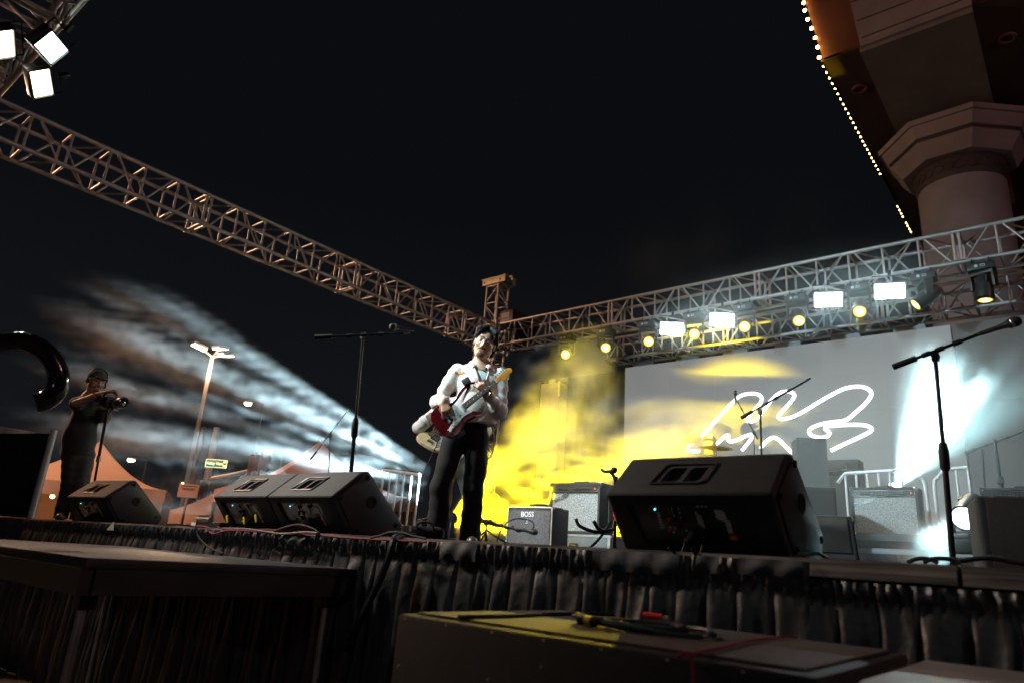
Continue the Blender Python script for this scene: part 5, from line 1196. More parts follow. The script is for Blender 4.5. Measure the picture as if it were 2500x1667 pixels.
MB().box((0, 0, .06), (.26, .16, .12)).build('bag', m_drape, pd, bev=.045, seg=4); MB().tube(spline([(-.06, -.07, .10), (-.04, -.09, .14), (.04, -.09, .14), (.06, -.07, .10)], 5), .008, 6).build('strap', m_rubber, pd, smooth=True)
p = A(930, 1296, D=4.3); yc = thing('cable_connector', 'yellow cable connector standing by the right paired monitor', 'connector', (p.x, p.y, DECK+.004), YAW)
MB().box((0, 0, .05), (.045, .045, .09)).build('housing', m_yellow, yc, bev=.008); MB().cyl((0, 0, .09), (.0, .0, .12), .012, n=10).build('collar', m_rubber, yc)
for i, (a, b) in enumerate(((555, 1266), (596, 1270), (625, 1264))):
    q = A(a, b, Y=Y0+.06); yl = thing('cable_tag', f'{["left", "middle", "right"][i]} yellow tag on a cable under the paired monitors', 'cable tag', q, group='yellow cable tags')
    MB().box((0, 0, 0), (.018, .008, .05), Matrix.Rotation(-.5, 3, 'Y')).build('tag', m_yellow, yl, bev=.002)
# litter and painted line on the ground
m_paint = mat('yellow_line_paint', (.42, .26, .03), .8, 0, .5, 14)
yl0, yl1 = A(430, 1588, Z=.004), A(800, 1690, Z=.004)
ln = thing('kerb_line', 'worn dashed yellow painted line on the dark ground at lower left', 'road marking', (yl0.x, yl0.y, .004))
dd = (yl1-yl0); n3 = Vector((-dd.y, dd.x, 0)).normalized()*.05
for k in range(6):
    a, b = yl0+dd*(k/6+.01)-yl0, yl0+dd*((k+.82)/6)-yl0
    MB().add([a-n3, b-n3, b+n3, a+n3], [(0, 1, 2, 3)]).build('dash', m_paint, ln)
for i, (a, b) in enumerate(((415, 1590), (392, 1626), (355, 1625))):
    c = A(a, b, Z=.01); pp = MB().grid(lambda u, v: Vector(((u-.5)*.16, (v-.5)*.11, .02*math.sin(u*7+v*4)+.02)), 6, 6).build('paper_scrap', m_white, smooth=True)
    pp.location = c; pp.rotation_euler = (0, 0, i*1.1); tag(pp, f'{["upper", "right", "left"][i]} crumpled paper scrap on the dark ground at lower left', 'litter', 'paper scraps on the ground')
# ------------------------------------------------------------------ sculpting: smooth unions on a grid, then surface nets
def vv(*a): return np.array(a, np.float32)
class Clay:
    def __init__(s, lo, hi, h):
        s.lo = np.array(lo, np.float32); s.h = h; s.n = np.ceil((np.array(hi)-s.lo)/h).astype(int)+1
        s.F = np.full(tuple(s.n), 0.5, np.float32)
    def sub(s, lo, hi, m):
        a = np.clip(np.floor((lo-m-s.lo)/s.h).astype(int), 0, s.n); b = np.clip(np.ceil((hi+m-s.lo)/s.h).astype(int)+1, 0, s.n)
        if (b <= a).any(): return None, None
        sl = tuple(slice(i, j) for i, j in zip(a, b))
        g = np.meshgrid(*[s.lo[k]+s.h*np.arange(a[k], b[k], dtype=np.float32) for k in range(3)], indexing='ij')
        return sl, np.stack(g, -1)
    def mix(s, sl, d, k, op):
        f = s.F[sl]
        if op == 'add':
            if k > 0:
                hh = np.clip(.5+.5*(f-d)/k, 0, 1); s.F[sl] = f+(d-f)*hh-k*hh*(1-hh)
            else: s.F[sl] = np.minimum(f, d)
        elif op == 'cut':
            d = -d
            if k > 0:
                hh = np.clip(.5-.5*(f-d)/k, 0, 1); s.F[sl] = f+(d-f)*hh+k*hh*(1-hh)
            else: s.F[sl] = np.maximum(f, d)
    def cap(s, a, b, r1, r2=None, k=.02, flat=None, op='add', fold=None):
        a, b = np.array(a, np.float32), np.array(b, np.float32); r2 = r1 if r2 is None else r2; R = max(r1, r2)*(max(1, flat[1]) if flat else 1)+.01
        sl, p = s.sub(np.minimum(a, b)-R, np.maximum(a, b)+R, 2*k+.02)
        if sl is None: return s
        ab = b-a; L2 = max(float(ab@ab), 1e-9); t = np.clip(((p-a)@ab)/L2, 0, 1); df = p-(a+t[..., None]*ab)
        if flat:
            nn = np.array(flat[0], np.float32); nn /= np.linalg.norm(nn); c = df@nn; df = df+nn*(c*(1/flat[1]-1))[..., None]
        rr = r1+(r2-r1)*t
        if fold:
            amp, nf, ph = fold; q = p*9.0
            rr = rr+amp*np.sin(t*nf*6.283+ph+1.6*np.sin(q[..., 0]*1.7+ph)+1.4*np.sin(q[..., 1]*2.1+q[..., 2]*1.1))*np.clip(t*6, 0, 1)
        s.mix(sl, np.sqrt((df*df).sum(-1))-rr, k, op); return s
    def ell(s, c, r, k=.02, R=None, op='add'):
        c = np.array(c, np.float32); r = np.array(r, np.float32); m = float(r.max())
        sl, p = s.sub(c-m, c+m, 2*k+.02)
        if sl is None: return s
        q = p-c
        if R is not None: q = q@np.array(R, np.float32)
        u = q/r; l = np.sqrt((u*u).sum(-1))+1e-6; g = np.sqrt(((u/r)**2).sum(-1))+1e-6
        s.mix(sl, l*(l-1)/g, k, op); return s
    def half(s, P, n):                                   # keep the side n points away from
        n = np.array(n, np.float32); n /= np.linalg.norm(n); g = np.meshgrid(*[s.lo[k]+s.h*np.arange(s.n[k], dtype=np.float32) for k in range(3)], indexing='ij')
        d = sum((g[k]-P[k])*n[k] for k in range(3)); s.F = np.maximum(s.F, d); return s
    def wrinkle(s, amp, f, ph=0.0, zlo=None, zhi=None):
        g = np.meshgrid(*[s.lo[k]+s.h*np.arange(s.n[k], dtype=np.float32) for k in range(3)], indexing='ij'); x, y, z = (q*f for q in g)
        w = np.sin(x*1.3+1.7*np.sin(z*.9+ph)+ph)*np.sin(z*1.1+1.3*np.sin(y*1.2+x*.7))+.5*np.sin(x*2.3+z*1.9+ph+1.5*np.sin(y*2))
        a = amp
        if zlo is not None: a = amp*np.clip((zhi-g[2])/(zhi-zlo), .15, 1)
        s.F = s.F+a*w; return s
    def crease(s, amp, f, ph=0.0):                        # long soft cloth creases: sharp valleys, round ridges
        g = np.meshgrid(*[s.lo[k]+s.h*np.arange(s.n[k], dtype=np.float32) for k in range(3)], indexing='ij'); x, y, z = (q*f for q in g)
        u = x*.8+z*1.0+1.2*np.sin(z*.55+y*.8+ph)+.9*np.sin(x*1.1-z*.4+2*ph); v = x*-.9+z*.8+1.1*np.sin(x*.7+ph*3)+.8*np.sin(z*1.2+y)
        w = 1-np.abs(np.sin(u)); w2 = 1-np.abs(np.sin(v*.8+1)); m = np.clip(np.sin(x*.45+ph)*np.sin(z*.5+1.1*ph)+.35, 0, 1)
        s.F = s.F+amp*(w**3*m+.7*w2**3*(1-m)); return s
    def mesh(s, name, m, smooth_it=1):
        F = s.F; ins = F < 0; nx, ny, nz = F.shape
        c = np.zeros((nx-1, ny-1, nz-1), np.int8)
        for i in (0, 1):
            for j in (0, 1):
                for k in (0, 1): c += ins[i:nx-1+i, j:ny-1+j, k:nz-1+k]
        idx = np.argwhere((c > 0) & (c < 8)); vid = np.full(c.shape, -1, np.int64); vid[tuple(idx.T)] = np.arange(len(idx))
        acc = np.zeros((len(idx), 3)); cnt = np.zeros(len(idx))
        E = [((0, 0, 0), (1, 0, 0)), ((0, 1, 0), (1, 1, 0)), ((0, 0, 1), (1, 0, 1)), ((0, 1, 1), (1, 1, 1)), ((0, 0, 0), (0, 1, 0)), ((1, 0, 0), (1, 1, 0)), ((0, 0, 1), (0, 1, 1)), ((1, 0, 1), (1, 1, 1)), ((0, 0, 0), (0, 0, 1)), ((1, 0, 0), (1, 0, 1)), ((0, 1, 0), (0, 1, 1)), ((1, 1, 0), (1, 1, 1))]
        for a, b in E:
            fa = F[tuple((idx+a).T)]; fb = F[tuple((idx+b).T)]; x = (fa < 0) != (fb < 0)
            t = np.where(x, fa/np.where(x, fa-fb, 1), 0)
            acc[x] += (np.array(a)+t[:, None]*(np.array(b)-np.array(a)))[x]; cnt[x] += 1
        V = s.lo+s.h*(idx+acc/cnt[:, None]); quads = []
        for ax in range(3):
            o1, o2 = [(1, 2), (2, 0), (0, 1)][ax]
            sl0 = [slice(None)]*3; sl1 = [slice(None)]*3; sl0[ax] = slice(0, -1); sl1[ax] = slice(1, None)
            ch = ins[tuple(sl0)] != ins[tuple(sl1)]
            e = np.argwhere(ch); ok = (e[:, o1] > 0) & (e[:, o2] > 0) & (e[:, o1] < c.shape[o1]) & (e[:, o2] < c.shape[o2]); e = e[ok]
            d1 = np.zeros(3, int); d1[o1] = 1; d2 = np.zeros(3, int); d2[o2] = 1
            q = np.stack([vid[tuple((e-d1-d2).T)], vid[tuple((e-d2).T)], vid[tuple(e.T)], vid[tuple((e-d1).T)]], 1)
            fl = ins[tuple(e.T)]; q[~fl] = q[~fl][:, ::-1]; quads.append(q)
        Q = np.concatenate(quads); Q = Q[(Q >= 0).all(1)]
        me = bpy.data.meshes.new(name); me.vertices.add(len(V)); me.vertices.foreach_set('co', V.astype(np.float32).ravel())
        me.loops.add(Q.size); me.loops.foreach_set('vertex_index', Q.astype(np.int32).ravel()); me.polygons.add(len(Q))
        me.polygons.foreach_set('loop_start', np.arange(0, Q.size, 4, dtype=np.int32)); me.polygons.foreach_set('loop_total', np.full(len(Q), 4, np.int32))
        me.update(calc_edges=True); me.validate()
        if smooth_it:
            b = bmesh.new(); b.from_mesh(me)
            for _ in range(smooth_it): bmesh.ops.smooth_vert(b, verts=b.verts, factor=.5, use_axis_x=True, use_axis_y=True, use_axis_z=True)
            b.to_mesh(me); b.free()
        me.polygons.foreach_set('use_smooth', np.ones(len(me.polygons), bool)); me.materials.append(m)
        return me

def rotm(rx=0, ry=0, rz=0): return np.array((Matrix.Rotation(rz, 3, 'Z') @ Matrix.Rotation(ry, 3, 'Y') @ Matrix.Rotation(rx, 3, 'X')))
# head local frame: face toward -y, z up; H maps local to body space
def head_prims(c, o, R, s=1.0):
    T = lambda *p: o+R@(np.array(p)*s)
    E = lambda p, r, k=.012, op='add': c.ell(T(*p), np.array(r)*s, k*s, R, op)
    K = lambda a, b, r1, r2=None, k=.01, op='add': c.cap(T(*a), T(*b), r1*s, None if r2 is None else r2*s, k*s, op=op)
    E((0, .018, .045), (.074, .092, .076)); E((0, -.018, -.01), (.067, .076, .09), .02); E((0, -.03, -.055), (.054, .058, .055), .02)
    E((0, -.062, -.092), (.026, .024, .020), .022); K((.05, .0, -.055), (.018, -.06, -.095), .022, .018, .02); K((-.05, .0, -.055), (-.018, -.06, -.095), .022, .018, .02)
    for sx in (-1, 1):
        E((sx*.042, -.064, -.022), (.022, .020, .020), .018)            # cheek
        E((sx*.031, -.094, .013), (.018, .015, .012), .008, 'cut')        # eye socket
        E((sx*.031, -.079, .012), (.0150, .0120, .0120), .004)            # closed lid
        K((sx*.012, -.090, .030), (sx*.048, -.080, .032), .008, .007, .008)   # brow bone
        E((sx*.075, .012, .0), (.010, .020, .032), .006)                  # ear
        E((sx*.080, .008, -.022), (.007, .010, .012), .005)
        E((sx*.011, -.098, -.031), (.0088, .0095, .008), .006)            # nostril wing
    K((0, -.086, .020), (0, -.103, -.024), .0075, .0110, .008)            # nose
    K((-.020, -.083, -.056), (.020, -.083, -.056), .0072, .0072, .006); K((-.016, -.083, -.068), (.016, -.083, -.068), .0085, .0085, .006)
    K((-.024, -.094, -.0615), (.024, -.094, -.0615), .0022, .0022, .003, 'cut')
def head_shell(name, o, R, thick, mat_, zones, h=.0028, s=1.0, skin=True):
    c = Clay(o-.15*s, o+.15*s, h); head_prims(c, o, R, s); F = c.F-thick
    z = Clay(o-.15*s, o+.15*s, h)
    for kind, *a in zones:
        a2 = [o+R@(np.array(v)*s) if isinstance(v, tuple) and len(v) == 3 and not kind.endswith('!') else v for v in a]
        if kind == 'cap': z.cap(a2[0], a2[1], a[2]*s, a[3]*s, .004)
        elif kind == 'ell': z.ell(a2[0], np.array(a[1])*s, .004, R)
        elif kind == 'cutell': z.ell(a2[0], np.array(a[1])*s, .004, R, 'cut')
    c.F = np.maximum(F, z.F); c.F = np.maximum(c.F, -(c.F*0+.001)) if False else c.F
    return c.mesh(name, mat_, 1)
def hand_prims(c, wrist, d, nrm, side, curl, spread=.18, s=1.0, thumb=(.9, .5), k=.008):
    """d: wrist->knuckles, nrm: back of the hand, side: +1 when the thumb lies on cross(d, nrm)"""
    d = np.array(d, float); d /= np.linalg.norm(d); n = np.array(nrm, float); n -= d*(n@d); n /= np.linalg.norm(n); t = np.cross(d, n)*side
    w = np.array(wrist, float); L = [.044, .048, .045, .036]; offs = [.030, .010, -.011, -.030]; kl = [.086, .090, .086, .078]
    for i in range(4):
        kn = w+d*kl[i]*s+t*offs[i]*s; c.cap(w+t*offs[i]*.55*s+d*.01*s, kn, .0150*s, .0105*s, .012)
        dd = d+t*offs[i]*spread*12*s*.3; dd /= np.linalg.norm(dd); p = kn; ang = 0
        for j, (l, r) in enumerate(zip((L[i], L[i]*.62, L[i]*.48), (.0098, .0088, .0078))):
            ang += curl[i][j] if isinstance(curl[i], (tuple, list)) else curl[i]*(1, 1.15, .7)[j]
            q = p+(dd*math.cos(ang)-n*math.sin(ang))*l*s; c.cap(p, q, r*s, (r-.0008)*s, .0035); p = q
    b = w+d*.022*s+t*.026*s; m = b+(t*thumb[0]+d*.75-n*thumb[1])*.036*s; e = m+(t*thumb[0]*.35+d*.95-n*thumb[1]*.9)*.032*s
    c.cap(w+d*.012*s, b, .016*s, .014*s, .012); c.cap(b, m, .0135*s, .0112*s, .008); c.cap(m, e, .0108*s, .009*s, .004)
m_skin = mat('skin', (.47, .27, .175), .45, 0, .07, 18, .06, 160, sss=.12)
m_skin2 = mat('skin_darker', (.17, .09, .06), .5, 0, .07, 18, .06, 160)
m_hair = mat('black_hair', (.008, .007, .007), .6, 0, .4, 70, .8, 120, stretch=(1, 1, .18), spec=.25)
m_brow = mat('brow_hair', (.035, .022, .016), .6, 0, .3, 150)
m_stub = mat('beard_stubble', (.13, .08, .06), .7, 0, .4, 300, .4, 500)
m_lip = mat('lip', (.46, .20, .16), .45, 0, .1, 40)
m_lash = mat('lash_line', (.03, .02, .018), .6)
m_jacket = mat('cream_cotton', (.70, .62, .56), .82, 0, .06, 14, .28, 95, sheen=.2)
m_tee = mat('pale_tee', (.62, .70, .70), .8, 0, .05, 14, .15, 80)
m_trous = mat('black_twill', (.009, .009, .010), .85, 0, .2, 16, .12, 220, spec=.2)
m_shoe = mat('shoe_leather', (.04, .034, .03), .4, 0, .2, 20)
m_sole = mat('shoe_sole', (.45, .42, .36), .6)
m_gold = mat('gold', (.8, .55, .2), .25, 1.0, .05, 10)

def face_parts(P, o, R, s=1.0, tache=True):
    o = np.array(o, float)
    sh = lambda nm, th, m, z, lab=None: link(nm, head_shell(nm, o, R, th*s, m, z, s=s), P)
    for sx in (-1, 1):
        sh('eyebrow', .0030, m_brow, [('cap', (sx*.013, -.096, .0375), (sx*.034, -.092, .0395), .0058, .0060), ('cap', (sx*.034, -.092, .0395), (sx*.052, -.076, .0335), .0056, .0035)])
        sh('lash_line', .0018, m_lash, [('cap', (sx*.018, -.087, .0070), (sx*.031, -.091, .0030), .0022, .0024), ('cap', (sx*.031, -.091, .0030), (sx*.046, -.080, .0070), .0024, .0018)])
    sh('lips', .0006, m_lip, [('cap', (-.018, -.089, -.0585), (.018, -.089, -.0585), .0050, .0050), ('cap', (-.013, -.090, -.0675), (.013, -.090, -.0675), .0065, .0065)])
    if tache:
        sh('moustache', .0028, m_brow, [('cap', (-.002, -.094, -.0455), (-.025, -.084, -.0510), .0062, .0050), ('cap', (.002, -.094, -.0455), (.025, -.084, -.0510), .0062, .0050), ('cap', (-.025, -.084, -.0510), (-.031, -.078, -.066), .0048, .0032), ('cap', (.025, -.084, -.0510), (.031, -.078, -.066), .0048, .0032)])
        sh('goatee', .0013, m_stub, [('cap', (-.015, -.080, -.094), (.015, -.080, -.094), .014, .014), ('ell', (0, -.07, -.108), (.03, .03, .014)), ('cap', (0, -.09, -.080), (0, -.088, -.088), .007, .010)])

# ---------------------------------------------------------------- the guitarist
SD = 5.5
f_ = A(1118, 1330, D=SD); SP = Vector((f_.x, f_.y, DECK+.004))
YS_ = math.atan2(-SP.x, SP.y)                                   # facing the camera: local -y points at the lens
def SL(px, py, dy=0.0):                                          # photo pixel -> guitarist space, dy metres behind (+) or before (-) his middle
    n = Vector((-SP.x, -SP.y, 0)).normalized(); w = on(px, py, Vector((SP.x, SP.y, 0))-n*dy, n)
    return np.array(Matrix.Rotation(-YS_, 3, 'Z') @ (w-SP))
singer = thing('person', 'guitarist in a cream jacket and wide black trousers playing a red electric guitar', 'person', SP, YS_)
J = dict(neck=SL(1174, 884, .03), head=SL(1184, 838, -.01), rs=SL(1116, 908, .02), ls=SL(1222, 912, .02), re=SL(1070, 980, -.02), le=SL(1219, 1002, -.06),
         rw=SL(1086, 978, -.25), lw=SL(1190, 962, -.27), chest=SL(1168, 945, .0), belly=SL(1160, 1005, .0), pel=SL(1142, 1055, .02),
         rh=SL(1110, 1072, .02), lh=SL(1165, 1074, .02), rk=SL(1074, 1190, -.03), lk=SL(1155, 1196, .0), ra=SL(1069, 1300, .02), la=SL(1147, 1312, .04))
for a_ in ('ra', 'la'): J[a_][2] = .085
HR = rotm(-.10, .30, 0) @ rotm(0, 0, -.16) if False else np.array(Matrix.Rotation(.25, 3, 'Y') @ Matrix.Rotation(-.04, 3, 'Z') @ Matrix.Rotation(.24, 3, 'X'))
HS = 1.08
hc = J['head']
body = Clay((-.42, -.50, -.01), (.46, .30, 1.86), .0056)
head_prims(body, hc, HR, HS)
nk0 = hc+HR@np.array((0, .015, -.06))*HS
body.cap(J['neck']+vv(0, .01, -.05), nk0, .062, .056, .03)
body.cap(J['rs'], J['ls'], .055, .055, .05); body.cap(J['neck']+vv(0, .01, -.06), J['chest'], .09, .115, .06, flat=((0, 1, 0), .8)); body.cap(J['chest'], J['belly'], .12, .11, .06, flat=((0, 1, 0), .8)); body.cap(J['belly'], J['pel'], .11, .12, .06, flat=((0, 1, 0), .85))
for s_ in 'rl':
    body.cap(J[s_+'s'], J[s_+'e'], .052, .042, .03); body.cap(J[s_+'e'], J[s_+'w'], .042, .028, .02)
    body.cap(J[s_+'h'], J[s_+'k'], .078, .05, .03); body.cap(J[s_+'k'], J[s_+'a'], .055, .04, .03); body.cap(J[s_+'a'], J[s_+'a']+vv(.0 if s_ == 'r' else .02, -.15, -.05), .038, .03, .03)
# right hand over the strings, left hand round the neck
rhd = SL(1090, 1012, -.285)-J['rw']; hand_prims(body, J['rw'], rhd, (-.25, -.75, .6), 1, [(.55, .7, .4), (.7, .8, .5), (.85, .9, .5), (1.0, .9, .5)], thumb=(.55, .8))
lhd = SL(1172, 938, -.29)-J['lw']; hand_prims(body, J['lw'], lhd, (.35, -.85, -.25), -1, [(.75, 1.0, .6), (.85, 1.0, .6), (.9, 1.0, .6), (.9, 1.0, .6)], thumb=(.5, .35))
link('body', body.mesh('body', m_skin, 1), singer)
face_parts(singer, hc, HR, HS)
# hair: full cap swept from a parting, long at the nape
hair = Clay(hc-.2, hc+.2, .0042); T = lambda *p: hc+HR@(np.array(p)*HS)
hair.ell(T(0, .030, .046), np.array((.087, .100, .085))*HS, .02, HR); hair.ell(T(0, .065, -.02), np.array((.080, .060, .075))*HS, .02, HR)
for sx in (-1, 1):
    for q in range(5): hair.cap(T(sx*(.02+.012*q), -.045-.006*q, .118-.006*q), T(sx*(.072+.004*q), -.050+.022*q, .045-.010*q), .020, .013, .012)
    hair.cap(T(sx*.078, .03, .03), T(sx*.076, .055, -.075), .020, .012, .015); hair.cap(T(sx*.05, .085, .0), T(sx*.055, .075, -.125), .026, .012, .02)
hair.cap(T(-.03, -.06, .108), T(-.066, -.088, .058), .016, .007, .01); hair.cap(T(.03, -.06, .108), T(.072, -.078, .050), .016, .007, .01)
hair.ell(T(0, -.085, -.005), np.array((.062, .060, .082))*HS, .012, HR, 'cut')
for sx in (-1, 1): hair.ell(T(sx*.09, -.012, -.012), np.array((.025, .024, .034))*HS, .006, HR, 'cut')
g_ = np.meshgrid(*[hair.lo[k]+hair.h*np.arange(hair.n[k], dtype=np.float32) for k in range(3)], indexing='ij'); gl = (np.stack(g_, -1)-hc)@HR
hair.F += .0024*np.sin(np.arctan2(gl[..., 0], gl[..., 1]-.01)*34+6*np.sin(gl[..., 2]*30))*np.clip((gl[..., 2]*-1+.16)*8, 0, 1)
link('hair', hair.mesh('hair', m_hair, 0), singer)
# clothes
tee = Clay((-.25, -.28, .85), (.30, .25, 1.58), .007)
tee.cap(J['neck']+vv(0, .005, -.085), J['chest'], .092, .130, .05, flat=((0, 1, 0), .84)); tee.cap(J['chest'], J['belly'], .13, .125, .05, flat=((0, 1, 0), .84)); tee.half(J['neck']+vv(0, 0, -.055), (0, -.35, 1))
link('tee_shirt', tee.mesh('tee_shirt', m_tee, 1), singer)
jk = Clay((-.48, -.45, .82), (.50, .32, 1.62), .0065)
jk.cap(J['rs']+vv(.01, 0, -.01), J['ls']+vv(-.01, 0, -.01), .074, .074, .05); jk.cap(J['neck']+vv(0, .015, -.10), J['chest'], .115, .158, .06, flat=((0, 1, 0), .86)); jk.cap(J['chest'], J['belly']+vv(.005, 0, -.02), .166, .170, .06, flat=((0, 1, 0), .84)); jk.cap(J['belly'], J['pel']+vv(.01, 0, .02), .170, .180, .05, flat=((0, 1, 0), .82))
cuffs = {}
for s_ in 'rl':
    S_, E_, W_ = J[s_+'s'], J[s_+'e'], J[s_+'w']; d_ = (W_-E_)/np.linalg.norm(W_-E_)
    jk.cap(S_, E_, .068, .060, .03, fold=(.004, 3.2, 1.0)); jk.ell(E_, (.061, .061, .061), .03); jk.cap(E_, W_-d_*.035, .061, .050, .025, fold=(.005, 3.2, 2.0)); jk.cap(W_-d_*.05, W_-d_*.012, .044, .043, .01)
    cuffs[s_] = (W_, d_)
jk.crease(.022, 7, .6); jk.crease(.010, 15, 2.1)
hem = SL(1150, 1036, 0)[2]
jk.half((0, 0, hem), (.04, 0, -1))
# open collar: a V cut down the chest
nb_ = J['neck']+vv(.0, 0, -.02)
for k in range(7):
    t_ = k/6; jk.ell(nb_+vv(.012+.01*t_, -.10-.03*t_, -.02-.17*t_), (.052*(1-t_)+.016, .10, .045), .006, None, 'cut')
jk.cap(J['neck']+vv(0, .0, -.04), hc, .070, .074, .008, op='cut')
link('jacket', jk.mesh('jacket', m_jacket, 1), singer)
# collar wings, placket, patch
def wing(sx):
    b = J['neck']; m = MB(); N_ = 14
    def fn(u, v):
        a = -1.9+u*1.95; rr = .078+.020*v; c_ = Vector((b[0]+.004+sx*rr*math.cos(a+math.pi/2)*1.08, b[1]+.012+rr*math.sin(a+math.pi/2)*-.95*-1, b[2]-.010-.048*v*(1+.9*u*u)+.014*(1-u)))
        return c_
    return m.grid(fn, N_, 6)
cl_ = MB()
for sx in (-1, 1):
    b = Vector(J['neck'])
    back = [b+Vector((0, .098, .012)), b+Vector((sx*.055, .078, .016)), b+Vector((sx*.080, .02, .014)), b+Vector((sx*.072, -.045, -.012)), b+Vector((sx*.040, -.092, -.052))]
    out = [b+Vector((0, .118, -.032)), b+Vector((sx*.072, .098, -.030)), b+Vector((sx*.104, .022, -.036)), b+Vector((sx*.108, -.060, -.072)), b+Vector((sx*.074, -.128, -.112))]
    A1, A2 = spline(back, 5), spline(out, 5); n_ = len(A1)
    mid = [(p+q)/2+Vector((0, -.004, .014)) for p, q in zip(A1, A2)]
    cl_.add(A1+mid+A2, [(i, i+1, n_+i+1, n_+i) for i in range(n_-1)]+[(n_+i, n_+i+1, 2*n_+i+1, 2*n_+i) for i in range(n_-1)])
co = cl_.build('collar', m_jacket, singer, smooth=80); sd_ = co.modifiers.new('s', 'SOLIDIFY'); sd_.thickness = .005
def surf(m, c, pts):                                             # drop points onto the jacket front along +y
    out = []
    for p in pts:
        i = ((np.array(p)-c.lo)/c.h).astype(int); col = c.F[i[0], :, i[2]]; j = np.argmax(col < 0); out.append(Vector((p[0], c.lo[1]+c.h*j, p[2])))
    return out
def ribbon(name, px_pts, w, m_, lift=.004):
    P3 = surf(None, jk, [SL(a, b) for a, b in px_pts]); MB().tube([p+Vector((0, -lift, 0)) for p in spline(P3, 4)], w, 6).build(name, m_, singer, smooth=True)
m_seam = mat('seam_shadow', (.40, .36, .33), .85)
ribbon('placket_seam', [(1149, 902), (1143, 920), (1143, 940)], .0025, m_seam, .001)
m_patch = mat('orange_embroidery', (.80, .26, .04), .6, 0, .4, 60)
pp_ = surf(None, jk, [SL(1110, 915), SL(1114, 914), SL(1119, 916), SL(1124, 915), SL(1129, 917), SL(1134, 915)])
MB().tube([p+Vector((0, -.003, .006*math.sin(i*2.2))) for i, p in enumerate(spline(pp_, 4))], .0065, 6).build('chest_patch', m_patch, singer, smooth=True)
MB().tube([p+Vector((0, -.005, .011)) for p in spline(pp_, 3)], .002, 6).build('patch_edge', m_gold, singer, smooth=True)
# necklace, lapel microphone, earring, watch
nk = [Vector(J['neck'])+Vector((.068*math.sin(a), -.072*math.cos(a)-.004, -.012-.055*max(0, math.cos(a)))) for a in np.linspace(-2.0, 2.0, 22)]
MB().tube(nk, .0026, 6).build('necklace', m_chrome, singer, smooth=True)
lm = Vector(J['neck'])+Vector((.045, -.125, -.085))
MB().ball(lm, (.012, .01, .016)).box(lm+Vector((-.012, 0, -.02)), (.034, .012, .01), Matrix.Rotation(.5, 3, 'Y')).build('lapel_microphone', m_black, singer)
MB().ball(Vector(T(.082, .0, -.035)), .004, nu=8, nv=6).build('earring', m_chrome, singer)
W_, d_ = cuffs['l']; dv_ = Vector(d_); wb = Vector(W_)+dv_*.012; o1 = dv_.orthogonal().normalized()
MB().tube([wb+(o1*math.cos(a)+dv_.cross(o1)*math.sin(a))*.034 for a in np.linspace(0, 2*math.pi, 20)[:-1]], .008, 6, closed=True).build('watch_strap', m_black, singer, smooth=True)
wf = Vector((.15, -.9, .1)); wf = (wf-dv_*wf.dot(dv_)).normalized(); wq = wf.cross(dv_)
wt = MB().lathe([(.019, 0), (.020, .004), (.019, .010), (.016, .011), (.001, .011)], axes(wb+wf*.032, tuple(dv_), tuple(wq), tuple(wf)), 20).build('watch_case', m_gold, singer, smooth=30)
MB().lathe([(.015, .0), (.001, .0008)], axes(wb+wf*.0435, tuple(dv_), tuple(wq), tuple(wf)), 20).build('watch_dial', m_knob, wt)
# trousers: wide straight legs
tr = Clay((-.42, -.34, .0), (.42, .34, 1.08), .0075)
tr.cap(J['pel']+vv(.005, 0, .05), J['pel']+vv(.0, 0, -.01), .150, .150, .04, flat=((0, 1, 0), .80))
for s_ in 'rl':
    H_, K_, A_ = J[s_+'h'], J[s_+'k'], J[s_+'a']
    tr.cap(H_, K_, .096, .076, .03, fold=(.002, 2.5, 1.0+(s_ == 'l'))); tr.cap(K_, A_+vv(0, .0, -.045), .076, .083, .02, fold=(.0025, 3.5, .3+2*(s_ == 'l')))
tr.wrinkle(.0035, 11, 1.3); tr.half((0, 0, .035), (0, 0, -1)); tr.half((0, 0, hem+.07), (0, 0, 1))
link('trousers', tr.mesh('trousers', m_trous, 1), singer)
belt = [Vector(J['pel'])+Vector((.155*math.cos(a), .128*math.sin(a), .055)) for a in np.linspace(0, 2*math.pi, 30)[:-1]]
for s_ in 'rl':
    A_ = J[s_+'a']; dx = -.03 if s_ == 'r' else .02
    sh = Clay((A_[0]-.14, A_[1]-.28, -.01), (A_[0]+.14, A_[1]+.14, .16), .005); sh.cap(A_+vv(0, .03, -.035), A_+vv(dx, -.16, -.045), .048, .042, .03); sh.half((0, 0, .022), (0, 0, -1))
    so = link('shoe', sh.mesh('shoe', m_shoe, 1), singer)
    sl_ = Clay((A_[0]-.16, A_[1]-.30, -.02), (A_[0]+.16, A_[1]+.16, .06), .005); sl_.cap(A_+vv(0, .035, -.072), A_+vv(dx, -.165, -.072), .050, .046, .02); sl_.half((0, 0, .004), (0, 0, -1)); sl_.half((0, 0, .026), (0, 0, 1))
    link('sole', sl_.mesh('sole', m_sole, 1), so)
# rope hanging from the belt
rp_ = [SL(1203, 1040, -.02), SL(1207, 1075, -.03), SL(1200, 1110, -.03), SL(1190, 1122, -.03), SL(1187, 1150, -.03), SL(1184, 1185, -.02)]
MB().tube(spline(rp_, 6), .006, 6).build('cord', mat('pale_cord', (.62, .55, .36), .7), singer, smooth=True)

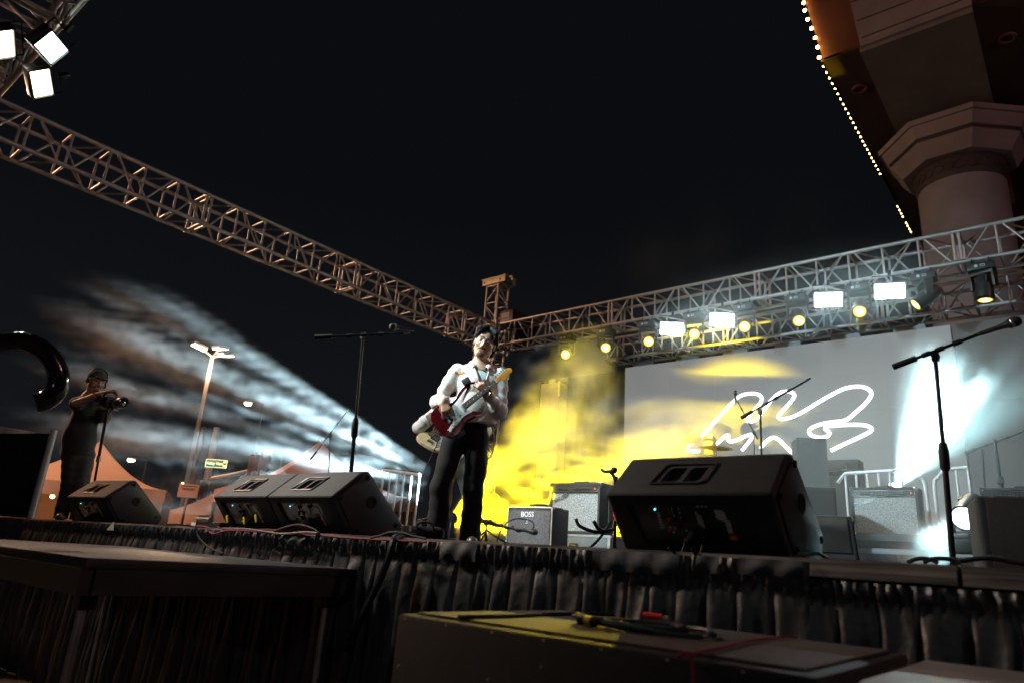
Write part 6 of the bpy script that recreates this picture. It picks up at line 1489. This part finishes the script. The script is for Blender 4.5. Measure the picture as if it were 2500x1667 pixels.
# ---------------------------------------------------------------- electric guitar
tail, tip = SL(1066, 1046, -.24), SL(1266, 886, -.34)
gx = Vector(tip-tail); GLn = gx.length; gx.normalize(); gz = Vector((-.10, -1, .22)); gz = (gz-gx*gz.dot(gx)).normalized(); gy = gz.cross(gx)
GS = GLn/.985*1.07
gM = Matrix.Translation(SP) @ Matrix.Rotation(YS_, 4, 'Z') @ axes(Vector(tail)+gx*.125*GS, gx, gy, gz) @ Matrix.Scale(GS, 4)
gtr = thing('electric_guitar', 'dark red electric guitar with white pickguard and amber neck held by the guitarist', 'guitar', M=gM)
BODY = [(-.125, 0), (-.121, .08), (-.085, .145), (-.01, .166), (.06, .140), (.105, .112), (.155, .110), (.225, .140), (.305, .156), (.345, .144), (.330, .114), (.260, .086), (.203, .056), (.193, .028), (.193, -.030), (.200, -.058), (.228, -.092), (.252, -.122), (.240, -.142), (.190, -.132), (.120, -.113), (.07, -.132), (.0, -.160), (-.07, -.148), (-.112, -.095)]
outl = [(p.x, p.y) for p in spline([(x, y, 0) for x, y in BODY], 4, True)]
m_gred = mat('candy_red_lacquer', (.075, .003, .006), .16, .25, .15, 5, coat=1.0)
MB().prism(outl, -.045, 0, None).build('body', m_gred, gtr, bev=.009, seg=3)
PG = [(-.02, -.115), (.05, -.108), (.11, -.088), (.165, -.092), (.205, -.105), (.215, -.088), (.192, -.052), (.196, .0), (.196, .040), (.205, .062), (.26, .108), (.30, .140), (.25, .130), (.17, .098), (.11, .088), (.07, .092), (.055, .05), (.05, .0), (.035, -.045), (-.03, -.085), (-.06, -.095)]
m_pg = mat('white_pickguard', (.80, .78, .74), .3, 0, .04, 9, coat=.4)
pg = MB().prism([(p.x, p.y*.84+.004) for p in spline([(x, y, 0) for x, y in PG], 3, True)], .0006, .0035).build('pickguard', m_pg, gtr, bev=.0008)
for x, sl in ((.045, .25), (.105, 0), (.165, 0)):
    R_ = Matrix.Rotation(sl, 3, 'Z'); pk_ = MB().box((x, 0, .008), (.018, .078, .009), R_).build('pickup', m_white, gtr, bev=.003)
    for k in range(6): MB().cyl((x-math.sin(sl)*(k-2.5)*.0105, (k-2.5)*.0105, .0125), (x-math.sin(sl)*(k-2.5)*.0105, (k-2.5)*.0105, .0138), .0028, n=8).build('pole_piece', m_steel, pk_)
for x, y in ((.015, -.072), (-.012, -.088), (-.040, -.100)): MB().lathe([(.012, .004), (.011, .014), (.008, .017), (.001, .017)], Matrix.Translation((x, y, 0)), 14).build('knob', m_white, gtr, smooth=30)
MB().box((.052, -.078, .012), (.006, .004, .02)).build('selector', m_white, gtr)
br = MB().box((0, 0, .006), (.035, .072, .012)).build('bridge', m_chrome, gtr, bev=.002)
for k in range(6): MB().box((.006, (k-2.5)*.0105, .014), (.022, .009, .006)).build('saddle', m_chrome, br, bev=.001)
MB().tube(spline([(-.005, -.042, .01), (-.005, -.055, .03), (.03, -.085, .045), (.08, -.10, .048)], 5), .0025, 6).build('tremolo_arm', m_chrome, gtr, smooth=True)
MB().lathe([(.016, 0), (.013, .004), (.006, .005), (.001, .001)], Matrix.Translation((-.075, -.105, .0)), 14).build('jack_plate', m_chrome, gtr)
for x, y in ((.338, .142), (-.128, 0)): MB().cyl((x-.0, y, -.022), (x+(.012 if x > 0 else -.012), y, -.022), .007, n=10).build('strap_button', m_chrome, gtr)
m_maple = mat('amber_maple', (.46, .20, .035), .2, 0, .12, 8, coat=.8, stretch=(.3, 3, 3))
m_rose = mat('rosewood', (.055, .030, .022), .45, 0, .3, 12, stretch=(.3, 3, 3))
nx0, nx1 = .150, .535
MB().add([(nx0, -.028, .0008), (nx0, .028, .0008), (nx1, .021, .0008), (nx1, -.021, .0008), (nx0, -.026, -.02), (nx0, .026, -.02), (nx1, .018, -.018), (nx1, -.018, -.018), (nx0, 0, -.03), (nx1, 0, -.024)], [(0, 1, 2, 3), (1, 5, 6, 2), (5, 8, 9, 6), (8, 4, 7, 9), (4, 0, 3, 7), (0, 4, 8, 5, 1), (3, 2, 6, 9, 7)]).build('neck', m_maple, gtr, smooth=60)
fb = MB().add([(nx0+.02, -.0285, .001), (nx0+.02, .0285, .001), (nx1, .0215, .001), (nx1, -.0215, .001), (nx0+.02, -.0275, .0065), (nx0+.02, .0275, .0065), (nx1, .0205, .0065), (nx1, -.0205, .0065)], [(4, 5, 6, 7), (0, 1, 5, 4), (1, 2, 6, 5), (2, 3, 7, 6), (3, 0, 4, 7)]).build('fretboard', m_rose, gtr)
for k in range(1, 22):
    x = nx1-.52*(1-2**(-k/12)); 
    if x < nx0+.025: break
    MB().box((x, 0, .0068), (.0022, .05-.012*(x-nx0)/.48, .0016)).build('fret', m_chrome, fb)
    if k in (3, 5, 7, 9, 12, 15, 17): MB().cyl((x+.012, 0, .0064), (x+.012, 0, .0071), .0042, n=10).build('inlay_dot', m_white, fb)
HD = [(x-.0+0, y) for x, y in [(.630, -.021), (.630, .021), (.655, .026), (.69, .030), (.735, .034), (.785, .040), (.815, .038), (.835, .022), (.842, .0), (.832, -.020), (.812, -.030), (.795, -.026), (.775, -.040), (.752, -.052), (.722, -.056), (.700, -.046), (.688, -.026), (.662, -.021)]]; HD = [(.533+(x-.63)*.86, y*.82) for x, y in HD]
MB().prism([(p.x, p.y) for p in spline([(x, y, 0) for x, y in HD], 3, True)], -.016, -.002).build('headstock', m_maple, gtr, bev=.0015)
for k in range(6):
    x = .566+k*.0210; y = .018+k*.0015
    tn = MB().cyl((x, y-.012, -.002), (x, y-.012, .014), .0035, n=8).build('tuner_post', m_chrome, gtr)
    MB().box((x, y+.022, -.010), (.009, .017, .010)).build('tuner_key', m_chrome, tn, bev=.002)
MB().box((nx1+.002, 0, .005), (.004, .042, .007)).build('nut', m_white, gtr)
strs = MB()
for k in range(6): strs.cyl((.0, (k-2.5)*.0105, .0175), (nx1, (k-2.5)*.0072, .0098), .0007, n=4)
strs.build('strings', m_chrome, gtr)
# strap over the left shoulder, and slung rig
m_strap = mat('maroon_strap', (.14, .015, .035), .5, 0, .15, 20)
iv = (Matrix.Translation(SP) @ Matrix.Rotation(YS_, 4, 'Z'))
gi = gM.inverted() @ iv
hb = gM.inverted() @ (iv @ Vector(J['ls']))
sp3 = [gi @ Vector(J['ls']+vv(-.075, .085, .03)), gi @ Vector(J['ls']+vv(-.065, -.0, .100))]+[gi @ (surf(None, jk, [SL(a, b)])[0]+Vector((0, -.014, 0))) for a, b in ((1203, 893), (1197, 902), (1190, 912), (1183, 922))]+[gi @ Vector(SL(1177, 930, -.22)), Vector((.340, .150, -.015))]
cv = spline(sp3, 5); m_ = MB(); n_ = len(cv); vs_ = []
for i, p in enumerate(cv):
    tg = (cv[min(i+1, n_-1)]-cv[max(i-1, 0)]).normalized(); sd = tg.cross(Vector((0, 0, 1))).normalized()*.011; vs_ += [p-sd, p+sd]
stp = MB().add(vs_, [(2*i, 2*i+1, 2*i+3, 2*i+2) for i in range(n_-1)]).build('strap', m_strap, gtr, smooth=80); sd_ = stp.modifiers.new('s', 'SOLIDIFY'); sd_.thickness = .003
MB().box((.335, .178, .004), (.075, .06, .02), Matrix.Rotation(-.15, 3, 'Z')).build('strap_end', m_black, gtr, bev=.004)
# guitar lead to the floor
gl_ = [iv @ Vector(SL(1073, 1062, -.2)), iv @ Vector(SL(1066, 1085, -.22)), iv @ Vector(SL(1045, 1130, -.25)), iv @ Vector(SL(1005, 1210, -.3)), A(960, 1280, D=4.7), A(945, 1312, D=4.4)]
gl_[-1].z = DECK+.012
tag(MB().tube(spline(gl_, 8), .0042, 6).build('guitar_lead', m_rubber, smooth=True), 'thin black lead curving from the red guitar down to the deck', 'cable')
# ---------------------------------------------------------------- plain figure builder for the other people
def figure(name, label, base, yaw, J, sizes, skin, parts, h=.008, hands=(), head=None):
    P = thing('person', label, 'person', base, yaw); b = Clay((-.55, -.6, -.01), (.6, .5, 1.95), h)
    hc_, HR_, hs = head; head_prims(b, hc_, HR_, hs)
    b.cap(J['neck']+vv(0, .0, -.04), hc_+HR_@np.array((0, .01, -.06))*hs, .06, .056, .03); b.cap(J['rs'], J['ls'], .055, .055, .05)
    b.cap(J['neck']+vv(0, 0, -.06), J['belly'], .10, .115, .06, flat=((0, 1, 0), .8)); b.cap(J['belly'], J['pel'], .115, .12, .06, flat=((0, 1, 0), .85))
    for s_ in 'rl':
        b.cap(J[s_+'s'], J[s_+'e'], .05, .041, .03); b.cap(J[s_+'e'], J[s_+'w'], .041, .028, .02)
        b.cap(J[s_+'h'], J[s_+'k'], .085, .056, .04); b.cap(J[s_+'k'], J[s_+'a'], .055, .04, .03); b.cap(J[s_+'a'], J[s_+'a']+vv(0, -.15, -.05), .038, .03, .03)
    for w, d, n, sd, cu in hands: hand_prims(b, w, d, n, sd, cu)
    link('body', b.mesh('body', skin, 1), P)
    return P
def frm(px, D, z0):
    f = A(px, 1300, D=D); S = Vector((f.x, f.y, z0)); yaw = math.atan2(-S.x, S.y)
    def L_(a, b, dy=0.0):
        n = Vector((-S.x, -S.y, 0)).normalized(); w = on(a, b, Vector((S.x, S.y, 0))-n*dy, n); return np.array(Matrix.Rotation(-yaw, 3, 'Z') @ (w-S))
    return S, yaw, L_
m_bshirt = mat('black_tee', (.015, .015, .017), .75, 0, .2, 14, .2, 60, sheen=.2)
m_cargo = mat('dark_cargo_cloth', (.045, .043, .045), .75, 0, .25, 12, .3, 60, sheen=.15)
m_wshirt = mat('white_shirt', (.72, .70, .68), .8, 0, .05, 14, .25, 70)
m_capg = mat('grey_cap', (.06, .06, .065), .8, 0, .15, 20, .2, 90)
m_wband = mat('pink_band', (.75, .08, .22), .5)
# ---- camera operator
CS, CY, CL = frm(188, 9.0, DECK+.004)
hz_ = CL(236, 934, -.03)
Jc = dict(neck=CL(224, 962, .02), rs=CL(196, 985, .0), ls=CL(246, 985, .05), re=CL(186, 984, -.22), le=CL(256, 1025, -.05), rw=CL(240, 962, -.36), lw=CL(266, 1000, -.33), belly=CL(196, 1060, .0), pel=CL(190, 1105, .0), rh=CL(176, 1112, .0), lh=CL(207, 1112, .0), rk=CL(172, 1180, -.02), lk=CL(196, 1180, -.04), ra=CL(150, 1252, .05), la=CL(190, 1258, -.05))
for k_ in ('ra', 'la'): Jc[k_][2] = .085
HRc = np.array(Matrix.Rotation(.10, 3, 'Y') @ Matrix.Rotation(.35, 3, 'Z') @ Matrix.Rotation(.05, 3, 'X'))
hd1 = CL(268, 952, -.40)-Jc['rw']
camop = figure('person', 'camera operator in a black shirt and dark cap leaning on a video camera', CS, CY, Jc, None, mat('skin_operator', (.50, .30, .22), .5, 0, .07, 18), None, hands=[(Jc['rw'], hd1, (-.2, -.3, .9), -1, [(.2, .4, .3)]*4), (Jc['lw'], CL(275, 990, -.36)-Jc['lw'], (.6, -.5, .3), -1, [(.6, .8, .5)]*4)], head=(hz_, HRc, 1.05))
face_parts(camop, hz_, HRc, 1.05, tache=True)
sh_ = Clay((-.42, -.5, .7), (.5, .35, 1.62), .009)
sh_.cap(Jc['rs'], Jc['ls'], .075, .075, .05); sh_.cap(Jc['neck']+vv(0, 0, -.09), Jc['belly'], .115, .155, .06, flat=((0, 1, 0), .82)); sh_.cap(Jc['belly'], Jc['pel']+vv(0, 0, -.03), .155, .165, .05, flat=((0, 1, 0), .82))
sh_.cap(Jc['rs'], Jc['rs']+(Jc['re']-Jc['rs'])*.8, .075, .072, .03); sh_.cap(Jc['ls'], Jc['ls']+(Jc['le']-Jc['ls'])*.8, .075, .072, .03)
sh_.wrinkle(.006, 14, .9); sh_.half((0, 0, CL(190, 1108)[2]-.02), (0, 0, -1)); link('shirt', sh_.mesh('shirt', m_bshirt, 1), camop)
tq = Clay((-.42, -.4, 0), (.45, .4, 1.05), .009); tq.cap(Jc['pel']+vv(0, 0, .03), Jc['pel'], .145, .155, .04, flat=((0, 1, 0), .82))
for s_ in 'rl': tq.cap(Jc[s_+'h'], Jc[s_+'k'], .105, .085, .035, fold=(.002, 3, .5)); tq.cap(Jc[s_+'k'], Jc[s_+'a']+vv(0, 0, -.04), .085, .075, .03, fold=(.002, 4, 1.5))
tq.ell(Jc['rk']+vv(-.08, 0, .12), (.03, .07, .09), .015); tq.crease(.014, 9, .4); tq.half((0, 0, .03), (0, 0, -1)); link('trousers', tq.mesh('trousers', m_cargo, 1), camop)
for s_ in 'rl':
    A_ = Jc[s_+'a']; sh = Clay((A_[0]-.14, A_[1]-.28, -.01), (A_[0]+.14, A_[1]+.14, .16), .007); sh.cap(A_+vv(0, .03, -.035), A_+vv(0, -.16, -.045), .05, .045, .03); sh.half((0, 0, .002), (0, 0, -1)); link('shoe', sh.mesh('shoe', m_shoe, 1), camop)
def cap_on(P, o, R, s, m, brim_yaw=0.0):
    T2 = lambda *p: np.array(o)+R@(np.array(p)*s)
    c = Clay(np.array(o)-.2, np.array(o)+.24, .006); c.ell(T2(0, .018, .052), np.array((.086, .104, .086))*s, .01, R); c.half(T2(0, 0, .040), -(R@np.array((0, .12, 1.0))))
    cp_ = link('cap', c.mesh('cap', m, 1), P)
    b = Clay(np.array(o)-.25, np.array(o)+.2, .005); b.ell(T2(0, -.105, .046), np.array((.070, .080, .010))*s, .01, R @ np.array(Matrix.Rotation(.18, 3, 'X'))); link('brim', b.mesh('brim', m, 1), cp_)
    return cp_
cap_on(camop, hz_, HRc, 1.05, m_capg)
T3 = lambda *p: Vector(hz_+HRc@(np.array(p)*1.05))
MB().tube(spline([T3(-.088, .02, .0), T3(-.092, .02, .08), T3(-.05, .02, .145), T3(.05, .02, .145), T3(.092, .02, .08), T3(.088, .02, .0)], 5), .009, 8).build('headset_band', m_black, camop, smooth=True)
for sx in (-1, 1): MB().ball(T3(sx*.09, .012, .0), (.02, .032, .036)).build('headset_cup', m_black, camop, smooth=True)
MB().tube(spline([T3(-.09, -.01, -.02), T3(-.085, -.08, -.06), T3(-.04, -.125, -.07)], 5), .005, 6).build('headset_boom', m_black, camop, smooth=True)
wv = Vector(Jc['rw']-Jc['re']).normalized(); wo = wv.orthogonal().normalized()
MB().tube([Vector(Jc['rw'])-wv*.03+(wo*math.cos(a)+wv.cross(wo)*math.sin(a))*.033 for a in np.linspace(0, 6.283, 16)[:-1]], .008, 6, closed=True).build('wristband', m_wband, camop, smooth=True)
# video camera on a monopod
cm0 = CL(272, 983, -.42); cM = Matrix.Translation(CS) @ Matrix.Rotation(CY, 4, 'Z') @ Matrix.Translation(Vector(cm0)) @ Matrix.Rotation(.45, 4, 'Z')
vc = thing('video_camera', 'video camera with a round lens on a monopod held by the operator', 'camera', M=cM)
MB().box((0, .05, 0), (.14, .16, .11)).build('body', m_black, vc, bev=.012)
MB().lathe([(.045, .0), (.055, .03), (.058, .10), (.062, .15), (.062, .17), (.050, .171), (.048, .15), (.001, .149)], frame((.03, -.02, .0), (0, -1, 0)) @ Matrix.Rotation(math.pi, 4, 'X'), 24).build('lens', m_blackmetal, vc, smooth=35)
MB().lathe([(.060, .06), (.063, .06), (.063, .085), (.060, .085)], frame((.03, -.02, 0), (0, -1, 0)) @ Matrix.Rotation(math.pi, 4, 'X'), 24).build('lens_ring', m_silver, vc, smooth=30)
MB().lathe([(.047, .152), (.03, .158), (.001, .160)], frame((.03, -.02, 0), (0, -1, 0)) @ Matrix.Rotation(math.pi, 4, 'X'), 24).build('front_glass', mat('lens_glass', (.01, .012, .015), .05, 0, .1, 5, coat=1), vc, smooth=True)
MB().tube(spline([(-.04, .1, .055), (-.04, .08, .11), (.0, .0, .115), (.02, -.03, .09)], 4), .012, 8).build('top_handle', m_black, vc, smooth=True)
MB().box((-.09, .09, .03), (.03, .10, .075)).build('viewfinder', m_black, vc, bev=.006)
MB().box((0, .05, -.062), (.20, .10, .014)).build('base_plate', m_steel, vc)
for x in (-.08, -.03, .02, .09): MB().cyl((x, -.0, -.06), (x, -.012, -.075), .012, n=10).build('clamp_knob', m_chrome, vc, smooth=True)
foot = Vector(CL(216, 1262, -.30)); foot.z = .0
fw_ = cM.inverted() @ (Matrix.Translation(CS) @ Matrix.Rotation(CY, 4, 'Z') @ foot)
MB().cyl((0, .05, -.066), Vector((0, .05, -.066)).lerp(fw_, .45), .016, n=12).build('upper_tube', m_blackmetal, vc, smooth=True)
MB().cyl(Vector((0, .05, -.066)).lerp(fw_, .45), fw_, .012, n=12).build('lower_tube', m_blackmetal, vc, smooth=True)
MB().cyl(Vector((0, .05, -.066)).lerp(fw_, .42), Vector((0, .05, -.066)).lerp(fw_, .47), .022, n=12).build('tube_lock', m_chrome, vc)
# ---- bassist behind the guitarist
BS_, BY, BL = frm(1108, 7.4, DECK+.004)
Jb = dict(neck=BL(1128, 972, .02), rs=BL(1090, 985, .0), ls=BL(1165, 988, .0), re=BL(1022, 1044, -.05), le=BL(1185, 1050, -.05), rw=BL(1052, 1012, -.20), lw=BL(1160, 1020, -.25), belly=BL(1120, 1060, .0), pel=BL(1112, 1110, .0), rh=BL(1097, 1118, .0), lh=BL(1127, 1118, .0), rk=BL(1082, 1220, .0), lk=BL(1148, 1220, .0), ra=BL(1078, 1316, .0), la=BL(1146, 1318, .03))
for k_ in ('ra', 'la'): Jb[k_][2] = .085
hb_ = BL(1138, 940, -.02); HRb = np.array(Matrix.Rotation(.1, 3, 'Z'))
bas = figure('person', 'bass player in a white shirt half hidden behind the guitarist', BS_, BY, Jb, None, m_skin2, None, hands=[(Jb['rw'], BL(1068, 1030, -.24)-Jb['rw'], (-.2, -.8, .5), 1, [(.5, .7, .4)]*4), (Jb['lw'], BL(1150, 1010, -.28)-Jb['lw'], (.3, -.8, 0), -1, [(.8, 1, .6)]*4)], head=(hb_, HRb, 1.0))
ws = Clay((-.55, -.45, .75), (.5, .35, 1.6), .009)
ws.cap(Jb['rs'], Jb['ls'], .072, .072, .05); ws.cap(Jb['neck']+vv(0, 0, -.09), Jb['belly'], .11, .15, .06, flat=((0, 1, 0), .84)); ws.cap(Jb['belly'], Jb['pel'], .15, .155, .05, flat=((0, 1, 0), .84))
ws.cap(Jb['rs'], Jb['re'], .070, .066, .03); ws.cap(Jb['re'], Jb['re']+(Jb['rw']-Jb['re'])*.55, .066, .060, .02, fold=(.006, 3, 1)); ws.cap(Jb['ls'], Jb['le'], .07, .066, .03); ws.cap(Jb['le'], Jb['lw'], .064, .045, .02)
ws.wrinkle(.0055, 16, .3); link('shirt', ws.mesh('shirt', m_wshirt, 1), bas)
wv = Vector(Jb['rw']-Jb['re']).normalized(); wo = wv.orthogonal().normalized(); wc = Vector(Jb['re'])+Vector(Jb['rw']-Jb['re'])*.60
MB().tube([wc+(wo*math.cos(a)+wv.cross(wo)*math.sin(a))*.056 for a in np.linspace(0, 6.283, 18)[:-1]], .007, 6, closed=True).build('sleeve_trim', m_wband, bas, smooth=True)
bt = Clay((-.42, -.4, 0), (.45, .4, 1.05), .010); bt.cap(Jb['pel']+vv(0, 0, .03), Jb['pel'], .14, .15, .04, flat=((0, 1, 0), .82))
for s_ in 'rl': bt.cap(Jb[s_+'h'], Jb[s_+'k'], .10, .08, .035); bt.cap(Jb[s_+'k'], Jb[s_+'a']+vv(0, 0, -.04), .08, .07, .03)
bt.wrinkle(.005, 13, .4); bt.half((0, 0, .03), (0, 0, -1)); link('trousers', bt.mesh('trousers', m_cargo, 1), bas)
bh = Clay(hb_-.2, hb_+.2, .007); bh.ell(hb_+vv(0, .03, .05), (.092, .1, .088), .02); bh.ell(hb_+vv(0, -.085, -.01), (.06, .06, .08), .01, None, 'cut'); link('hair', bh.mesh('hair', m_hair, 1), bas)
# bass guitar
b0, b1 = BL(1044, 1082, -.22), BL(1165, 1005, .55)
gx = Vector(b1-b0).normalized(); gz = Vector((-.15, -1, .2)); gz = (gz-gx*gz.dot(gx)).normalized(); gy = gz.cross(gx)
bM = Matrix.Translation(BS_) @ Matrix.Rotation(BY, 4, 'Z') @ axes(Vector(b0)+gx*.09, gx, gy, gz) @ Matrix.Scale(.9, 4)
bg_ = thing('bass_guitar', 'bass guitar with a pale wood body and silver pickguard behind the guitarist', 'guitar', M=bM)
m_ash = mat('pale_ash', (.62, .48, .28), .25, 0, .2, 6, coat=.7, stretch=(.4, 4, 4)); m_mirror = mat('mirror_guard', (.75, .78, .8), .08, 1, .3, 20, .3, 25)
MB().prism([(p.x*1.12, p.y*1.08) for p in spline([(x, y, 0) for x, y in BODY], 4, True)], -.04, 0).build('body', m_ash, bg_, bev=.008, seg=2)
MB().prism([(p.x*1.15-.02, p.y*1.05) for p in spline([(x, y, 0) for x, y in PG], 3, True)], .0006, .004).build('pickguard', m_mirror, bg_)
for x in (.03, .10): MB().box((x, 0, .01), (.035, .09, .014)).build('pickup', m_black, bg_, bev=.003)
MB().box((-.05, 0, .008), (.05, .07, .014)).build('bridge', m_chrome, bg_, bev=.002)
for k in range(3): MB().cyl((-.06+.02*k, -.10+.012*k, .003), (-.06+.02*k, -.10+.012*k, .018), .010, n=12).build('knob', m_chrome, bg_)
MB().box((.52, 0, -.008), (.72, .05, .024)).build('neck', m_maple, bg_, bev=.006)
MB().box((.52, 0, .006), (.70, .052, .005)).build('fretboard', m_rose, bg_)
MB().prism([(.88, -.026), (.88, .026), (.95, .045), (1.06, .05), (1.08, .0), (1.05, -.04), (.95, -.05)], -.018, -.002).build('headstock', m_maple, bg_, bev=.002)
for k in range(4): MB().cyl((.93+.035*k, .055, -.01), (.93+.035*k, .085, -.01), .008, n=8).build('tuner', m_chrome, bg_)
# ---- drummer
dz = A(1732, 1084, Y=9.75); DS_ = Vector((dz.x, 9.75, RZ+.004)); DYw = math.atan2(-DS_.x, DS_.y)
top = dz.z-DS_.z                                           # height of the eyes above the riser
hd_ = vv(0, 0, top)
Jd = dict(neck=hd_+vv(0, .03, -.15), rs=hd_+vv(-.18, .03, -.24), ls=hd_+vv(.18, .03, -.24), re=hd_+vv(-.28, -.05, -.48), le=hd_+vv(.28, -.05, -.48), rw=hd_+vv(-.18, -.28, -.50), lw=hd_+vv(.18, -.28, -.50), belly=hd_+vv(0, .06, -.5), pel=hd_+vv(0, .1, -.70), rh=hd_+vv(-.09, .08, -.72), lh=hd_+vv(.09, .08, -.72), rk=vv(-.2, -.35, .48), lk=vv(.2, -.35, .48), ra=vv(-.2, -.30, .085), la=vv(.2, -.30, .085))
drm = figure('person', 'drummer in a black cap lettered in white behind the large near monitor', DS_, DYw, Jd, None, mat('skin_drummer', (.66, .45, .36), .5, 0, .07, 18), None, h=.010, hands=[(Jd['rw'], (.1, -.9, -.1), (0, .1, 1), 1, [(.7, .9, .5)]*4), (Jd['lw'], (-.1, -.9, -.1), (0, .1, 1), -1, [(.7, .9, .5)]*4)], head=(hd_, np.eye(3), 1.05))
face_parts(drm, hd_, np.eye(3), 1.05, tache=False)
m_capb = mat('black_cap', (.012, .015, .016), .75, 0, .15, 20, .2, 90)
cc = Clay(hd_-.2, hd_+.24, .006); cc.ell(hd_+vv(0, .018, .058), (.094, .112, .098), .01); cc.half(hd_+vv(0, 0, .036), (0, -.10, -1)); cpd = link('cap', cc.mesh('cap', m_capb, 1), drm)
bb_ = Clay(hd_-.25, hd_+.2, .005); bb_.ell(hd_+vv(0, -.115, .050), (.074, .080, .012), .01); link('brim', bb_.mesh('brim', m_capb, 1), cpd)
text('lettering', 'TS', .078, axes((hd_[0]+.004, hd_[1]-.104, hd_[2]+.098), (1, 0, 0), (0, .28, .96), (0, -.96, .28)), m_whitetxt, cpd, .006, bold=.003)
ds2 = Clay((-.5, -.5, .2), (.5, .4, top+.02), .011); ds2.cap(Jd['rs'], Jd['ls'], .075, .075, .05); ds2.cap(Jd['neck']+vv(0, 0, -.08), Jd['pel'], .12, .16, .06, flat=((0, 1, 0), .84))
for s_ in 'rl': ds2.cap(Jd[s_+'s'], Jd[s_+'e'], .074, .07, .03)
ds2.wrinkle(.006, 14, .9); link('shirt', ds2.mesh('shirt', m_bshirt, 1), drm)
MB().tube(spline([Vector(hd_+vv(.085, .0, -.01)), Vector(hd_+vv(.11, -.03, -.03)), Vector(hd_+vv(.10, -.05, -.05))], 4), .008, 6).build('ear_monitor', m_black, drm)
sto = thing('drum_stool', 'black round drum stool under the drummer', 'stool', DS_+Vector((0, .10, 0)))
zst = Jd['pel'][2]-.12
MB().lathe([(.001, zst-.07), (.16, zst-.07), (.17, zst-.04), (.16, zst), (.001, zst)], None, 24).build('seat', m_tolex, sto, smooth=40); MB().cyl((0, 0, 0.05), (0, 0, zst-.07), .02, n=10).build('post', m_chrome, sto)
for k in range(3): MB().cyl((0, 0, .2), (.22*math.cos(k*2.1), .22*math.sin(k*2.1), .01), .01, n=6).build('leg', m_chrome, sto)
